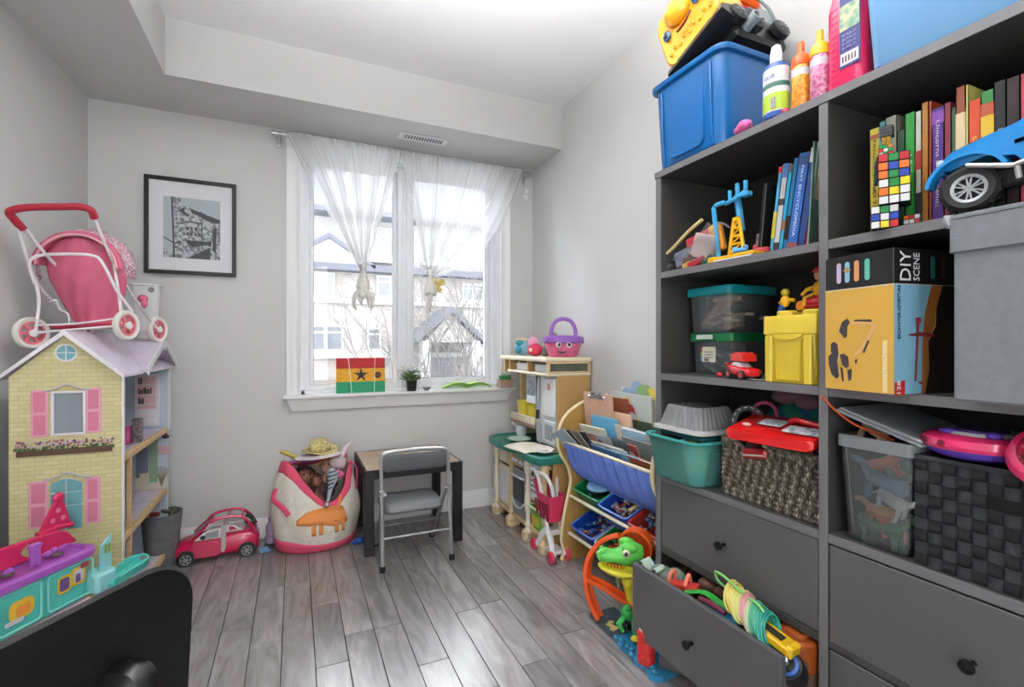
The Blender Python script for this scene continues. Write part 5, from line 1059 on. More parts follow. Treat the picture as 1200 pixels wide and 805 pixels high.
bl = P_('bin_blue_rim', '#5d86d8', .35); gr_ = P_('bin_green_rim', '#1f9a62', .35)
U = tray(1.99, 2.235, 1.36, .385, .42, .20, .11, gb, 'green plastic bin in top row of the organiser, nearest the kitchen', gr_)
U2 = tray(1.765, 1.985, 1.35, .375, .42, .20, .10, bb_, 'blue plastic bin in the middle of the organiser top row', bl)
U3 = tray(1.525, 1.755, 1.35, .365, .42, .20, .10, rb, 'red plastic bin in organiser top row beside the bookcase')
L1 = tray(2.02, 2.235, 1.345, .19, .45, .21, .10, bb_, 'blue plastic bin in bottom row of the organiser, nearest the kitchen', bl)
L2 = tray(1.84, 2.01, 1.345, .185, .45, .21, .10, gb2, 'green plastic bin in the organiser bottom row', P_('rim_grey', '#b9bfca', .4))
L3 = tray(1.525, 1.83, 1.345, .18, .45, .21, .10, bb_, 'blue plastic bin in organiser bottom row behind the dinosaur toy', bl)
def fill(M, dep, w_, n, cols, nm, lb, z=-.055, s=.014, seed=1):
    rn = random.Random(seed); m = MB()
    for i in range(n):
        m.mi = rn.randrange(len(cols)); c = M @ Vector((rn.uniform(.02, dep-.02), rn.uniform(-w_/2+.02, w_/2-.02), z+rn.uniform(-.02, .03)))
        R = (RZ(rn.uniform(0, 6)) @ RX(rn.uniform(-1, 1)))
        k = rn.random()
        if k < .45: m.box(c, (s*rn.uniform(1, 2.4), s*rn.uniform(.8, 1.4), s*rn.uniform(.5, 1.1)), R, s*.12)
        elif k < .75: m.sph(c, s*rn.uniform(.4, .8), n=7, m=5)
        else: m.tube([c, c+(R @ Vector((s*2, 0, s*.5)))], s*.25, 6)
    return one(nm, m, cols, lb, 'toys', M @ Vector((dep/2, 0, z)), stuff=True)
g_ = lambda n, h: mat('fill_'+n, h, .45)
fill(U, .2, .24, 60, [g_('navy','#1c2a4a'), g_('teal','#2a5f6a'), g_('slate','#3b4148')], 'toy_bricks', 'dark small toys filling the green top bin', seed=1)
m = MB(); c = U @ Vector((.10, -.02, .01)); m.sph(c, (.075,.085,.02), RY(-.3), 20, 10); one('toy_disc', m, P_('sky', '#7fb3d8', .35), 'light blue oval toy disc on top of the green bin', 'toy', c)
fill(U2, .2, .21, 90, [g_('white','#c6c8cc'), g_('grey','#8d9096'), g_('red','#b0372f'), g_('silver','#a3a8b0'), g_('brown','#6b4a35')], 'toy_bricks', 'white, grey and red toy bricks in the blue top bin', seed=2)
m = MB(); c = U2 @ Vector((.11, -.085, .005)); m.box(c, (.13,.022,.01), RZ(.1) @ RY(-.3), .003); one('toy_ruler', m, g_('straw', '#c4b483'), 'tan toy ruler lying across the blue top bin', 'ruler', c)
fill(U3, .2, .22, 70, [g_('white','#c6c8cc'), g_('black','#1b1b1f'), g_('steel','#6f7780'), g_('blue2','#3a6bb0')], 'toy_bricks', 'black and white toy pieces in the red top bin', z=-.03, seed=3)
fill(L1, .2, .2, 60, [g_('red','#b0372f'), g_('white','#c6c8cc'), g_('blue2','#3a6bb0'), g_('sky2','#88a8d0')], 'toy_bricks', 'red and white toy pieces in the lower blue bin by the kitchen', seed=4)
fill(L2, .2, .16, 50, [g_('orange','#d0682e'), g_('green3','#2f8a4b'), g_('red','#b0372f')], 'toy_bricks', 'orange and green toy pieces in the lower green bin', z=-.03, seed=5)
fill(L3, .2, .29, 110, [g_('orange','#d0682e'), g_('yellow','#d6b62e'), g_('green3','#2f8a4b'), g_('blue2','#3a6bb0'), g_('red','#b0372f'), g_('black','#1b1b1f')], 'toy_bricks', 'mixed coloured toy bricks in the lower blue bin behind the dinosaur', z=-.02, s=.018, seed=6)
m = MB(); c = L3 @ Vector((.12, .06, .02)); m.box(c, (.06,.09,.03), RZ(.3) @ RY(-.4), .004); one('toy_block', m, g_('tangerine', '#d5552a'), 'orange toy block on top of the lower blue bin', 'toy block', c)
# books standing in the sling: covers face the room, tops tilt towards it
pgm = mat('page_block', '#d8d2c4', .8)
def bookobj(M, w_, h, th, cover, label, group, title=None, tcol='#f0f0f0', spine_title=None, extra=None, nm='book', spine=None):
    """M: origin at the bottom middle of the book; x = across the cover, z = up, -y = front cover, +x edge = fore edge, -x edge = spine"""
    t = bpy.data.objects.new(nm, None); C.objects.link(t); t.empty_display_size = .03; t.matrix_world = M; t.location = M.to_translation(); t.rotation_euler = M.to_euler(); WM[t] = M
    t['label'] = label; t['category'] = 'book' if nm == 'book' else nm.replace('_', ' '); t['group'] = group
    cm = mat('cover_'+cover, cover, .4)
    m = MB(); e = .0012 if th > .004 else .0004
    m.bb(-w_/2, w_/2, -th/2, -th/2+e, 0, h); m.bb(-w_/2, w_/2, th/2-e, th/2, 0, h); m.mi = 1; m.bb(-w_/2, -w_/2+e*1.5, -th/2, th/2, 0, h)
    obj('cover', m, [cm, mat('cover_'+spine, spine, .4) if spine else cm], t)
    m = MB(); m.bb(-w_/2+e*1.5, w_/2-.003, -th/2+e, th/2-e, .003, h-.003); obj('pages', m, pgm, t)
    if extra: extra(t, w_, h, th)
    if title: text(title, min(.03, w_*.16), (0, -th/2-.0006, h*.82), (1,0,0), (0,0,1), mat('ink_'+tcol, tcol, .5), t, width=w_*.8)
    if spine_title: text(spine_title, min(th*.5, .012), (-w_/2-.0006, 0, h*.52), (0,0,-1), (0,-1,0), mat('ink_'+tcol, tcol, .5), t, width=h*min(.74, .034*len(spine_title)+.1))
    return t
def cover_art(cols, seed, z0=.1, z1=.75, n=6):
    def f(t, w_, h, th):
        rn = random.Random(seed); m = MB()
        for i in range(n):
            m.mi = i % len(cols); a, c = rn.uniform(-.38, .3)*w_, rn.uniform(z0, z1)*h
            m.lathe([(rn.uniform(.06, .17)*w_, 0), (.01*w_, .0001)], (a, -th/2-.0003-.0001*i, c), RX(PI/2), 12)
        obj('cover_art', m, [mat('art_'+c, c, .5) for c in cols], t)
    return f
# M for a sling book: across = -y direction (reading left to right for someone facing +x), front cover faces -x
def SB(x, y, z, lean, yaw=0, roll=0): return Matrix.Translation((x, y, z)) @ RZ(-PI/2+yaw) @ RX(lean) @ RY(roll)
G = 'picture books in the fabric sling'
rn = random.Random(9)
bookobj(SB(1.41, 2.13, .50, .62, .1, -.42), .20, .27, .006, '#9fb4c4', 'stack of thin grey blue magazine at kitchen end of the sling', G, nm='magazine') ['label'] = 'thin grey blue magazine jutting out at kitchen end of the sling'
for i, (c, lb) in enumerate((('#4a4038','dark brown magazine fanned at kitchen end of the sling'),('#8d8a7c','khaki magazine fanned behind the dark brown one'),('#30343a','black magazine with curled corner at sling left'),('#a8766a','rust coloured magazine between the curled magazines'))):
    bookobj(SB(1.415+.007*i, 2.11-.02*i, .50+.003*i, .6-.02*i, .1, -.34+.09*i), .19, .265-.006*i, .004, c, lb, G, nm='magazine', extra=cover_art(['#d0ccc0','#5b6470'], i))
bookobj(SB(1.48, 2.04, .53, .22, .1), .2, .27, .01, '#6cb4dc', 'light blue picture book behind the magazines in the sling', G, extra=cover_art(['#3f8ec0','#a5d2e8'], 21))
bookobj(SB(1.46, 2.09, .50, .32, .1), .2, .255, .012, '#dcdcc8', 'cream picture book lying left of the light blue book', G)
bookobj(SB(1.45, 1.90, .475, .46, .05), .22, .235, .008, '#c9b4b8', 'pale pink picture book in middle of the sling', G, extra=cover_art(['#b0424a','#e4dcd4','#7a4a58'], 22))
bookobj(SB(1.465, 1.82, .49, .42, .0), .22, .245, .008, '#a4403f', 'red and white comic book standing in the sling middle', G, extra=cover_art(['#e9e4dc','#7c2430'], 23))
bookobj(SB(1.43, 1.87, .475, .53, .0), .23, .235, .006, '#4673a8', 'blue picture book at front of the sling behind the fabric', G, extra=cover_art(['#7fa5cc','#d6dfe8','#2b4c78'], 24), title='FISH', tcol='#e8edf2')
bookobj(SB(1.475, 1.73, .50, .36, 0), .22, .25, .008, '#8a9a98', 'grey green picture book right of the red comic', G, extra=cover_art(['#c7d0c8','#5b6a66'], 25))
bookobj(SB(1.43, 1.73, .49, .53, 0), .20, .22, .006, '#7db4cc', 'aqua picture book peeking over the front fabric', G)
bookobj(SB(1.432, 1.62, .485, .53, 0), .17, .225, .01, '#a2573c', 'rust red picture book low in the sling by the bookcase', G, extra=cover_art(['#d8b89a'], 26))
def pic(t, w_, h, th):
    m = MB(); m.lathe([(.024, 0), (.022, .0008)], (.045, -th/2, h*.5), RX(PI/2), 18); obj('badge', m, mat('badge_red', '#c0303a', .5), t)
    text('D', .04, (-.06, -th/2-.0006, h*.55), (1,0,0), (0,0,1), mat('ink_navy', '#27386a', .5), t)
bookobj(SB(1.475, 1.775, .545, .3, 0), .18, .235, .018, '#a9cfe4', 'sky blue board book with a red round badge near the bookcase', G, extra=pic)
bookobj(SB(1.49, 1.93, .59, .14, 0), .13, .235, .012, '#efc6a4', 'peach and white book standing tall behind the comics', G, extra=cover_art(['#f3ece0','#e59a6c'], 27))
bookobj(SB(1.505, 1.83, .59, .12, 0), .17, .21, .01, '#47563c', 'dark green book with yellow art behind the board book', G, extra=cover_art(['#e2c22e','#8b9c8a','#e2c22e'], 28))
bookobj(SB(1.535, 1.945, .605, .04, 0), .30, .31, .012, '#c9d0cc', 'large pale activity book with red and yellow art against the wall', G, extra=cover_art(['#b9473e','#dbe4e8','#d8c04a','#9fb6a4','#b9473e'], 29, .1, .9, 12))
bookobj(SB(1.556, 1.91, .63, .02, 0), .30, .31, .01, '#dfe0da', 'white activity pad with coloured letters behind everything in the sling', G, extra=cover_art(['#c46a5a','#7fa56a','#d8c04a','#8aa5c8'], 30, .86, .97, 10))
for i, (x, y, z, w_, h, c, lb, lean, ac) in enumerate(((1.44,1.99,.475,.17,.245,'#d9d4cc','white and pink magazine between the khaki magazine and the pink book',.5,['#c88a90','#7a8a94']),
  (1.45,1.965,.49,.18,.26,'#a8b4bc','pale blue grey comic just behind the white magazine',.45,['#5a4a48','#d8d4cc','#b0603c']),
  (1.455,1.865,.49,.18,.255,'#5c6a70','dark slate comic with bright panels left of the red comic',.42,['#c9c4bc','#a85040','#8fb0c0']),
  (1.44,1.80,.475,.16,.245,'#c4ccc4','pale grey comic right in front of the red comic',.5,['#7c4038','#5a7a8a']),
  (1.48,1.86,.53,.15,.25,'#e6d9cc','cream story book behind the comics near the peach book',.25,['#d07a50','#e8e4dc']),
  (1.44,1.70,.475,.15,.235,'#8a5c40','brown comic right of the aqua book',.5,['#d8c8a0','#4a6a7a']),
  (1.50,2.0,.56,.16,.23,'#7a3c34','maroon book behind the light blue book',.15,['#c8a090']))):
    bookobj(SB(x, y, z, lean, .03*(i % 3)), w_, h, .006, c, lb, G, extra=cover_art(ac, 40+i, .4, .92, 9))
# clipboards
for k_, (x, y, z, c, lb) in enumerate(((1.455, 2.10, .605, '#c39d84', 'tan wooden clipboard with metal clip standing in the sling'), (1.50, 2.035, .59, '#8d4a35', 'dark red brown clipboard behind the tan one'))):
    M = SB(x, y, z, .1, .1); t = thing('clipboard', lb, 'clipboard', M.to_translation(), R=M.to_3x3().to_4x4())
    m = MB(); m.box((0,0,.15), (.23,.004,.31), None, .0015); obj('board', m, mat('clip_'+c, c, .6, noise=(30,.06)), t)
    if k_ == 0:
        m = MB(); m.bb(-.065,.065,-.012,-.002,.275,.292,.003); m.prism([(-.05,.29),(-.04,.31),(.04,.31),(.05,.29)], (0,-.012,0), (1,0,0), (0,0,1), (0,.008,0)); m.tube([(-.03,-.015,.30),(0,-.02,.315),(.03,-.015,.30)], .006, 8); obj('clip', m, chrome, t)

# ================================================================ DINOSAUR TRACK TOY
og = P_('orange', '#e2571c', .35, coat=.2); lg = P_('dino_green', '#5cc04c', .4, noise=(25,.08)); yl = P_('dino_yellow', '#d8cc2c', .4); dgm = P_('frog_green', '#2fa64a', .4); bst = P_('base_blue', '#2b7ea8', .45, noise=(18,.25)); bsd = P_('base_slate', '#39464c', .5, noise=(25,.3)); rdc = P_('can_red', '#c92c26', .35)
t = thing('dinosaur_track_set', 'green headed dinosaur race track toy with orange ramps beside the open drawer', 'toy track set', (1.19, 1.5, 0))
def Kd(nm, fn, mm, par=None, **k): m = MB(); fn(m); return obj(nm, m, mm, par or t, W=True, **k)
Kd('base', lambda m: (m.prism([(1.145,1.74),(1.14,1.60),(1.15,1.55),(1.27,1.56),(1.27,1.74)][::-1], (0,0,0), (1,0,0), (0,1,0), (0,0,.018))), bsd)
Kd('base_edge', lambda m: (m.prism([(1.142,1.56),(1.128,1.50),(1.14,1.46),(1.122,1.42),(1.135,1.38),(1.12,1.33),(1.15,1.30),(1.27,1.32),(1.27,1.555)][::-1], (0,0,0), (1,0,0), (0,1,0), (0,0,.02)), [m.sph((1.14+.012*math.sin(i*2.2), 1.55-.022*i, .022), (.012,.011,.01), n=8, m=5) for i in range(11)]), bst)
Kd('base_marking', lambda m: (m.box((1.172,1.62,.020), (.02,.05,.003), RZ(.3)), m.box((1.158,1.60,.021), (.012,.02,.004), RZ(.5)), m.box((1.185,1.645,.021), (.02,.014,.004), RZ(-.3))), mat('print_sand', '#b9ae6a', .5))
def ramp(pts, w_, up=(0,0,1), mm=og, nm='ramp'):
    ps = spline(pts, 6); m = MB(); rgs = []
    for i, p in enumerate(ps):
        tn = (ps[min(i+1, len(ps)-1)]-ps[max(i-1, 0)]).normalized(); s_ = tn.cross(Vector(up)).normalized(); n_ = s_.cross(tn)
        rgs.append([p-s_*w_/2-n_*.003, p+s_*w_/2-n_*.003, p+s_*w_/2+n_*.014, p+s_*(w_/2-.005)+n_*.014, p+s_*(w_/2-.006)+n_*.002, p-s_*(w_/2-.006)+n_*.002, p-s_*(w_/2-.005)+n_*.014, p-s_*w_/2+n_*.014])
    m.loft(rgs); return obj(nm, m, mm, t, W=True)
ramp([(1.155,1.69,.02),(1.135,1.725,.09),(1.125,1.74,.18),(1.14,1.735,.27),(1.18,1.70,.34),(1.23,1.65,.375)], .05, up=(.7,-1,0))
ramp([(1.13,1.73,.17),(1.17,1.67,.155),(1.21,1.60,.13),(1.235,1.53,.115)], .045)
# big loop at the back
m = MB(); c = Vector((1.285, 1.61, .33)); R3 = AX(Vector((.55,-.83,0)), (0,0,1), Vector((-.83,-.55,0)).normalized()*1)
m.loft([[c + R3 @ Vector((r*math.cos(a), r*math.sin(a), z)) for r, z in ((.062,-.022),(.072,-.022),(.072,.022),(.062,.022))] for a in [2*PI*i/32 for i in range(33)]], (False, False)); obj('loop', m, og, t, W=True)
Kd('loop_backing', lambda m: m.lathe([(.064,0),(.06,.003)], c+Vector((.01,.007,0)), R3, 28), P_('orange_deep', '#c84a1a', .4))
Kd('tower', lambda m: m.tube(spline([(1.24,1.53,.02),(1.235,1.55,.1),(1.23,1.58,.18),(1.22,1.60,.26)], 4), [.024]*13, 10), yl)
# head: broad skull with brow ridges, snout, lower jaw with teeth, eyes
HM = Matrix.Translation((1.195, 1.575, .315)) @ RZ(math.radians(152)) @ RY(-.12)
def Kh(nm, fn, mm, par=None): m = MB(HM); fn(m); return obj(nm, m, mm, par or t, W=True)
def ell(x, a, b_, zc, n=18, flat=0): return [(x, a*math.cos(q), zc+max(-flat if flat else -9, b_*math.sin(q))) for q in [2*PI*i/n for i in range(n)]]
hd = Kh('head', lambda m: m.loft([ell(-.075,.012,.014,.02), ell(-.068,.034,.036,.018), ell(-.04,.048,.046,.018), ell(-.005,.05,.043,.014), ell(.02,.042,.03,.004), ell(.045,.037,.024,-.002), ell(.075,.038,.026,-.002), ell(.095,.03,.02,-.006), ell(.104,.012,.008,-.01)]), lg)
for s_ in (-1, 1):
    Kh('brow', lambda m: m.sph((-.012, s_*.032, .048), (.032,.018,.02), n=14, m=8), lg, hd)
    e = Kh('eye', lambda m: m.sph((-.0, s_*.0445, .032), (.016,.010,.016), n=14, m=8), mat('eye_cream', '#dcc9b0', .25), hd)
    Kh('pupil', lambda m: m.sph((.003, s_*.053, .032), (.007,.004,.008), n=10, m=6), eye_m, hd)
    Kh('nostril', lambda m: m.sph((.085, s_*.018, .014), (.012,.010,.009), n=10, m=6), lg, hd)
Kh('lower_jaw', lambda m: m.loft([ell(-.05,.04,.02,-.055), ell(0,.045,.022,-.06), ell(.05,.036,.018,-.056), ell(.085,.026,.012,-.048), ell(.095,.01,.006,-.045)]), yl)
Kh('neck', lambda m: m.tube([(-.04,0,-.02),(-.045,0,-.07),(-.03,0,-.11)], [.044,.04,.03], 14), yl)
for i in range(9):
    for s_ in (-1, 1): Kh('tooth', lambda m: m.loft([[(-.02+i*.013+.004*math.cos(q), s_*(.040-.0015*max(0, i-4)**1.4)+.003*math.sin(q), -.02) for q in (0, 1.57, 3.14, 4.71)], [(-.02+i*.013+.0005*math.cos(q), s_*(.039-.0015*max(0, i-4)**1.4)+.0005*math.sin(q), -.036) for q in (0, 1.57, 3.14, 4.71)]]), yl, hd)
Kh('tongue', lambda m: m.sph((.02,0,-.04), (.05,.022,.008), n=12, m=6), og)
# small green frog-like launcher, sticker shield and red can
Kd('launcher', lambda m: (m.sph((1.205,1.56,.10), (.03,.028,.03)), m.sph((1.195,1.545,.125), (.014,.012,.014)), m.tube([(1.19,1.56,.09),(1.165,1.565,.06),(1.175,1.55,.035)], [.012,.012,.009]), m.tube([(1.215,1.535,.09),(1.2,1.51,.055),(1.205,1.505,.03)], [.012,.012,.009])), dgm)
Kd('launcher_foot', lambda m: m.sph((1.205,1.50,.03), (.03,.022,.012)), yl)
Kd('shield', lambda m: m.box((1.195,1.615,.205), (.004,.05,.045), RZ(-.4) @ RX(.3), .001), mat('shield_print', '#b9b08a', .5, noise=(60,.6), col2='#4c7a4c'))
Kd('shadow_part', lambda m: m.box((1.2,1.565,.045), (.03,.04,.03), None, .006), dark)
Kd('red_can', lambda m: (m.lathe([(.028,0),(.032,.006),(.032,.03),(.029,.036),(.032,.042),(.032,.075),(.029,.081),(.032,.087),(.032,.112),(.028,.12)], (1.15,1.385,.02), n=22), m.sph((1.125,1.37,.05), (.008,.01,.01))), rdc)
Kd('can_cap', lambda m: m.lathe([(.028,0),(.026,.008),(.01,.01)], (1.15,1.385,.139), n=20), P_('cap_pale', '#c9a9a4', .4))
# grey tube under the drawer
m = MB(); m.tube(spline([(1.20,1.36,.035),(1.24,1.28,.04),(1.27,1.2,.035),(1.27,1.05,.035)], 5), .03, 12); one('toy_tube', m, mat('tube_dull', '#5a5654', .5), 'dull grey toy tube on the floor beneath the open drawer', 'toy', (1.25, 1.2, 0))

# ================================================================ BOOKCASE
bcm = mat('bookcase_grey', '#565556', .42, noise=(3,.04), bump=.03, bscale=200); bci = mat('bookcase_inside', '#2b2a29', .55); bcb = mat('bookcase_body', '#3f3e3d', .5, noise=(3,.05)); bce = mat('bookcase_edge_lit', '#6b6a6c', .4)  # edges are the same paint; window light on them put into the colour
t = thing('bookcase', 'tall dark grey bookcase with drawers along the right wall', 'bookcase', (1.44, .8, 0))
BK = t; X1 = 1.26; XB = 1.625
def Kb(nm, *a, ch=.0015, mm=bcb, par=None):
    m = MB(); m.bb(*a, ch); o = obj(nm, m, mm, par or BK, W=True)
    if a[0] <= X1+.0001: e = MB(); e.bb(a[0]-.0008, a[0]+.003, a[2]+.0008, a[3]-.0008, a[4]+.0008, a[5]-.0008, .0004); obj('edge_strip', e, bce, o, W=True)  # strip along each board front, lighter to paint in the window light
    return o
Kb('top_board', X1-.002, XB, .178, 1.467, 1.791, 1.816)
Kb('side_panel', X1, XB, 1.434, 1.462, 0, 1.791); Kb('side_panel', X1, XB, .182, .207, 0, 1.791); Kb('middle_panel', X1, XB, .807, .832, 0, 1.791)
for ya, yb_ in ((.832, 1.434), (.207, .807)):
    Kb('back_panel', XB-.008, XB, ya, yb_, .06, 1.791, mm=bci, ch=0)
    for z in (1.408, 1.027): Kb('shelf', X1, XB-.008, ya, yb_, z, z+.0245)
    Kb('counter_board', X1, XB-.008, ya, yb_, .648, .672)
    Kb('drawer_rail', X1+.001, X1+.03, ya, yb_, .377, .40)
    Kb('plinth', X1+.004, X1+.03, ya, yb_, 0, .09)
knobm = mat('knob_black', '#141418', .3, .3)
def drawer(ya, yb_, z0, z1, dx=0, open_=False):
    m = MB(); m.bb(X1-dx, X1-dx+.018, ya, yb_, z0, z1, .0015); o = obj('drawer', m, bcm, BK, W=True)
    m = MB()
    xa = X1-dx+.018; xb = XB-.03-dx*.2
    m.bb(xa, xb, ya+.012, ya+.026, z0+.02, z1-.05); m.bb(xa, xb, yb_-.026, yb_-.012, z0+.02, z1-.05); m.bb(xb, xb+.012, ya+.012, yb_-.012, z0+.02, z1-.05); m.bb(xa, xb, ya+.012, yb_-.012, z0+.02, z0+.03)
    obj('drawer_box', m, mat('drawer_inside', '#6f5844', .6), o, W=True)
    m = MB(); m.lathe([(.006,0),(.006,.014),(.011,.02),(.0145,.027),(.013,.033),(.006,.036)], (X1-dx, (ya+yb_)/2+.006, (z0+z1)/2-.006), RY(-PI/2), 18); obj('knob', m, knobm, o, W=True)
    return o
drawer(.835, 1.430, .4035, .6455); drawer(.210, .804, .396, .643)
drawer(.838, 1.430, .115, .366, dx=.135); drawer(.210, .804, .098, .373)

# ---------------------------------------------------------------- on top of the bookcase
ZT = 1.816
t = thing('storage_tub', 'large bright blue plastic storage tub on top of the bookcase', 'storage tub', (1.415, 1.305, ZT))
bt = P_('tub_blue', '#085c9c', .28, coat=.3, noise=(3,.04))
def tr(g, z, cx_=1.415, cy_=1.307): return [(x, y, z) for x, y in rr(.30+g, .31+g, .045, 6, cx_, cy_)]
m = MB(); m.loft([tr(-.02, ZT+.0), tr(-.004, ZT+.008), tr(.0, ZT+.02), tr(.022, ZT+.30), tr(.016, ZT+.302), tr(-.012, ZT+.03)]); obj('tub', m, bt, t, W=True)
m = MB(); m.loft([tr(.022, ZT+.298), tr(.046, ZT+.300), tr(.050, ZT+.306), tr(.05, ZT+.316), tr(.03, ZT+.322), tr(.018, ZT+.316)]+[tr(.018, ZT+.298)], (False, False)); obj('rim', m, bt, t, W=True)
for y in (1.19, 1.42): m = MB(); m.tube([(1.265, y, ZT+.012), (1.255, y+.0, ZT+.16), (1.252, y, ZT+.28)], .004, 6); obj('rib', m, bt, t, W=True)
m = MB(); m.loft([[(x_, y+1.305, z+ZT+.15) for y, z in rr(a, b_, .03)] for a, b_, x_ in ((.17,.26,1.2655),(.165,.255,1.2545))]); obj('front_panel', m, bt, t, W=True)
# smiling yellow truck lying tilted in the tub
TM = Matrix.Translation((1.268, 1.262, 2.20)) @ AX((1,0,0), (0,.929,-.37), (0,.37,.929))
t = thing('toy_truck', 'big yellow smiling toy truck tilted on top of the blue tub', 'toy truck', (1.40, 1.26, 2.2), R=AX((1,0,0), (0,.929,-.37), (0,.37,.929)))
ty = P_('truck_yellow', '#f0a81a', .32, coat=.3); tdk_ = mat('truck_black', '#191a1c', .4); tgy = mat('truck_grey', '#5c6062', .4); tlt = mat('truck_tube', '#8f9a9c', .35); tred = P_('truck_red', '#b3202c', .35); tor = P_('truck_orange', '#e2641c', .35)
def Kt(nm, fn, mm, par=None): m = MB(TM); fn(m); return obj(nm, m, mm, par or t, W=True)
def fring(x, g, zt): return [(x, y, z) for y, z in rr(.25+g, zt, .05, 6, 0, zt/2)]
cab = Kt('cab', lambda m: m.loft([fring(-.01, -.06, .18), fring(-.018, -.02, .20), fring(-.01, .0, .235), fring(.03, .008, .26), fring(.10, 0, .27), fring(.13, -.02, .25)]), ty)
Kt('nose', lambda m: m.sph((-.018, .012, .175), (.03,.058,.05), n=18, m=12), ty, cab)
Kt('mouth', lambda m: m.tube(spline([(-.022, .04, .098), (-.028, .015, .088), (-.028, -.012, .092), (-.022, -.035, .112)], 5), [.002]+[.0045]*14+[.001], 8), mat('mouth_brown', '#6e1a1c', .4), cab)
for y in (.085, -.062):
    e = Kt('eye', lambda m: m.sph((-.018, y, .135), (.008,.017,.021), n=14, m=8), mat('eye_blue', '#3d6a9c', .2), cab)
    Kt('pupil', lambda m: m.sph((-.025, y, .135), (.003,.009,.013), n=10, m=6), eye_m, e)
    Kt('eye_highlight', lambda m: m.sph((-.028, y+.004, .142), (.0015,.0035,.004), n=8, m=4), white, e)
for i in range(9): Kt('freckle_bump', lambda m: m.sph((-.0145, -.095+.024*i, .055+.012*(i % 2)), (.005,.006,.009), n=8, m=5), P_('truck_amber', '#dd9412', .4), cab)
Kt('bumper', lambda m: m.loft([[(x, y, z) for x, z in ((-.022,-.008),(-.010,.018),(.05,.03),(.08,-.03),(.02,-.03))] for y in (-.132,.132)]), tdk_)
Kt('chassis', lambda m: m.bb(.05, .30, -.11, .11, -.06, .05, .012), tdk_)
Kt('tank', lambda m: m.bb(.12, .29, -.10, .10, .05, .20, .02), tred)
Kt('rear_body', lambda m: (m.bb(.20, .315, -.115, .05, .02, .13, .02)), tlt)
Kt('exhaust_pipe', lambda m: m.loft([[(.10+r*math.cos(q), -.14+z, -.03+r*math.sin(q)) for q in [2*PI*i/18 for i in range(18)]] for r, z in ((.019,.05),(.019,-.02),(.015,-.02),(.015,.04))], (True, True)), tlt)
for x, r in ((.055,.034), (.125,.045), (.255,.036)):
    for s_ in (-1, 1):
        w_ = Kt('wheel', lambda m: m.lathe([(r*.8,-.014),(r,-.01),(r,.01),(r*.8,.014)], (x, s_*.128, -.005), RX(PI/2), 22), tdk_)
        def hub(m):
            m.lathe([(r*.28,-.004),(r*.24,.004)], (x, s_*.144, -.005), RX(PI/2), 12)
            for k in range(6): m.box((x+r*.45*math.cos(k*PI/3), s_*.1425, -.005+r*.45*math.sin(k*PI/3)), (r*.6,.003,r*.14), RY(-k*PI/3))
        Kt('hub', hub, tgy, w_)
Kt('crane_arm', lambda m: m.tube([(.13,-.10,.17),(.22,-.115,.12)], .017, 10), tor)
Kt('arm_frame', lambda m: m.tube(spline([(.11,-.11,.20),(.16,-.13,.15),(.24,-.13,.10),(.27,-.12,.06)], 4), .006, 8), tlt)
Kt('tail_light', lambda m: m.sph((.285,-.12,.03), .012), P_('lime', '#b5c92e', .4))
toy('toy_peg', 'green plastic bottle top sticking up at left end of the blue tub', 'toy', (1.33, 1.44, 2.15), P_('vivid_green', '#1f9a3a', .35), lambda m: m.lathe([(.014,-.03),(.016,.0),(.010,.006),(.010,.045),(.008,.05)], n=14), ry=.15)
toy('toy_piece', 'dark red toy piece at left end of the blue tub', 'toy', (1.30, 1.475, 2.14), P_('maroon', '#7e2230', .4), lambda m: (m.box((0,0,0), (.03,.05,.03), RX(.4), .006), m.sph((0,.01,.01), .012)))
def blob(nm, lb, cat, loc, h, r, mm=None): m = MB(); m.sph(loc, r, n=14, m=8); m.sph(Vector(loc)+Vector((.0, r[1]*.9, -r[2]*.2)), [q*.6 for q in r], n=12, m=6); return one(nm, m, mm or mat('blob_'+h, h, .6), lb, cat, loc)
blob('plush_ball', 'pink fuzzy ball by the blue tub at the edge of bookcase top', 'toy', (1.275, 1.075, ZT+.022), '#c0568e', (.02,.026,.02))
# bottles
def bottle(nm, label, x, y, rx, ry, prof, parts, group=None):
    q = thing(nm, label, 'bottle', (x, y, ZT), group=group)
    for pn, pf2, mm in parts:
        m = MB(); m.loft([[(rx*k*math.cos(a), ry*k*math.sin(a), z) for a in [2*PI*i/24 for i in range(24)]] for k, z in pf2]); obj(pn, m, mm, q)
    return q
gb1 = P_('glue_blue', '#2a4f96', .3)
q = bottle('glue_bottle', 'white glue bottle with blue base and green label beside the blue tub', 1.295, .982, .032, .036, None,
  [('body', [(.8,0),(1,.008),(1,.15),(.85,.165),(.5,.172)], gb1), ('front_label', [(1.015,.022),(1.015,.15)], mat('label_white', '#d4d6dc', .5)), ('green_band', [(1.03,.026),(1.03,.075)], mat('label_green', '#a9c23c', .5)), ('blue_stripe', [(1.03,.092),(1.03,.106)], mat('label_teal', '#3d6a5c', .5)), ('cap', [(.5,.17),(.48,.20),(.36,.222),(.2,.226)], mat('cap_white', '#e2e2e2', .4))])
text('GLUE', .014, (-.0338, -.004, .122), (0,-1,0), (0,0,1), mat('ink_blueg', '#4a62a8', .5), q)
m = MB(); m.bb(-.0345,-.0335,-.022,-.008,.03,.06); obj('barcode', m, mat('barcode_grey', '#9a9298', .5, noise=(200,.6)), q)
toy('marker_pen', 'blue and white marker standing behind the glue bottle', 'pen', (1.335, 1.02, ZT), [P_('navy_pen', '#2a3f86', .4), white], lambda m: (m.cyl((0,0,0),(0,0,.12),.012), m.__setattr__('mi', 1), m.cyl((0,0,.12),(0,0,.165),.013)))
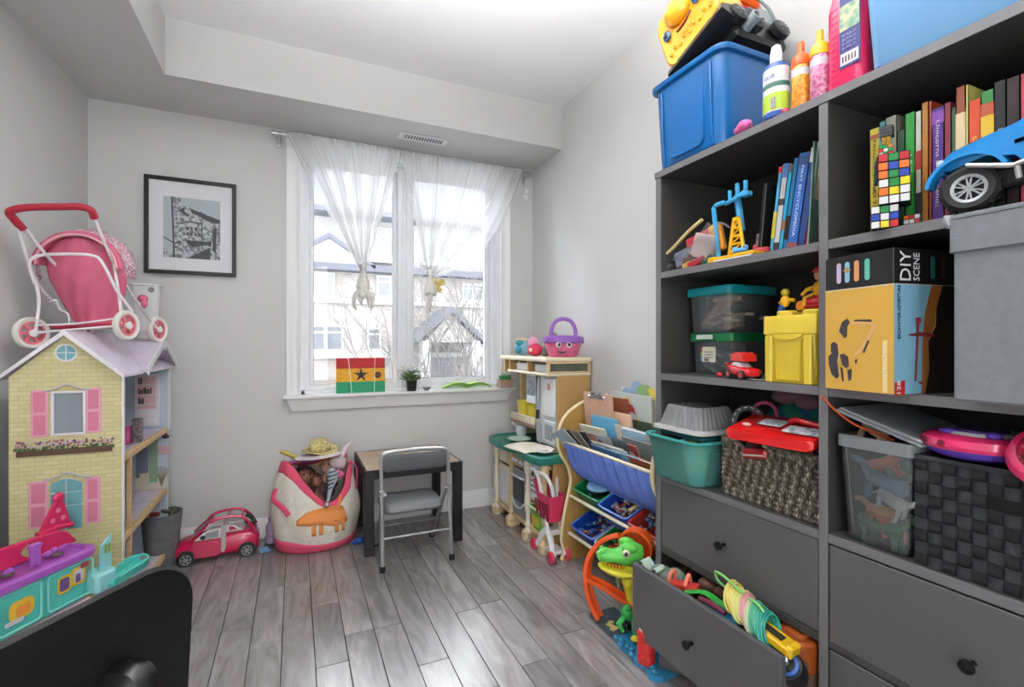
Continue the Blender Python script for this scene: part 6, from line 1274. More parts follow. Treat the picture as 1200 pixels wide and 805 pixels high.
glit = lambda n, c, c2: mat('glitter_'+n, c, .3, noise=(110,.5), col2=c2, coat=.5, bump=.4, bscale=160)
for y, nm, c, c2, cp_, lb, dz in ((.912, 'orange', '#d2691c', '#f0b03a', '#e8581a', 'glitter bottle with bright orange cap next to the glue bottle', 0), (.858, 'rose', '#a8406a', '#d9a0c0', '#e0b01c', 'pink glitter bottle with yellow cap left of the tall pink bottle', .0)):
    q = bottle('glitter_bottle', lb, 1.305, y, .0235, .0235, None, [('body', [(.85,0),(1,.006),(1,.125),(.9,.135)], glit(nm, c, c2)), ('label_band', [(1.02,.098),(1.02,.118)], mat('band_white', '#c4c2cc', .5)), ('cap', [(1.05,.128),(1.08,.14),(.95,.155),(.42,.168),(.36,.195),(.3,.2)], P_('cap_'+nm, cp_, .35))], group='glitter bottles')
toy('toy_bead', 'small red bead between glue and glitter bottles', 'bead', (1.285, .944, ZT+.012), P_('bead_red', '#c02a48', .35), lambda m: (m.sph((0,0,0), (.012,.012,.012)), m.sph((.01,.01,0), .009)))
q = thing('bubble_bottle', 'tall pink bottle with a dark blue label beside the light blue bin', 'bottle', (1.325, .788, ZT))
m = MB(); m.loft([[(x, y, z) for x, y in rr(a, b_, .025, 5)] for a, b_, z in ((.06,.08,0),(.072,.096,.01),(.072,.096,.22),(.06,.08,.27),(.035,.045,.30),(.035,.045,.32))]); obj('body', m, P_('bottle_pink', '#e02a5c', .2, coat=.5), q)
for i in range(12): m = MB(); m.tube([(-.0345, .030, .03+.017*i), (-.0345, .012, .034+.017*i)], .003, 6); obj('grip_ridge', m, P_('bottle_pink', '#e02a5c', .2), q)
m = MB(); m.bb(-.0385,-.0365,-.044,.008,.055,.245,.0008); lb_ = obj('label', m, mat('label_indigo', '#2b2a6c', .4), q)
m = MB(); m.bb(-.0395,-.038,-.04,.004,.062,.092); obj('barcode', m, mat('barcode_white', '#d9c8cc', .5), lb_); m = MB(); m.bb(-.0395,-.038,-.042,.006,.15,.215); obj('label_picture', m, mat('label_scene', '#5c8a78', .5, noise=(70,.6), col2='#b9b48c'), lb_)
for i in range(5): m = MB(); m.bb(-.0397,-.0385,-.034+i*.0075,-.0305+i*.0075,.068,.084); obj('bar', m, mat('ink_dark', '#2a2226', .5), lb_)
for i in range(4): text('ABCDEFG'[0:0] or 'BUBBLES', .009, (-.0392, -.018, .137-.011*i), (0,-1,0), (0,0,1), mat('ink_lav', '#9a98c8', .5), lb_, width=.034)
q = thing('light_bin', 'large light blue plastic bin at right end of the bookcase top', 'bin', (1.42, .50, ZT))
m = MB(); m.loft([[(x, y, z) for x, y in rr(a, b_, .035, 6)] for a, b_, z in ((.285,.42,0),(.30,.435,.012),(.33,.465,.30),(.322,.457,.302),(.28,.41,.02))]); obj('tub', m, P_('powder_blue', '#6f9fc9', .4), q)
m = MB(); m.tube([(x, y, .30) for x, y in rr(.345,.48,.04)], .008, 8, closed=True); obj('rim', m, P_('powder_blue', '#6f9fc9', .4), q)
# ================================================================ BOOKCASE CONTENTS
Z1, Z2, Z3 = 1.4325, 1.0515, .672
# left bay, upper shelf: zip bag of toys
t = thing('clear_toy_bag', 'clear zip bag of colourful toys leaning at the left of upper shelf', 'bag', (1.35, 1.33, Z1))
m = MB()
def bagf(u, v):
    y = 1.425-.235*u; zt_ = Z1+.012+.135*min(1, u*1.25)**.8*(1-.25*max(0, u-.8)/.2)
    return (1.30+.03*math.sin(u*7+v*5)*.3-.02*math.sin(PI*v), y, Z1+.008+(zt_-Z1-.008)*v+(.055*(1-u) if True else 0)*(1-v)*.6)
m.grid(bagf, 20, 10); obj('film_front', m, clear_mat('film', '#cfd4d8', .15, .08, .22), t, W=True)
m = MB(); m.tube(spline([(1.29,1.455,Z1+.065),(1.29,1.40,Z1+.09),(1.295,1.33,Z1+.135),(1.30,1.27,Z1+.165)], 4), .006, 8); obj('zip_edge', m, mat('zip_straw', '#d2bd84', .5), t, W=True)
for (y, z, dx, sy, sz, c, lb, kind) in ((1.285, .075, 0, .095, .085, '#d8c4c0', 'white paper card inside the clear zip bag', 'card'), (1.33, .105, .02, .10, .05, '#b83245', 'red cloth piece at top of the clear zip bag', 'b'), (1.385, .05, .0, .07, .06, '#7d829a', 'lavender grey toy at left end of the clear zip bag', 'b'), (1.35, .04, .0, .05, .05, '#6a4634', 'brown doll hair piece inside the clear zip bag', 's'), (1.31, .022, -.01, .075, .025, '#c6303c', 'red toy strip at bottom of the clear zip bag', 'b'), (1.345, .02, -.01, .06, .022, '#d8b25a', 'yellow toy strip at bottom of the clear zip bag', 'b'), (1.25, .018, -.01, .04, .03, '#1f7a45', 'green toy piece at right of the clear zip bag', 's'), (1.245, .10, .02, .05, .10, '#dd9a30', 'orange mesh toy behind the blue crane', 'b')):
    m = MB(); c_ = (1.325+dx, y, Z1+z)
    if kind == 's':
        for i in range(6): m.sph((c_[0]+.008*math.sin(i*2), y+.018*math.cos(i*2.1), Z1+z+.012*math.sin(i*1.7)), (.014,.016,.012), n=8, m=5)
    else: m.box(c_, (.02, sy, sz), RX(.35 if kind == 'card' else -.25) @ RZ(.1), .004)
    one('bagged_toy', m, mat('bagtoy_'+c, c, .6), lb, 'toy', c_)
# blue and yellow crane toy
t = thing('toy_crane', 'light blue and yellow plastic toy crane on the upper left shelf', 'toy crane', (1.31, 1.13, Z1))
cb = P_('crane_blue', '#3f9ccc', .35); cy = P_('crane_yellow', '#e6ae1c', .35)
def Kc2(nm, fn, mm): m = MB(); fn(m); return obj(nm, m, mm, t, W=True)
Kc2('base', lambda m: (m.bb(1.275, 1.33, 1.045, 1.21, Z1+.006, Z1+.018, .003), m.bb(1.27, 1.30, 1.19, 1.22, Z1, Z1+.02, .004)), cy)
Kc2('base_strip', lambda m: m.bb(1.272, 1.335, 1.05, 1.21, Z1, Z1+.006), white)
Kc2('tower', lambda m: [m.tube([(1.31, 1.165, Z1+.018), (1.31, 1.145, Z1+.135)], .006, 6), m.tube([(1.31, 1.105, Z1+.018), (1.31, 1.125, Z1+.135)], .006, 6), m.bb(1.305, 1.315, 1.125, 1.147, Z1+.13, Z1+.142)]+[m.tube([(1.31, 1.163-.0045*i, Z1+.03+.026*i), (1.31, 1.107+.0045*i, Z1+.03+.026*i)], .0045, 6) for i in range(5)]+[m.tube([(1.31, 1.162-.0045*i, Z1+.03+.026*i), (1.31, 1.111+.0045*i, Z1+.056+.026*i)], .003, 6) for i in range(4)], cy)
Kc2('rail', lambda m: m.tube([(1.30, 1.198, Z1+.02), (1.295, 1.215, Z1+.19), (1.295, 1.203, Z1+.198), (1.295, 1.17, Z1+.198)], .0075, 8), cb)
Kc2('rail', lambda m: m.tube([(1.335, 1.135, Z1+.10), (1.33, 1.15, Z1+.22)], .011, 8), cb)
Kc2('hoist_frame', lambda m: (m.tube([(1.31, 1.18, Z1+.197), (1.31, 1.13, Z1+.205), (1.31, 1.10, Z1+.22), (1.31, 1.10, Z1+.25)], .007, 8), m.tube([(1.31, 1.13, Z1+.205), (1.31, 1.132, Z1+.25)], .007, 8), m.tube([(1.31, 1.16, Z1+.2), (1.31, 1.162, Z1+.235)], .006, 8), m.bb(1.30, 1.325, 1.085, 1.115, Z1+.20, Z1+.215, .003)), cb)
Kc2('hook', lambda m: m.tube(spline([(1.33,1.26,Z1+.12),(1.33,1.22,Z1+.145),(1.33,1.18,Z1+.12)], 4), .003, 6), mat('wire_grey', '#8a8b90', .4))
toy('toy_digger', 'small light blue toy on the yellow crane base', 'toy', (1.285, 1.10, Z1+.027), P_('sky_toy', '#5a9ad0', .4), lambda m: (m.box((0,0,0), (.02,.045,.012), RZ(.2), .003), m.sph((0,-.02,.006), .008), m.sph((0,.02,.006), .008)))
toy('toy_car', 'red toy behind the yellow crane base by the books', 'toy', (1.34, 1.065, Z1+.022), P_('toy_red', '#a8323a', .4), lambda m: (m.box((0,0,0), (.03,.05,.022), RZ(.2), .006), m.sph((0,.02,.014), .012)))
# behind: cards and frame
toy('photo_card', 'grey printed card leaning at back of the upper left shelf', 'card', (1.46, 1.135, Z1+.05), mat('card_print', '#8d8c92', .6, noise=(50,.35)), lambda m: m.bb(-.003,.003,-.05,.05,-.05,.055,.001), rx=.1)
toy('cardboard_box', 'small beige box at back of the upper left shelf', 'box', (1.50, 1.09, Z1+.085), mat('box_beige', '#8b8276', .7), lambda m: (m.bb(-.02,.02,-.04,.04,-.085,.085,.002), m.bb(-.021,-.02,-.035,.035,-.06,.07)), rx=.05)
toy('standing_photo', 'black framed photo standing edge on beside the leaning books', 'frame', (1.42, 1.058, Z1+.115), blk, lambda m: (m.bb(-.09,.09,-.006,.006,-.115,.115,.002), m.bb(-.08,.08,.006,.009,-.1,.1)), rx=.1)
# leaning books (spines out): S(y, tilt)
def SP(x, y, z, w_, tilt, yaw=0): return Matrix.Translation((x, y, z)) @ RX(tilt) @ RZ(yaw) @ Matrix.Translation((w_/2, 0, 0)) 
GB = 'books on the upper left shelf'
def plain(t, w_, h, th): pass
def band(c, z0, z1):
    def f(t, w_, h, th):
        m = MB(); m.bb(-w_/2-.0008, -w_/2+.001, -th/2-.0005, th/2+.0005, h*z0, h*z1); obj('spine_band', m, mat('band_'+c, c, .5), t)
    return f
def bands(*L):
    def f(t, w_, h, th):
        for a in L: band(*a)(t, w_, h, th)
    return f
tl = .13
yb_ = 1.048
for (th, h, c, lb, st_, tc_, ex) in ((.011,.268,'#4f9fc6','slim sky blue book with a red top, first of the leaning books',None,'#fff',bands(('#c02a30',.93,1.0),('#b9b23a',.2,.5))),
        (.018,.272,'#b9bcc0','pale book with black spots and a blue top on the left shelf',None,'#fff',bands(('#3d6aa0',.85,1.0),('#2a2a2c',.55,.62),('#33302e',.05,.14))),
        (.012,.24,'#2f9ac4','short turquoise book leaning in the left shelf row',None,'#fff',bands(('#8a5a3a',.3,.42))),
        (.013,.278,'#1f6c96','dark turquoise book behind the short turquoise one',None,'#fff',bands(('#17181c',.15,.4))),
        (.032,.285,'#2f63ae','thick blue encyclopedia with a white title on the left shelf','FIRST ENCYCLOPEDIA','#d8e2f0',bands(('#2c4d7c',.88,.97),('#8c4a4a',.04,.1))),
        (.022,.29,'#27427c','navy book with a white top and white lettering',None,'#fff',bands(('#d3ccc4',.86,1.0),)),
        (.013,.265,'#9c2a2a','dark red book with white block title leaning on the green magazine','ADVENTURES','#e4dcd4',None)):
    st_f = st_
    q = bookobj(SP(1.345, yb_-th/2, Z1+.004, .2, tl), .19, h, th, c, lb, GB, spine_title=st_, tcol=tc_ if tc_ != '#fff' else '#ffffff', extra=ex)
    yb_ -= th*1.05; tl += .006
for i, (c, lb) in enumerate((('#cfc2a4','cream edged magazine leaning beside the dark red book'), ('#8aa89a','pale green magazine sagging against the bookcase middle panel'), ('#6f8f80','sage green magazine closest to the middle panel'))):
    bookobj(SP(1.335-.01*i, yb_-.006-.008*i, Z1+.003, .2, .16-.05*i, .12), .20, .29, .004, c, lb, GB, nm='magazine')

# ---- left bay, middle shelf
cl = clear_mat('tote_clear', '#d0d8e0', .1, .08, .16)
def tote(label, x0, y0, w_, d_, z, h, lid, lidc, taper=.92, mm=cl):
    t = thing('lidded_box', label, 'storage box', (x0+d_/2, y0-w_/2, z), group='clear boxes with coloured lids')
    cx_, cy_ = x0+d_/2, y0-w_/2
    def r_(k, zz): return [(x, y, zz) for x, y in rr(d_*k, w_*k, .018, 4, cx_, cy_)]
    m = MB(); m.loft([r_(taper, z), r_(taper+.01, z+.004), r_(.975, z+h), r_(.96, z+h), r_(taper-.01, z+.008)]); obj('tub', m, mm, t, W=True)
    m = MB(); m.loft([r_(1.02, z+h-.006), r_(1.06, z+h-.004), r_(1.06, z+h+.016), r_(1.04, z+h+.024), r_(.96, z+h+.026), r_(.95, z+h+.02)]); obj('lid', m, lidc, t, W=True)
    return t
lg_ = P_('lid_green', '#0f6a3c', .35); lt_ = P_('lid_teal', '#15909a', .35)
t = tote('lower clear box with a dark green lid on the middle left shelf', 1.375, 1.40, .19, .21, Z2, .125, True, lg_)
m = MB(); m.bb(1.362, 1.366, 1.285, 1.36, Z2+.128, Z2+.144, .0008); obj('lid_sticker', m, mat('sticker_pale', '#c9cec6', .5), t, W=True)
m = MB(); m.bb(1.377, 1.380, 1.285, 1.345, Z2+.045, Z2+.10, .0006); o = obj('label', m, mat('label_cream', '#d2cdbd', .5), t, W=True)
m = MB()
for i in range(3): m.mi = i; m.bb(1.3755, 1.3775, 1.345, 1.352, Z2+.048+.017*i, Z2+.063+.017*i)
obj('label_strip', m, [mat('strip_blue', '#5fa5c4', .5), mat('strip_lime', '#9ab05a', .5), mat('strip_red', '#b8493f', .5)], o, W=True)
m = MB(); 
for z in (.06, .07, .08): m.bb(1.3757, 1.3775, 1.295, 1.335, Z2+z, Z2+z+.003)
m.bb(1.3757, 1.3775, 1.315, 1.335, Z2+.048, Z2+.058); obj('label_lines', m, mat('ink_grey2', '#6a6460', .5), o, W=True)
t2 = tote('upper clear box with a teal lid stacked on the green lidded one', 1.365, 1.405, .195, .23, Z2+.152, .14, True, lt_)
toy('wooden_piece', 'long pink wooden train track piece slanting in the teal lidded box', 'toy', (1.42, 1.32, Z2+.225), mat('wood_rose', '#b5836c', .5), lambda m: m.box((0,0,0), (.05,.15,.022), RX(-.75), .006))
toy('wooden_piece', 'wide wooden track piece lying at top of the teal lidded box', 'toy', (1.47, 1.28, Z2+.27), mat('wood_tan', '#a88462', .5), lambda m: m.box((0,0,0), (.15,.10,.02), RZ(.3), .006))
m = MB(); rn = random.Random(5)
for i in range(50): m.mi = rn.randrange(3); m.box((1.47+rn.uniform(-.08,.09), 1.30+rn.uniform(-.08,.07), Z2+.18+rn.uniform(-.005,.04)), (.03,.05,.01), RZ(rn.uniform(0,6)) @ RX(rn.uniform(-.5,.5)), .002)
one('wooden_track_pieces', m, [mat('wp_a','#a3705a',.6), mat('wp_b','#8a6a50',.6), mat('wp_c','#b59a80',.6)], 'heap of wooden toy pieces at bottom of the teal lidded box', 'toys', (1.47,1.3,Z2+.18), stuff=True)
m = MB(); 
for i in range(45): m.mi = rn.randrange(3); m.box((1.48+rn.uniform(-.08,.08), 1.305+rn.uniform(-.07,.07), Z2+.03+rn.uniform(-.01,.05)), (.03,.04,.012), RZ(rn.uniform(0,6)) @ RX(rn.uniform(-.8,.8)), .002)
one('toy_bricks', m, [mat('gb_a','#5d6a74',.6), mat('gb_b','#39424c',.6), mat('gb_c','#8a9098',.6)], 'grey toy pieces inside the green lidded box', 'toys', (1.48,1.305,Z2+.03), stuff=True)
t = thing('toy_race_car', 'small red toy race car carrying a red block on the middle shelf', 'toy car', (1.30, 1.10, Z2), 1.25)
m = MB(); m.loft([[(x, y, z) for y, z in rr(w_, h_, .008, 3, 0, .012+h_/2)] for x, w_, h_ in ((-.058,.035,.015),(-.05,.05,.022),(-.02,.056,.026),(.02,.056,.03),(.05,.054,.032),(.058,.045,.026))]); obj('body', m, P_('race_red', '#cf1f26', .25, coat=.4), t)
m = MB(); m.loft([[(x, y, z) for y, z in rr(w_, h_, .006, 3, 0, .034+h_/2)] for x, w_, h_ in ((-.015,.04,.006),(.0,.038,.018),(.03,.038,.02),(.045,.04,.008))]); obj('cabin', m, mat('race_window', '#c9c6cc', .3), t)
m = MB(); m.bb(-.05,.0,-.0285,-.0275,.02,.03); obj('stripe', m, mat('race_stripe', '#d8a32e', .4), t)
m = MB(); m.bb(.045,.06,-.028,.028,.045,.05,.001); obj('spoiler', m, P_('race_red', '#cf1f26', .25), t)
for x in (-.034, .036):
    for s_ in (-1, 1):
        m = MB(); m.lathe([(.013,-.005),(.0145,-.003),(.0145,.003),(.013,.005)], (x, s_*.027, .0145), RX(PI/2), 16); o = obj('wheel', m, dark, t)
        m = MB(); m.lathe([(.008,-.0062),(.008,.0062)], (x, s_*.027, .0145), RX(PI/2), 12); obj('hub', m, P_('race_red', '#cf1f26', .25), o)
t = thing('toy_brick', 'red studded building brick sitting on the red race car', 'toy brick', (1.305, 1.095, Z2+.056), 1.25)
m = MB(); m.bb(-.02,.045,-.024,.024,0,.024,.001); obj('brick', m, P_('brick_red', '#d0281f', .3), t)
for i in range(4):
    for j in range(2): m = MB(); m.lathe([(.005,.024),(.005,.029)], (-.012+.016*i, -.012+.024*j, 0), n=12); obj('stud', m, P_('brick_red', '#d0281f', .3), t)
toy('toy_bead', 'small red bead on the shelf left of the red race car', 'bead', (1.30, 1.195, Z2+.008), P_('bead_red2', '#b81e26', .35), lambda m: (m.sph((0,0,0), (.009,.012,.008)), m.sph((.004,.011,0), .006)))
toy('paper_scrap', 'pale green paper scrap on the shelf beside the yellow brick box', 'paper', (1.28, 1.035, Z2+.003), mat('scrap', '#a3ab98', .7), lambda m: (m.box((0,0,0), (.02,.05,.001), RZ(.3) @ RX(.05)), m.box((0,-.02,.001), (.012,.03,.001), RZ(-.3))))
# yellow studded storage brick
t = thing('brick_storage_box', 'yellow storage box shaped like a studded building brick on the middle shelf', 'storage box', (1.36, .915, Z2))
yel = P_('brick_yellow', '#d8bd3e', .35, noise=(5,.04)); cx_, cy_ = 1.365, .925
def yr(k, z): return [(x, y, z) for x, y in rr(.19*k, .155*k, .012, 3, cx_, cy_)]
m = MB(); m.loft([yr(.92, Z2), yr(.93, Z2+.004), yr(1, Z2+.142), yr(1, Z2+.146)]); obj('body', m, yel, t, W=True)
m = MB(); m.loft([yr(1.02, Z2+.138), yr(1.05, Z2+.14), yr(1.05, Z2+.186), yr(1.03, Z2+.192)]); obj('lid', m, yel, t, W=True)
m = MB(); m.prism([(cy_+.045, Z2+.14), (cy_-.045, Z2+.14)]+[(cy_+.045*math.cos(PI*i/10), Z2+.141-.018*math.sin(PI*i/10)) for i in range(10, -1, -1)], (1.264, 0, 0), (0,1,0), (0,0,1), (.006,0,0)); obj('lid_tab', m, yel, t, W=True)
m = MB(); m.loft([[(1.267, cy_-.05, Z2+.0), (1.267, cy_-.05, Z2+.12), (1.267, cy_-.04, Z2+.125), (1.267, cy_-.035, Z2+.01), (1.267, cy_+.035, Z2+.01), (1.267, cy_+.04, Z2+.125), (1.267, cy_+.05, Z2+.12), (1.267, cy_+.05, Z2+.0)], [(1.275, cy_-.05, Z2+.0), (1.275, cy_-.05, Z2+.12), (1.275, cy_-.04, Z2+.125), (1.275, cy_-.035, Z2+.01), (1.275, cy_+.035, Z2+.01), (1.275, cy_+.04, Z2+.125), (1.275, cy_+.05, Z2+.12), (1.275, cy_+.05, Z2+.0)]], (False, False)); m.bb(1.262, 1.28, cy_+.048, cy_+.070, Z2, Z2+.135, .003); m.bb(1.262, 1.28, cy_-.070, cy_-.048, Z2, Z2+.135, .003); obj('front_rib', m, yel, t, W=True)
for dx in (-.045, .045):
    for dy in (-.04, .04): m = MB(); m.lathe([(.027,0),(.027,.014),(.024,.018)], (cx_+dx, cy_+dy, Z2+.19), n=24); obj('stud', m, yel, t, W=True)
# figures on top of the yellow box
t = thing('toy_figure', 'yellow and red toy rider figure with red cap on the yellow box', 'toy figure', (1.36, .905, Z2+.208))
fy_ = P_('fig_yellow', '#e0a818', .35); fr_ = P_('fig_red', '#b81c24', .35)
for nm, fn, mm in (('wagon', lambda m: (m.sph((0,-.0,.022), (.025,.032,.02)), m.box((0,0,.012), (.05,.07,.016), None, .005)), fr_), ('body', lambda m: (m.sph((0,-.01,.06), (.016,.018,.024)), m.tube([(0,0,.065),(-.01,.02,.06),(-.012,.035,.045)], [.008,.006,.005]), m.tube([(0,-.02,.065),(-.012,-.025,.045)], [.008,.005]), m.tube([(-.005,.005,.045),(-.02,.02,.035),(-.024,.02,.012)], .006)), fy_), ('head', lambda m: m.sph((0,-.012,.1), (.016,.016,.018)), mat('fig_skin', '#c99a7c', .5)), ('cap', lambda m: (m.sph((0,-.012,.112), (.018,.018,.012)), m.box((-.016,-.012,.108), (.016,.022,.003))), fr_), ('wheel', lambda m: m.lathe([(.014,-.004),(.014,.004)], (-.022,.03,.014), RY(PI/2), 14), P_('fig_orange', '#d8801c', .35))):
    m = MB(); fn(m); obj(nm, m, mm, t)
t = thing('toy_figure', 'small yellow toy figure with blue leg at left on the yellow box', 'toy figure', (1.325, .975, Z2+.208))
for nm, fn, mm in (('body', lambda m: (m.sph((0,0,.03), (.012,.013,.018)), m.tube([(0,0,.035),(-.0,-.03,.03)], .005), m.tube([(0,.0,.035),(0,.018,.025)], .005)), fy_), ('head', lambda m: m.sph((0,.0,.055), (.012,.012,.012)), P_('fig_olive', '#b5a428', .4)), ('leg', lambda m: m.tube([(0,.008,.02),(0,.014,0)], [.008,.009]), P_('fig_blue', '#1d58a6', .4))):
    m = MB(); fn(m); obj(nm, m, mm, t)

# ---- left bay, counter
t = thing('aqua_bin', 'translucent aqua plastic bin of toys on the left counter', 'bin', (1.345, 1.32, Z3))
aq = clear_mat('aqua_clear', '#8ee6df', .28, .15, .34)
def ar(a, b_, z, dx=0): return [(x, y, z) for x, y in rr(a, b_, .035, 5, 1.335+dx, 1.335)]
m = MB(); m.loft([ar(.20,.21,Z3), ar(.215,.225,Z3+.008), ar(.25,.26,Z3+.155), ar(.245,.255,Z3+.155), ar(.205,.215,Z3+.012)]); obj('tub', m, aq, t, W=True)
m = MB(); m.tube([(x, y, Z3+.156) for x, y in rr(.262,.272,.04,5,1.335,1.335)], .006, 8, closed=True); obj('rim', m, clear_mat('aqua_rim', '#5cc4c0', .5, .15, .8), t, W=True)
m = MB(); rn = random.Random(8)
for i in range(60): m.mi = rn.randrange(4); c_ = (1.335+rn.uniform(-.085,.085), 1.335+rn.uniform(-.085,.085), Z3+.03+rn.uniform(0,.09)); (m.sph(c_, rn.uniform(.012,.026), n=8, m=6) if i % 2 else m.box(c_, (.05,.03,.02), RZ(rn.uniform(0,6)) @ RX(rn.uniform(-1,1)), .004))
one('toy_assortment', m, [mat('aq_a','#3fa8aa',.5), mat('aq_b','#e0a58c',.5), mat('aq_c','#d2c860',.5), mat('aq_d','#a0d8d0',.5)], 'mixed toys visible through the aqua bin', 'toys', (1.335,1.335,Z3+.03), stuff=True)
toy('toy_tray', 'dark teal tray lying across the top of the aqua bin', 'tray', (1.345, 1.325, Z3+.165), P_('tray_teal', '#1f5a60', .4), lambda m: (m.box((0,0,0), (.19,.20,.014), None, .005), m.box((0,.09,.004), (.06,.03,.012), None, .003)))
t = thing('clear_container', 'ribbed clear plastic food container upside down on the aqua bin', 'container', (1.345, 1.335, Z3+.173))
def fl(a, b_, z, k):
    P0 = rr(a, b_, .03, 6, 1.345, 1.335); res = []
    for i in range(len(P0)):
        p, q = Vector(P0[i]), Vector(P0[(i+1) % len(P0)]); nn = max(1, int(20 * (q-p).length/.1)) if (q-p).length > .02 else 2
        for j in range(24 if (q-p).length > .05 else 2): res.append(p+(q-p)*j/(24 if (q-p).length > .05 else 2))
    c_ = Vector((1.345, 1.335)); return [(c_.x+(p.x-c_.x)*(1+k*(1 if i % 4 < 2 else -1)), c_.y+(p.y-c_.y)*(1+k*(1 if i % 4 < 2 else -1)), z) for i, p in enumerate(res)]
cc = clear_mat('container_clear', '#e0e2e4', .1, .06, .45)
m = MB(); m.loft([fl(.20,.215,Z3+.192,.0), fl(.195,.21,Z3+.195,.022), fl(.16,.17,Z3+.262,.028), fl(.15,.16,Z3+.268,.015), fl(.10,.11,Z3+.266,0)], (False, True)); obj('dome', m, cc, t, W=True)
m = MB(); m.loft([[(x, y, z) for x, y in rr(a, b_, .035, 6, 1.345, 1.335)] for a, b_, z in ((.215,.235,Z3+.178),(.235,.25,Z3+.18),(.235,.25,Z3+.19),(.20,.215,Z3+.193))]); obj('rim', m, mat('rim_clear', '#c3c3c0', .25), t, W=True)
# seagrass basket with woven strands as geometry
t = thing('woven_basket', 'grey seagrass woven basket heaped with toys on the left counter', 'basket', (1.42, 1.0, Z3))
sg = mat('seagrass', '#5f564b', .8, noise=(60,.5), bump=.5); sg2 = mat('seagrass_pale', '#8c8270', .8, noise=(60,.3)); sg3 = mat('seagrass_dark', '#37312c', .85)
bx0, bx1, by0, by1 = 1.285, 1.60, .838, 1.172; bz0, bz1 = Z3, Z3+.182
def rim_h(y, front=True): return bz1 - (.026*max(0, 1-((y-1.055)/.06)**2) if front else 0)
m = MB(); m.bb(bx0+.008, bx0+.016, by0+.01, by1-.01, bz0, bz1-.03); m.bb(bx0+.01, bx1, by0+.008, by0+.016, bz0, bz1-.01); m.bb(bx0+.01, bx1, by1-.016, by1-.008, bz0, bz1-.01); m.bb(bx0+.01, bx1, by0+.01, by1-.01, bz0, bz0+.01); obj('liner', m, sg3, t, W=True)
m = MB(); rn = random.Random(14)
rows = 12; rh = (bz1-bz0)/rows
def strand(p, q, r, mi):  # short twisted strand hump from p to q bulging outwards
    m.mi = mi; m.tube([p, (Vector(p)+Vector(q))/2+Vector(r[1]), q], [r[0]*.6, r[0], r[0]*.6], 4, flat=1.0)
for j in range(rows):
    z = bz0+rh*(j+.5)
    for i in range(44):
        y = by0+(by1-by0)*(i+.5+.15*math.sin(j*2.3))/44
        if z > rim_h(y)-.002: continue
        w_ = .003; strand((bx0+.006, y-w_*.5, z-rh*.62), (bx0+.006, y+w_*.5, z+rh*.62), (.0037*rn.uniform(.8,1.2), (-.006-.002*rn.random(), 0, 0)), (0,1,0,2)[(i+j//2) % 4] if rn.random() < .7 else 0)
    for i in range(54):
        x = bx0+.01+(bx1-bx0-.02)*(i+.5*(j % 2))/54; strand((x, by1-.006, z-rh*.62), (x+.002, by1-.006, z+rh*.62), (.0032, (0, .006, 0)), rn.choice((0,0,1,2)))
o = obj('weave', m, [sg, sg2, sg3], t, W=True, sharp=60); o['kind'] = 'stuff'
m = MB()
for e in range(3):
    m.tube([(bx0+.004+.004*math.sin(i*1.7+e*2), by0+(by1-by0)*i/80, rim_h(by0+(by1-by0)*i/80)+.004*math.cos(i*1.7+e*2)) for i in range(81)], .0045, 5)
    m.tube([(bx0+(bx1-bx0)*i/60, by1-.006+.004*math.sin(i*1.7+e*2), bz1+.004*math.cos(i*1.7+e*2)) for i in range(61)], .0045, 5)
obj('rim_braid', m, sg, t, W=True)
# heap in the basket
toy('toy_case', 'shiny red car shaped toy case lying on top of the woven basket', 'toy', (1.315, .985, Z3+.226), [P_('case_red', '#d41a1a', .22, coat=.5), mat('case_print', '#6d7480', .4, noise=(60,.6), col2='#c9ccd0'), mat('case_pink', '#d8a39a', .4)], lambda m: (
    m.loft([[(x, y, z) for y, z in rr(w_, .030, .01, 3, yy, zz)] for x, w_, yy, zz in ((-.075,.24,.0,-.012),(-.068,.26,0,-.01),(.06,.28,-.01,.02),(.07,.26,-.01,.022))]), m.__setattr__('mi', 1), m.box((-.03,-.085,.022), (.05,.10,.006), RY(-.2), .002), m.box((-.0,.02,.028), (.05,.07,.006), RY(-.2), .002), m.__setattr__('mi', 2), m.sph((-.04,.08,.018), (.01,.014,.006))), rz=.12, ry=.0)
toy('toy_plane', 'red toy piece arching over the red case in the basket', 'toy', (1.35, .93, Z3+.255), P_('race_red', '#cf1f26', .25), lambda m: m.tube(spline([(0,.06,-.01),(-.02,.02,.014),(-.02,-.03,.01),(0,-.08,.0)], 4), [.008]*13, 8))
toy('curved_toy', 'black toy tyre with white marks at left of the basket heap', 'toy tyre', (1.36, 1.13, Z3+.235), [dark, mat('tyre_mark', '#b9bcc0', .5)], lambda m: (m.loft([[(x, r*math.cos(a), r*math.sin(a)) for r, x in ((.035,-.012),(.052,-.014),(.052,.014),(.035,.012))] for a in [2*PI*i/26 for i in range(27)]], (False, False)), m.__setattr__('mi', 1), [m.box((-.0145, .045*math.cos(a), .045*math.sin(a)), (.002,.003,.010), RX(a)) for a in [2*PI*i/14 for i in range(14)]]), rz=.5, ry=.3)  # this piece is a toy tyre
toy('picture_bag', 'clear bag of blue and green printed toys at back of the basket', 'bag', (1.47, 1.0, Z3+.265), [mat('bag_print', '#1f4f86', .35, noise=(22,.6), col2='#2f8a5a', coat=.4)], lambda m: m.grid(lambda u, v: (-.06+.10*v, .13-.26*u, -.055+.125*math.sin(PI*.5*v)*(.6+.4*math.sin(PI*u))+.006*math.sin(u*16+v*5)), 24, 10), solid=.003)
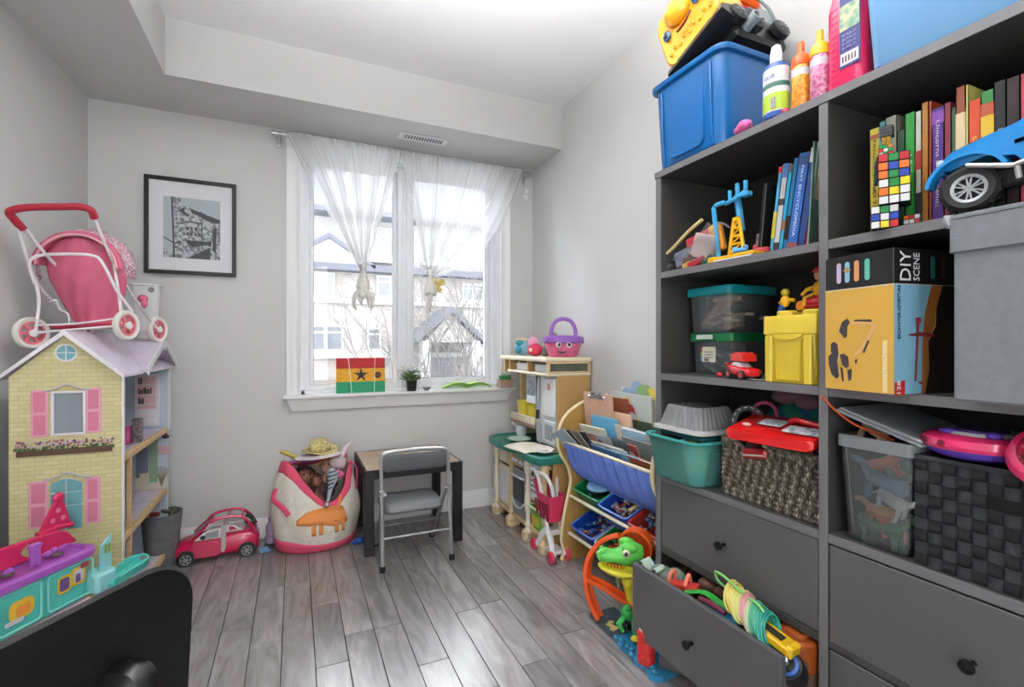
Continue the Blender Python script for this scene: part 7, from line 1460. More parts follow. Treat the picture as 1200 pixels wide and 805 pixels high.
toy('toy_ring', 'dark pink toy ring behind the tyre in the basket heap', 'toy', (1.40, 1.10, Z3+.265), P_('ring_plum', '#8c1c4a', .35), lambda m: m.loft([[(x, r*math.cos(a), r*math.sin(a)) for r, x in ((.03,-.008),(.04,-.008),(.04,.008),(.03,.008))] for a in [2*PI*i/24 for i in range(25)]], (False, False)), rz=.4)
toy('toy_cloth', 'mauve cloth bundle at the very back of the basket heap', 'cloth', (1.50, 1.06, Z3+.315), mat('cloth_mauve', '#84606c', .9, bump=.5), lambda m: (m.sph((0,0,0), (.05,.09,.03)), m.sph((-.02,-.06,-.01), (.04,.05,.03))))
toy('red_toy_car', 'dark red toy piece showing in the basket front notch', 'toy', (1.29, 1.045, Z3+.155), [P_('notch_red', '#a31f22', .35), mat('notch_white', '#b9b3ae', .5)], lambda m: (m.box((0,0,0), (.03,.085,.03), RX(-.15), .006), m.__setattr__('mi', 1), m.box((-.0155,.0,-.004), (.003,.07,.005), RX(-.15))))
for k_, (y, c, lb, r) in enumerate(((.93,'#4a9a2c','lime green ball toy at the right of basket heap',.022), (.968,'#3d7a34','green ball toy left of the lime one in basket',.020), (.905,'#7a8a3c','olive ball toy at right edge of the basket heap',.016), (.885,'#b98a5c','tan toy nose beside the green balls in basket',.018))):
    m = MB(); m.sph((1.315+.01*k_, y, Z3+.175), r, n=14, m=10); m.sph((1.305, y-.004, Z3+.185), r*.35, n=8, m=6); one('toy_ball', m, mat('ball_'+c, c, .5), lb, 'toy ball', (1.315+.01*k_, y, Z3+.175))
m = MB(); 
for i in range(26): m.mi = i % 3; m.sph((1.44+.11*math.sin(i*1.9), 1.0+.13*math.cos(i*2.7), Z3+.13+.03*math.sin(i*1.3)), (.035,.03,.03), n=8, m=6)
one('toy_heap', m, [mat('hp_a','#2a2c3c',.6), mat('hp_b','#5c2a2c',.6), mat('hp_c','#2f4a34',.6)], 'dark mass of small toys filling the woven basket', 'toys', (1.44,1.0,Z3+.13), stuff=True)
toy('toy_tube', 'green and cream curved toy wedge under the red case', 'toy', (1.295, .965, Z3+.172), mat('wedge_cream', '#b5ab8c', .5), lambda m: m.tube([(0,.06,.01),(0,.0,-.004),(0,-.05,-.01)], [.005,.008,.006], 8))

# ---- right bay, upper shelf: upright books
GR = 'books on the upper right shelf'
yb_ = .741
rows_ = ((.021,.268,'#b5a232','mustard fairy tale book, first on the right shelf','FAVOURITE FAIRY TALES','#5f4a1c',band('#8c4a2c',.9,.94)),
 (.013,.278,'#3a7a80','teal book standing behind the cube tower',None,'#ffffff',band('#5c9a9c',.6,.95)),
 (.024,.282,'#7b7d70','grey green hardback behind the cube tower',None,'#ffffff',None),
 (.016,.24,'#2c4a3a','dark green book mostly hidden by the cube tower',None,'#ffffff',None),
 (.020,.274,'#2f8a3c','bright green book with a white title on the right shelf','LEGO','#d4e4cc',None),
 (.012,.27,'#b3b3a4','off white book right of the bright green one',None,'#fff',bands(('#8c2c28',.5,.66),('#2a2a2a',.05,.3))),
 (.013,.285,'#9c6a2c','tan orange book left of the purple one',None,'#fff',None),
 (.006,.283,'#8f3a22','thin rust red book beside the tan one',None,'#fff',None),
 (.022,.262,'#4c2c78','purple story book titled Unicorns and Friends','Unicorns and Friends','#cfc4d6',band('#7a3f9c',.86,.97)),
 (.012,.265,'#7c3040','plum red book right of the purple one',None,'#fff',None),
 (.008,.25,'#3c5a3c','thin dark green book right of the plum one',None,'#fff',None),
 (.016,.29,'#8c4a34','brown red comic spine with cream marks',None,'#fff',bands(('#c9b48c',.3,.8),)),
 (.005,.288,'#c9c46a','thin pale lime book with green edge',None,'#fff',None),
 (.020,.25,'#c4492a','red orange book with small letters','STORIES','#e8b04a',None),
 (.020,.26,'#2f7a3a','green book with yellow patch on the spine',None,'#fff',bands(('#c9a42c',.62,.8),('#a8492c',.8,.9))),
 (.018,.27,'#1a191c','black book with white lettering near the blue truck','HERO','#b9b9bc',None),
 (.020,.268,'#26161a','near black book right of the black lettered one',None,'#fff',None),
 (.016,.268,'#a8344a','rose red book above the blue truck',None,'#fff',None),
 (.020,.265,'#2a1c1c','dark brown book behind the blue truck',None,'#fff',None),
 (.024,.26,'#4a1c20','dark maroon book behind the blue truck',None,'#fff',None),
 (.026,.262,'#1c2430','dark navy book behind the blue truck cab',None,'#fff',None),
 (.03,.26,'#33241e','dark book at right behind the blue truck',None,'#fff',None))
for (th, h, c, lb, st_, tc_, ex) in rows_:
    if yb_-th < .23: break
    bookobj(SP(1.315, yb_-th/2, Z1, .2, 0), .19, h, th, c, lb, GR, spine_title=st_, tcol=tc_ if tc_ != '#fff' else '#ffffff', extra=ex)
    yb_ -= th*1.04
# puzzle cubes: tower of twisted colour cubes
QC = {k: mat('cube_'+k, v, .3) for k, v in dict(w='#d6d6d6', r='#b51c24', g='#12823c', b='#1c3fa0', y='#d8c71c', o='#e06a1c').items()}
QL = list(QC.values()); QN = list(QC)
cbk = mat('cube_black', '#0c0c0e', .35)
def puzzle(x, y, z, s, rot, label, seed, n=3, twist=0, tint=None, sz=None, rx=0):
    t = thing('puzzle_cube', label, 'puzzle cube', (x, y, z), rot, group='puzzle cubes'); rn = random.Random(seed); c_ = s/n
    for L in range(n):
        R = RZ(twist*(1 if L == n-1 else 0)); m = MB(R); m.bb(-s/2, s/2, -s/2, s/2, L*c_+.0004, (L+1)*c_-.0004, .0012); o = obj('layer', m, cbk, t)
        m = MB(R)
        for f in range(4):
            F = RZ(f*PI/2)
            for i in range(n):
                m.mi = rn.randrange(6) if tint is None else tint; p = [F @ Vector((-s/2-.0006, -s/2+c_*(i+.5)+a*c_*.43, L*c_+c_*.5+b_*c_*.43)) for a, b_ in ((-1,-1),(1,-1),(1,1),(-1,1))]
                m.raw(p, [(0, 3, 2, 1)])
        if L == n-1:
            for i in range(n):
                for j in range(n): m.mi = rn.randrange(6) if tint is None else tint; m.raw([(-s/2+c_*(i+.5)+a*c_*.43, -s/2+c_*(j+.5)+b_*c_*.43, s+.0006) for a, b_ in ((-1,-1),(1,-1),(1,1),(-1,1))], [(0,1,2,3)])
        obj('stickers', m, QL, o)
    return t
puzzle(1.272, .682, Z1, .052, .5, 'lowest colour puzzle cube of the cube tower', 1)
puzzle(1.278, .664, Z1+.0535, .058, .45, 'second colour puzzle cube from the bottom of the tower', 2)
puzzle(1.280, .672, Z1+.113, .058, .62, 'third puzzle cube in the tower, green and white upper rows', 12)
puzzle(1.276, .682, Z1+.1725, .026, .5, 'tiny puzzle cube near the top of the tower', 4)
t = puzzle(1.276, .681, Z1+.1995, .018, .5, 'small gold mirrored cube below the black cube', 5, n=2, tint=0)
gold = mat('cube_gold', '#b8903c', .2, .8)
for ch in t.children_recursive:
    if ch.name.startswith('stickers'): ch.data.materials.clear(); [ch.data.materials.append(gold) for _ in range(6)]
t = puzzle(1.278, .68, Z1+.2185, .024, .35, 'black and grey puzzle cube topping the tower', 6, tint=0)
gq = mat('cube_mesh', '#3a3a3e', .4)
for ch in t.children_recursive:
    if ch.name.startswith('stickers'): ch.data.materials.clear(); [ch.data.materials.append(gq) for _ in range(6)]
puzzle(1.32, .648, Z1, .03, .3, 'dark wooden puzzle cube beside the bottom of the tower', 7)
# blue monster truck
t = thing('monster_truck', 'blue off road toy truck with huge black tyres on the right shelf', 'toy truck', (1.285, .40, Z1), .0)
mb_ = P_('truck_blue', '#1f82c4', .25, coat=.4, noise=(6,.05))
def Km(nm, fn, mm, par=None): m = MB(); fn(m); return obj(nm, m, mm, par or t, W=True)
def mwheel(x, y):
    r = .047; c_ = Vector((x, y, Z1+r+.004)); Rw = RZ(.25) @ RY(PI/2)
    w_ = Km('tyre', lambda m: m.loft([[c_ + Rw.to_3x3() @ Vector((rr_*math.cos(a), rr_*math.sin(a), z)) for rr_, z in ((.028,-.020),(.040,-.023),(.047,-.016),(.047,.016),(.040,.023),(.028,.020))] for a in [2*PI*i/36 for i in range(37)]], (False, False)), mat('tyre_rubber', '#18181a', .7, noise=(40,.3)))
    Km('tread', lambda m: [m.box(c_ + Rw.to_3x3() @ Vector((.048*math.cos(a), .048*math.sin(a), z)), (.004,.006,.013), Rw @ RZ(a), .001) for i, a in enumerate([2*PI*k/24 for k in range(24)]) for z in ((-.010,) if i % 2 else (.010,))], mat('tyre_rubber', '#18181a', .7), w_)
    def rim(m):
        m.loft([[c_ + Rw.to_3x3() @ Vector((rr_*math.cos(a), rr_*math.sin(a), z)) for rr_, z in ((.023,-.019),(.029,-.021),(.029,-.014),(.023,-.010))] for a in [2*PI*i/30 for i in range(31)]], (False, False))
        for k in range(6):
            for d_ in (-.18, .18): a = k*PI/3+d_; m.box(c_ + Rw.to_3x3() @ Vector((.014*math.cos(a), .014*math.sin(a), -.017)), (.022,.0032,.003), Rw @ RZ(a))
        m.lathe([(.007,-.019),(.006,-.014)], c_, Rw, 12)
    Km('rim', rim, mat('rim_silver', '#9a9ca0', .35, .5), w_)
    Km('rim_dish', lambda m: m.lathe([(.026,-.008),(.026,-.006)], c_, Rw, 20), dark, w_)
mwheel(1.285, .528); mwheel(1.40, .535); mwheel(1.285, .27); mwheel(1.40, .27)
Km('body', lambda m: m.loft([[(x, y, z) for x, z in ((1.275+e, a), (1.272+e, b_), (1.29, b_+.008), (1.39, b_+.008), (1.408-e, b_), (1.405-e, a))] for y, a, b_, e in ((.575, Z1+.105, Z1+.125, .01), (.56, Z1+.10, Z1+.136, .004), (.50, Z1+.112, Z1+.15, 0), (.455, Z1+.098, Z1+.158, 0), (.44, Z1+.075, Z1+.165, 0), (.36, Z1+.075, Z1+.17, 0), (.25, Z1+.09, Z1+.175, 0), (.22, Z1+.10, Z1+.17, .006))]), mb_)
Km('fender', lambda m: m.loft([[(1.262+o_, .528+.068*math.cos(a)*k, Z1+.062+.062*math.sin(a)*k) for o_, k in ((0,.93),(0,1.04),(.03,1.04),(.03,.93))] for a in [.1+PI*.85*i/14 for i in range(15)]]), mb_)
Km('cab', lambda m: m.loft([[(x, y, z) for x, y in ((1.285, y0), (1.285, y1), (1.395, y1), (1.395, y0))] for z, y0, y1 in ((Z1+.165,.25,.44),(Z1+.205,.27,.40),(Z1+.212,.28,.39))]), mat('cab_glass', '#12161c', .2))
Km('headlight', lambda m: (m.sph((1.283,.577,Z1+.118), (.012,.008,.012)), m.sph((1.39,.577,Z1+.118), (.012,.008,.012))), mat('headlight_pale', '#b9c6cc', .2))
Km('bumper', lambda m: m.bb(1.28,1.40,.574,.586,Z1+.095,Z1+.108,.003), mb_)
Km('side_stripe', lambda m: m.loft([[(1.2705, y, z), (1.2705, y, z+.008)] for y, z in ((.455, Z1+.118), (.38, Z1+.128), (.30, Z1+.132))], (False, False)), mat('stripe_ice', '#b9cbd6', .4)); 
Km('suspension_bar', lambda m: m.tube([(1.262,.525,Z1+.098),(1.262,.455,Z1+.075),(1.265,.44,Z1+.078),(1.265,.30,Z1+.088)], .005, 8), mat('bar_silver', '#a8a6a4', .35, .4))
Km('shock', lambda m: m.tube([(1.265,.45,Z1+.075),(1.27,.448,Z1+.05)], .005, 8), mat('bar_silver', '#a8a6a4', .35, .4))
Km('mirror', lambda m: (m.sph((1.272,.425,Z1+.185), (.009,.008,.012)), m.tube([(1.285,.43,Z1+.165),(1.272,.425,Z1+.18)], .003)), mb_)
Km('chassis', lambda m: m.bb(1.30,1.385,.25,.55,Z1+.045,Z1+.085,.006), dark)

# ---- right bay, middle shelf: craft set box
BXM = Matrix.Translation((1.205, .628, Z2)) @ RZ(-.16)
R_ = BXM.to_3x3()
t = thing('craft_box', 'yellow and black cardboard DIY excavator kit box overhanging the middle shelf', 'box', (1.205, .628, Z2), R=RZ(-.16))
W_, D_, H_ = .17, .22, .325; HB = .244   # local: +y = left along the front face, +x = depth
m = MB(); m.mi = 0; m.bb(0, D_, 0, W_, 0, HB); m.mi = 1; m.bb(0, D_, 0, W_, HB, H_, .001); obj('carton', m, [mat('box_yellow', '#d0a245', .5), mat('box_charcoal', '#1c1b1d', .35)], t)
m = MB(); m.bb(-.0006, D_, -.0006, W_, HB-.0015, HB+.0015); obj('edge_line', m, mat('line_cream', '#cfc6ae', .5), t)
Fx, Fy = (0,-1,0), (0,0,1)
for i, (c, y) in enumerate((('#b9a8c4', .132), ('#7fb5cc', .110), ('#cf8f5c', .086), ('#5fae9c', .060))):
    m = MB(); m.prism(rr(.012, .05, .006, 5), (-.0005, y, HB+.041), Fx, Fy, (-.0006,0,0)); o = obj('printed_pill', m, mat('pill_'+c, c, .5), t)
m = MB(); m.prism([(-.011,0),(0,.008),(.011,0),(0,-.008)], (-.0012, .110, HB+.046), Fx, Fy, (-.0003,0,0)); obj('pill_mark', m, mat('mark_tan', '#a8845c', .5), t)
# printed excavator parts on the front face (flat print)
pk = mat('print_charcoal', '#3c3a40', .5); pt = mat('print_arm', '#d8a86c', .5)
def flat(nm, polys, mm, dx=-.0006, side=0):
    m = MB()
    for i, p in enumerate(polys):
        if side == 0: m.prism(p, (dx-.00005*i, W_, 0), (0,-1,0), (0,0,1), (-.0003,0,0))
        else: m.prism(p, (0, dx-.00005*i, 0), (1,0,0), (0,0,1), (0,-.0003,0))
    return obj(nm, m, mm, t)
S_ = lambda pts: [((x-45)/380*W_, (745-y)/515*HB) for x, y in pts]
flat('printed_bucket', [S_([(130,445),(150,395),(180,380),(195,400),(180,420),(178,470),(165,482),(150,465)]), S_([(80,510),(100,498),(120,510),(128,560),(118,600),(95,575),(80,550)]), S_([(65,580),(80,562),(105,570),(122,610),(130,680),(115,692),(85,670),(68,620)]), S_([(135,565),(160,560),(185,575),(190,620),(175,635),(150,620)]), S_([(138,630),(152,632),(160,700),(150,705)]), S_([(180,645),(205,635),(202,690),(188,700)]), S_([(225,590),(238,585),(235,605),(226,608)]), S_([(268,545),(295,490),(303,495),(275,558)])], pk)
flat('printed_arm', [S_([(195,395),(320,395),(345,430),(320,425),(300,412),(195,410)]), S_([(320,420),(345,425),(300,500),(265,545),(225,575),(205,570),(240,540),(290,470)])], pt)
flat('printed_arm_edge', [S_([(220,388),(310,390),(320,402),(220,396)])], pk, -.0011)
flat('printed_letter_block', [S_([(372,492),(395,490),(395,740),(372,742)])], mat('print_straw', '#e8d08a', .5))
text('CONSTRUCTION', .012, BXM.inverted() @ (BXM @ Vector((-.0012, W_-(383-45)/380*W_, .06))), (0,0,1), (0,1,0), mat('ink_cream', '#efe6c8', .5), t, width=.11)
S2 = lambda pts: [((x-425)/245*.165, (760-y)/545*HB) for x, y in pts]
flat('printed_sky', [S2([(425,760),(425,215),(590,215),(570,400),(545,760)])], mat('print_skyblue', '#7db0c8', .5), side=1)
flat('printed_ground', [S2([(590,215),(640,215),(610,330),(600,420),(570,500),(580,640),(560,760),(545,760),(548,500),(560,350)])], mat('print_ochre', '#a8672c', .5), -.0012, 1)
flat('printed_dark', [S2([(640,215),(750,215),(750,760),(560,760),(580,620),(575,500),(610,420),(612,330)])], mat('print_umber', '#1d1512', .5, noise=(20,.4)), -.0010, 1)
flat('printed_crane', [S2([(518,380),(540,378),(542,400),(532,410),(530,450),(600,460),(600,475),(530,472),(520,700),(512,695),(520,472),(488,470),(488,462),(520,455)]), S2([(526,700),(552,700),(540,715)])], mat('print_crane', '#8a2a30', .5), -.0018, 1)
flat('printed_badge', [S2([(425,700),(470,690),(470,765),(425,765)])], mat('badge_red2', '#b5281f', .5), -.0018, 1)
flat('printed_side_pill', [[(x+a, HB+.041+b_) for a, b_ in rr(.014, .052, .007, 5)] for x in (.115,)], mat('pill_teal', '#1f6a62', .5), -.0006, 1); flat('printed_side_pill', [[(.148+a, HB+.041+b_) for a, b_ in rr(.012, .048, .006, 5)]], mat('pill_brown', '#5c3a2c', .5), -.0006, 1)
wi = mat('ink_white', '#e6e6e6', .5); bi = mat('ink_black', '#15151a', .5)
text('DIY', .045, (.034, -.001, HB+.040), (0,0,1), (-1,0,0), wi, t, width=.066)
text('SCENE', .026, (.066, -.001, HB+.040), (0,0,1), (-1,0,0), wi, t, width=.062)
text('EXCAVATOR ADVENTURE', .012, (.0135, -.0016, HB-.062), (0,0,1), (-1,0,0), bi, t, width=.118)
text('128', .014, (.012, -.0022, .014), (0,0,1), (-1,0,0), wi, t, width=.028)
# grey fabric cube bin
t = thing('fabric_cube', 'grey fabric cube bin jutting from the middle right shelf', 'bin', (1.37, .37, Z2))
fg_ = mat('fabric_grey', '#75787f', .9, noise=(50,.05), bump=.35, bscale=260)
m = MB(); m.bb(1.190, 1.55, .215, .516, Z2, Z2+.350, .004); obj('body', m, fg_, t, W=True)
m = MB(); m.bb(1.185, 1.1905, .212, .519, Z2+.290, Z2+.366, .002); m.bb(1.185, 1.25, .514, .520, Z2+.290, Z2+.350, .002); o = obj('cuff', m, fg_, t, W=True)
m = MB(); m.tube([(1.1845, .519, Z2+.292), (1.1845, .212, Z2+.292)], .0012, 5); m.tube([(1.1845, .519, Z2+.357), (1.1845, .212, Z2+.357)], .0008, 5); obj('seam', m, mat('seam_grey', '#4f5157', .9), o, W=True)
m = MB(); m.loft([[(1.1895, .519, Z2+.34), (1.185, .529, Z2+.368), (1.205, .499, Z2+.366)], [(1.205, .534, Z2+.345), (1.195, .537, Z2+.357), (1.22, .494, Z2+.368)]]); obj('corner_fold', m, mat('lining_pale', '#b3b8c0', .9), t, W=True)

# ---- right bay, counter
t = thing('clear_bin', 'clear plastic bin of animal toys on the right counter', 'bin', (1.41, .69, Z3))
cbm = clear_mat('bin_clear', '#c3ccd0', .12, .1, .16)
def cr_(a, b_, z): return [(x, y, z) for x, y in rr(a, b_, .02, 4, 1.40, .705)]
m = MB(); m.loft([cr_(.24,.13,Z3+.002), cr_(.25,.14,Z3+.01), cr_(.275,.162,Z3+.262), cr_(.27,.157,Z3+.262), cr_(.24,.13,Z3+.014)]); obj('tub', m, cbm, t, W=True)
m = MB(); m.loft([cr_(.272,.158,Z3+.232), cr_(.284,.17,Z3+.234), cr_(.284,.17,Z3+.262), cr_(.272,.158,Z3+.264)], (False, False)); obj('rim', m, clear_mat('bin_rim', '#c6cdd0', .15, .15, .5), t, W=True)
toy('bin_lid', 'grey plastic lid leaning across the top of the clear bin', 'lid', (1.40, .70, Z3+.298), P_('lid_grey', '#8a8f94', .35), lambda m: (m.box((0,0,0), (.25,.19,.008), None, .003), m.box((0,0,-.007), (.26,.20,.006), None, .002)), rx=.30)
toy('curved_toy', 'thin orange toy track strip curling out of the clear bin', 'toy', (1.29, .76, Z3+.30), P_('hoop_orange', '#d2532a', .4), lambda m: m.tube(spline([(-.045,.055,.055),(-.02,.035,.02),(.0,.0,-.012),(.02,-.04,-.03),(.05,-.06,-.045)], 5), .006, 8, flat=.5))
An = lambda lb, loc, c, fn, **k: toy('toy_animal', lb, 'toy animal', loc, mat('animal_'+c, c, .55), fn, **k)
def quadruped(s, head=1): 
    def f(m):
        m.loft([[(r[0]*s*math.cos(q), yy*s, zz*s+r[1]*s*math.sin(q)) for q in [2*PI*i/12 for i in range(12)]] for yy, r, zz in ((-.05,(.010,.012),0),(-.04,(.02,.022),0),(0,(.022,.02),-.003),(.04,(.02,.022),0),(.055,(.012,.014),.006))])
        for yy in (-.035,.038):
            for xx in (-.013,.013): m.tube([(xx*s, yy*s, -.01*s), (xx*s, (yy+.004)*s, -.035*s), (xx*s, (yy-.002)*s, -.062*s)], [.009*s,.006*s,.006*s], 8)
        m.tube([(0,.05*s,.008*s),(0,.072*s,.03*s)], [.012*s,.009*s], 8); m.sph((0,.085*s,.034*s), (.011*s,.02*s,.011*s), n=10, m=6); m.tube([(0,-.052*s,.005*s),(0,-.07*s,-.02*s)], [.004*s,.002*s], 6)
    return f
An('blue grey toy horse inside the clear bin', (1.31, .695, Z3+.155), '#56748a', quadruped(.85), rz=.2, rx=.25)
An('white toy goat below the horse in the clear bin', (1.30, .68, Z3+.12), '#b9b9b2', quadruped(.7), rz=2.9, rx=-.3)
An('tan toy giraffe lying in the clear bin', (1.305, .70, Z3+.085), '#c28a4a', quadruped(.65), rx=-.1)
An('orange toy tiger at bottom of the clear bin', (1.305, .675, Z3+.06), '#c4683a', quadruped(.6), rz=.2)
An('green toy dinosaur at bottom of the clear bin', (1.31, .71, Z3+.05), '#3a6a44', quadruped(1.0), rz=3.0)
An('dark grey toy rhino in the clear bin bottom corner', (1.31, .655, Z3+.065), '#4a4f5c', quadruped(.7), rx=.3)
An('red brown toy bull at top of the clear bin', (1.32, .71, Z3+.20), '#a85a3c', quadruped(.65), rx=-.5)
An('cream toy figure at the bin top under the lid', (1.35, .745, Z3+.27), '#b39478', quadruped(.6), rx=.5)
m = MB(); rn = random.Random(17)
for i in range(46): m.mi = i % 4; m.sph((1.42+rn.uniform(-.08,.1), .70+rn.uniform(-.05,.05), Z3+.03+rn.uniform(0,.19)), (.02,.016,.022), RX(rn.random()*3), n=8, m=6)
one('toy_heap', m, [mat('an_a','#3c5a6c',.6), mat('an_b','#8a5a3c',.6), mat('an_c','#4a6a4c',.6), mat('an_d','#9a9a94',.6)], 'jumble of small animal toys deeper in the clear bin', 'toys', (1.42,.7,Z3+.03), stuff=True)
# black woven strap basket: every strap crossing a raised tile
t = thing('strap_basket', 'black woven strap basket on the right counter', 'basket', (1.40, .42, Z3))
sb = mat('strap_black', '#303238', .6, noise=(30,.25), bump=1, bscale=400, stretch=(1,1,6)); sb2 = mat('strap_black_b', '#1a1b20', .6, noise=(30,.25), bump=1, bscale=400, stretch=(6,6,1)); sx = mat('strap_core', '#0c0c0f', .8)
qx0, qx1, qy0, qy1, qz0, qz1 = 1.272, 1.58, .222, .622, Z3, Z3+.238
m = MB(); m.bb(qx0+.004, qx0+.01, qy0+.004, qy1-.004, qz0, qz1-.006); m.bb(qx0+.004, qx1, qy1-.01, qy1-.004, qz0, qz1-.006); m.bb(qx0+.004, qx1, qy0+.004, qy0+.01, qz0, qz1-.006); m.bb(qx1-.01, qx1-.004, qy0+.004, qy1-.004, qz0, qz1-.006); m.bb(qx0+.004, qx1, qy0+.004, qy1-.004, qz0, qz0+.006); obj('core', m, sx, t, W=True)
nz, ny = 9, 16; cz_ = (qz1-qz0)/nz; cy2 = (qy1-qy0)/ny
def tile_mesh(w_, h_, horiz):
    q = MB()
    def f(u, v):
        b_ = math.sin(PI*(u if horiz else v)); return (-.001-.005*b_, (u-.5)*w_, (v-.5)*h_)
    q.grid(f, 4, 4); me_o = obj('strap_tile', q, sb if horiz else sb2, t); return me_o
proto = {h: tile_mesh(cy2*(1.04 if h else .93), cz_*(.93 if h else 1.04), h) for h in (True, False)}
first = {True: True, False: True}
rn = random.Random(3)
def place_tile(h, loc, rz=0):
    if first[h]: o = proto[h]; first[h] = False
    else: o = proto[h].copy(); C.objects.link(o)
    o.parent = t; o.location = Vector(loc)-Vector((1.40, .42, Z3)); o.rotation_euler = (rn.uniform(-.03,.03), 0, rz+rn.uniform(-.02,.02))
for j in range(nz):
    for i in range(ny):
        y = qy0+cy2*(i+.5); z = qz0+cz_*(j+.5)
        if j in (6,) and .34 < y < .505: continue      # hand hole
        place_tile((i+j) % 2 == 0, (qx0+.004, y, z))
    for i in range(5): place_tile((i+j) % 2 == 1, (qx0+.004+cy2*(i+.5), qy1-.004, qz0+cz_*(j+.5)), -PI/2)
m = MB(); m.bb(qx0-.002, qx0+.006, qy0, qy1, qz1-.004, qz1+.006, .002); m.bb(qx0-.002, qx1, qy1-.006, qy1+.002, qz1-.004, qz1+.006, .002); obj('rim', m, sb, t, W=True)
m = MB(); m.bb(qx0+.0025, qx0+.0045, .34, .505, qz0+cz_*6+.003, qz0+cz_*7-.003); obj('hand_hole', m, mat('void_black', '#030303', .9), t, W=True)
# electronic handlebar toy on top (pink and purple)
t = thing('steering_toy', 'pink and purple electronic ride toy lying on the black strap basket', 'toy', (1.36, .47, Z3+.25))
hp = P_('steer_pink', '#d82a64', .25, coat=.4); hv = P_('steer_violet', '#5c3cb0', .3, coat=.3)
def Ks(nm, fn, mm): m = MB(); fn(m); return obj(nm, m, mm, t, W=True)
def oval(cx_, cy_, a, b_, z, n=30): return [(cx_+a*math.cos(q), cy_+b_*math.sin(q), z) for q in [2*PI*i/n for i in range(n)]]
Ks('lower_shell', lambda m: m.loft([oval(1.36,.54,.07,.065,Z3+.245), oval(1.36,.54,.095,.088,Z3+.255), oval(1.36,.54,.105,.095,Z3+.270)]), hv)
Ks('upper_shell', lambda m: m.loft([oval(1.36,.54,.107,.097,Z3+.268), oval(1.36,.54,.110,.10,Z3+.276), oval(1.36,.54,.106,.096,Z3+.290), oval(1.36,.54,.09,.082,Z3+.296), oval(1.36,.54,.06,.055,Z3+.298)]), hp)
Ks('screen_plate', lambda m: m.loft([oval(1.36,.54,.07,.065,Z3+.296), oval(1.36,.54,.065,.06,Z3+.303)]), P_('plate_silver', '#a8a6ae', .3))
Ks('screen', lambda m: m.loft([oval(1.36,.54,.05,.045,Z3+.302), oval(1.36,.54,.048,.043,Z3+.307)]), mat('screen_dark', '#241a3a', .15, noise=(30,.6), col2='#5a3a8c'))
for y in (.615, .60, .565): Ks('vent_hole', lambda m: m.lathe([(.008,0),(.007,.002)], (1.36-.109*math.sqrt(max(0, 1-((y-.54)/.0985)**2)), y, Z3+.280), RZ(-(y-.54)*8) @ RY(-PI/2), 14), P_('hole_rose', '#7c1236', .5))
Ks('button', lambda m: m.sph((1.31,.575,Z3+.301), (.014,.02,.006)), P_('btn_violet', '#6a4ac0', .3)); Ks('button', lambda m: m.sph((1.31,.50,Z3+.301), (.014,.014,.007)), P_('btn_violet', '#6a4ac0', .3))
t = thing('steering_toy', 'round pink toy wheel with red jewelled centre at the frame right edge', 'toy', (1.275, .40, Z3+.285))
Rr = RY(-.9)
for nm, mm, fn in (('shell', hp, lambda m: m.lathe([(.04,-.02),(.066,-.012),(.07,.0),(.062,.012),(.05,.016)], n=28)), ('face', mat('jewel_red', '#8c1a34', .25, noise=(60,.5)), lambda m: m.lathe([(.052,.014),(.045,.02)], n=26)), ('hub', mat('hub_olive', '#6a6a4c', .4), lambda m: m.lathe([(.02,.018),(.015,.027)], n=16))):
    m = MB(Rr); fn(m); obj(nm, m, mm, t)
for i in range(8): m = MB(Rr); m.sph((.037*math.cos(i*PI/4), .037*math.sin(i*PI/4), .021), (.006,.006,.003), n=8, m=4); obj('jewel', m, P_('jewel_rose', '#c23a5c', .2), t)
toy('dark_toy', 'dark grey toys piled at back of the strap basket', 'toy', (1.47, .40, Z3+.27), mat('pile_dark', '#2c2c30', .5), lambda m: (m.sph((0,0,0), (.07,.10,.03)), m.box((0,-.06,.02), (.10,.12,.02), RX(.2), .006), m.box((.02,.05,.02), (.10,.10,.02), RX(-.2), .006)))
# paint specks on the strap basket
# ---- open drawer contents
DZ = .30
GD = 'toys in the open drawer'
toy('knit_toy', 'grey green toy hat at far end of the open drawer', 'toy', (1.19, 1.35, .345), mat('knit_sage', '#6a7a70', .8, bump=.6), lambda m: (m.sph((0,0,0), (.04,.05,.03)), m.sph((.03,-.04,.0), (.03,.04,.03))))
toy('doll_garment', 'pale mint cloth at far end of the open drawer', 'cloth', (1.165, 1.385, .362), mat('cloth_mint', '#a3b5a8', .85, bump=.4), lambda m: m.grid(lambda u, v: (-.02+.04*v, .04-.10*u, .012*math.sin(u*9)+.01*v), 16, 5), solid=.002)
toy('toy_sandal', 'orange red toy sandal in the open drawer', 'toy shoe', (1.185, 1.245, .362), [P_('sandal_red', '#c4322a', .4), P_('sandal_coral', '#e07a5c', .4)], lambda m: (m.loft([[(x*k, y, z) for x, y in rr(.045, .12, .02, 4)] for k, z in ((1,-.012),(1,-.002),(.9,.0))]), m.__setattr__('mi', 1), m.tube(spline([(-.02,.04,0),(-.015,.03,.03),(.015,.03,.03),(.02,.04,0)], 4), .006, 8), m.tube(spline([(-.02,-.02,0),(-.0,-.03,.03),(.02,-.02,0)], 4), .006, 8)), rx=-.2, rz=.3)
toy('green_band', 'bright green curved toy strip in the open drawer', 'toy', (1.195, 1.13, .352), P_('strip_green', '#2f9a3a', .35), lambda m: m.tube(spline([(-.03,.08,.0),(-.0,.03,.016),(.0,-.03,.014),(.03,-.08,-.01)], 5), .012, 8, flat=.5))
toy('blue_disc', 'sky blue toy dish beneath the green strip in the drawer', 'toy', (1.20, 1.09, .335), P_('dish_sky', '#3a8ab8', .35), lambda m: m.lathe([(.03,-.01),(.055,0),(.052,.004)], n=22), rx=.2)
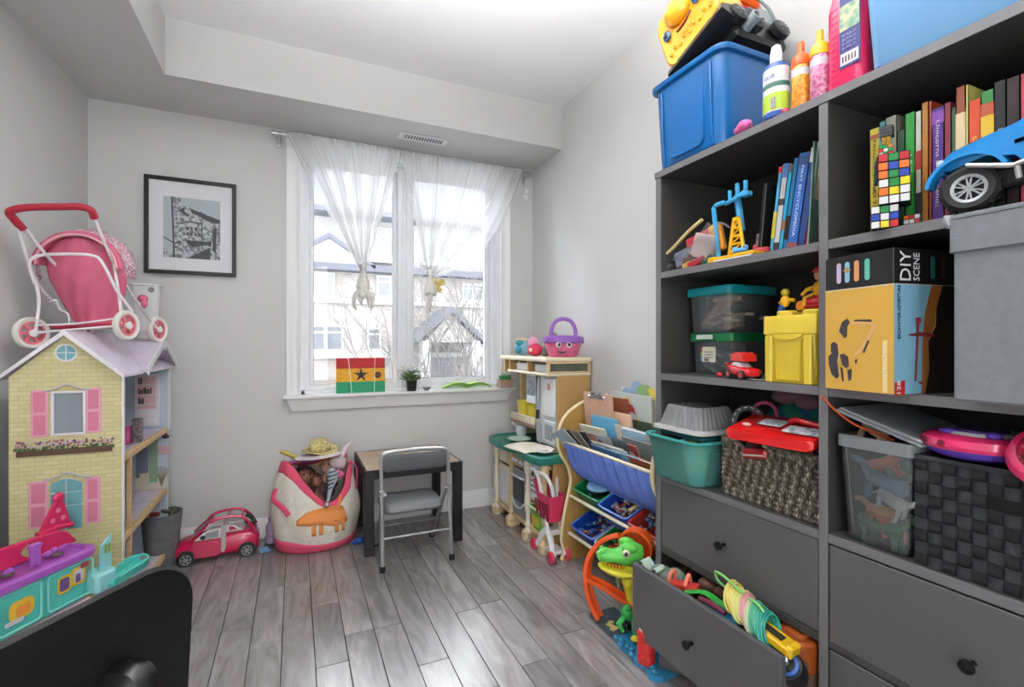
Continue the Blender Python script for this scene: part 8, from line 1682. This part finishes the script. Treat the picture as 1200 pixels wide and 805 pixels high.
toy('toy_baton', 'maroon toy stick beside the blue dish in the drawer', 'toy', (1.165, 1.10, .362), P_('baton_maroon', '#6a1f34', .45), lambda m: m.tube([(0,.05,0),(0,0,.004),(0,-.05,0)], [.006,.010,.007], 8))
toy('brown_toy', 'brown teddy shaped toy at the back of the open drawer', 'toy', (1.28, 1.22, .345), mat('teddy_brown', '#5c3c2c', .9, bump=.5), lambda m: (m.sph((0,0,0), (.03,.04,.025)), m.sph((0,-.05,.0), (.022,.024,.02))))
# skipping rope coil, pastel rainbow
t = thing('rope_coil', 'coiled pastel rainbow skipping rope on top of the open drawer', 'rope', (1.185, .985, .39))
for i, (c, n_) in enumerate((('#d8c96a', 5), ('#cfd27a', 3), ('#d89a9a', 3), ('#b9c4a0', 2), ('#4fae8c', 4), ('#2f9a8a', 4))):
    cm = mat('rope_'+c, c, .4)
    for k in range(n_):
        j = sum(q[1] for q in (('', 5), ('', 3), ('', 3), ('', 2), ('', 4), ('', 4))[:i])+k; f = j/20
        R0 = AX(Vector((.55,.45,.70)).normalized(), Vector((-.6,.8,-.05)).normalized(), Vector((0,0,1)))
        ctr = Vector((.0, .055-.13*f, .022-.035*f)); a_, b_ = .050-.004*(k % 2), .036
        ux = Vector((.75,.25,.35)).normalized(); uy = Vector((-.2,.35,.85)).normalized()
        m = MB(); m.tube([ctr+ux*(a_*math.cos(q)*(.9+.1*math.sin(j+q)))+uy*(b_*math.sin(q)) for q in [2*PI*s_/22 for s_ in range(22)]], .0034, 6, closed=True); obj('rope_turn', m, cm, t)
m = MB(); m.tube(spline([(.0,.02,.05),(-.01,.075,.075),(-.01,.11,.075),(-.0,.105,.045),(.01,.05,.03),(.0,-.02,.045),(.0,-.05,.03)], 6), .0038, 8); obj('rope_end', m, mat('rope_lime', '#7fc46a', .4), t)
# yellow toy level / phone
toy('toy_meter', 'yellow toy tool with a black display in the open drawer', 'toy', (1.185, .915, .372), [P_('meter_yellow', '#e0b41c', .35), mat('meter_black', '#33301f', .4)], lambda m: (m.box((0,0,0), (.055,.125,.022), None, .004), m.box((0,-.06,.0), (.045,.02,.034), None, .004), m.__setattr__('mi', 1), m.box((0,.0,.0115), (.026,.07,.002), None, .0006)), rx=.22, rz=.12)
toy('orange_toy', 'dark orange toy drum behind the yellow tool in the drawer', 'toy', (1.27, .90, .335), P_('drum_rust', '#9c4a18', .45), lambda m: (m.lathe([(.05,-.06),(.055,-.05),(.055,.02),(.048,.028)], n=22), m.lathe([(.03,.028),(.028,.036)], n=16)))
toy('toy_projector', 'black toy with a blue ring and silver knob at near end of drawer', 'toy', (1.18, .862, .318), [dark, P_('ring_blue', '#2a5fb0', .3), chrome], lambda m: (m.lathe([(.04,-.05),(.042,0),(.036,.012)], n=22), m.__setattr__('mi', 1), m.loft([[(r*math.cos(a), r*math.sin(a), z) for r, z in ((.022,.012),(.03,.012),(.03,.02),(.022,.02))] for a in [2*PI*i/22 for i in range(23)]], (False, False)), m.__setattr__('mi', 2), m.lathe([(.006,.012),(.008,.03),(.012,.034),(.008,.04)], n=12)), ry=-.7, rx=.3)
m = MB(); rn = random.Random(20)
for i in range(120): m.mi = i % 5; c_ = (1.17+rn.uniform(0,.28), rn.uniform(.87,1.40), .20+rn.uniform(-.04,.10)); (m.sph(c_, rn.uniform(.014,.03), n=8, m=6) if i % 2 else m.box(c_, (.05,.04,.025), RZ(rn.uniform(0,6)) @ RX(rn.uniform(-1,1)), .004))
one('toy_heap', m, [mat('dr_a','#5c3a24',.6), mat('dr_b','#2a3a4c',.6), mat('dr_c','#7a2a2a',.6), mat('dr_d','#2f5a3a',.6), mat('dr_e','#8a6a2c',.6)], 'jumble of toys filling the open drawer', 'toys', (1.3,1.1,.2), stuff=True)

# ================================================================ ADDED FILL LAMP, unseen, above and in front of the camera (its light is set at the top)
t = thing('added_fill_lamp', 'bowl shaped fill lamp added above the viewpoint to brighten the ceiling, out of frame', 'lamp', (.41, .90, ZC))
m = MB(); m.lathe([(.06,-.03),(.06,0)], n=24); obj('ceiling_rose', m, white, t)
m = MB(); m.lathe([(.004,-.62),(.004,-.03)], n=8); obj('cord', m, dark, t)
m = MB(); m.lathe([(.02,-.66),(.12,-.655),(.22,-.62),(.285,-.545),(.28,-.545),(.215,-.612),(.02,-.645)], n=36); obj('bowl', m, white, t)  # deep sides shaped to hold light off the bulkhead face
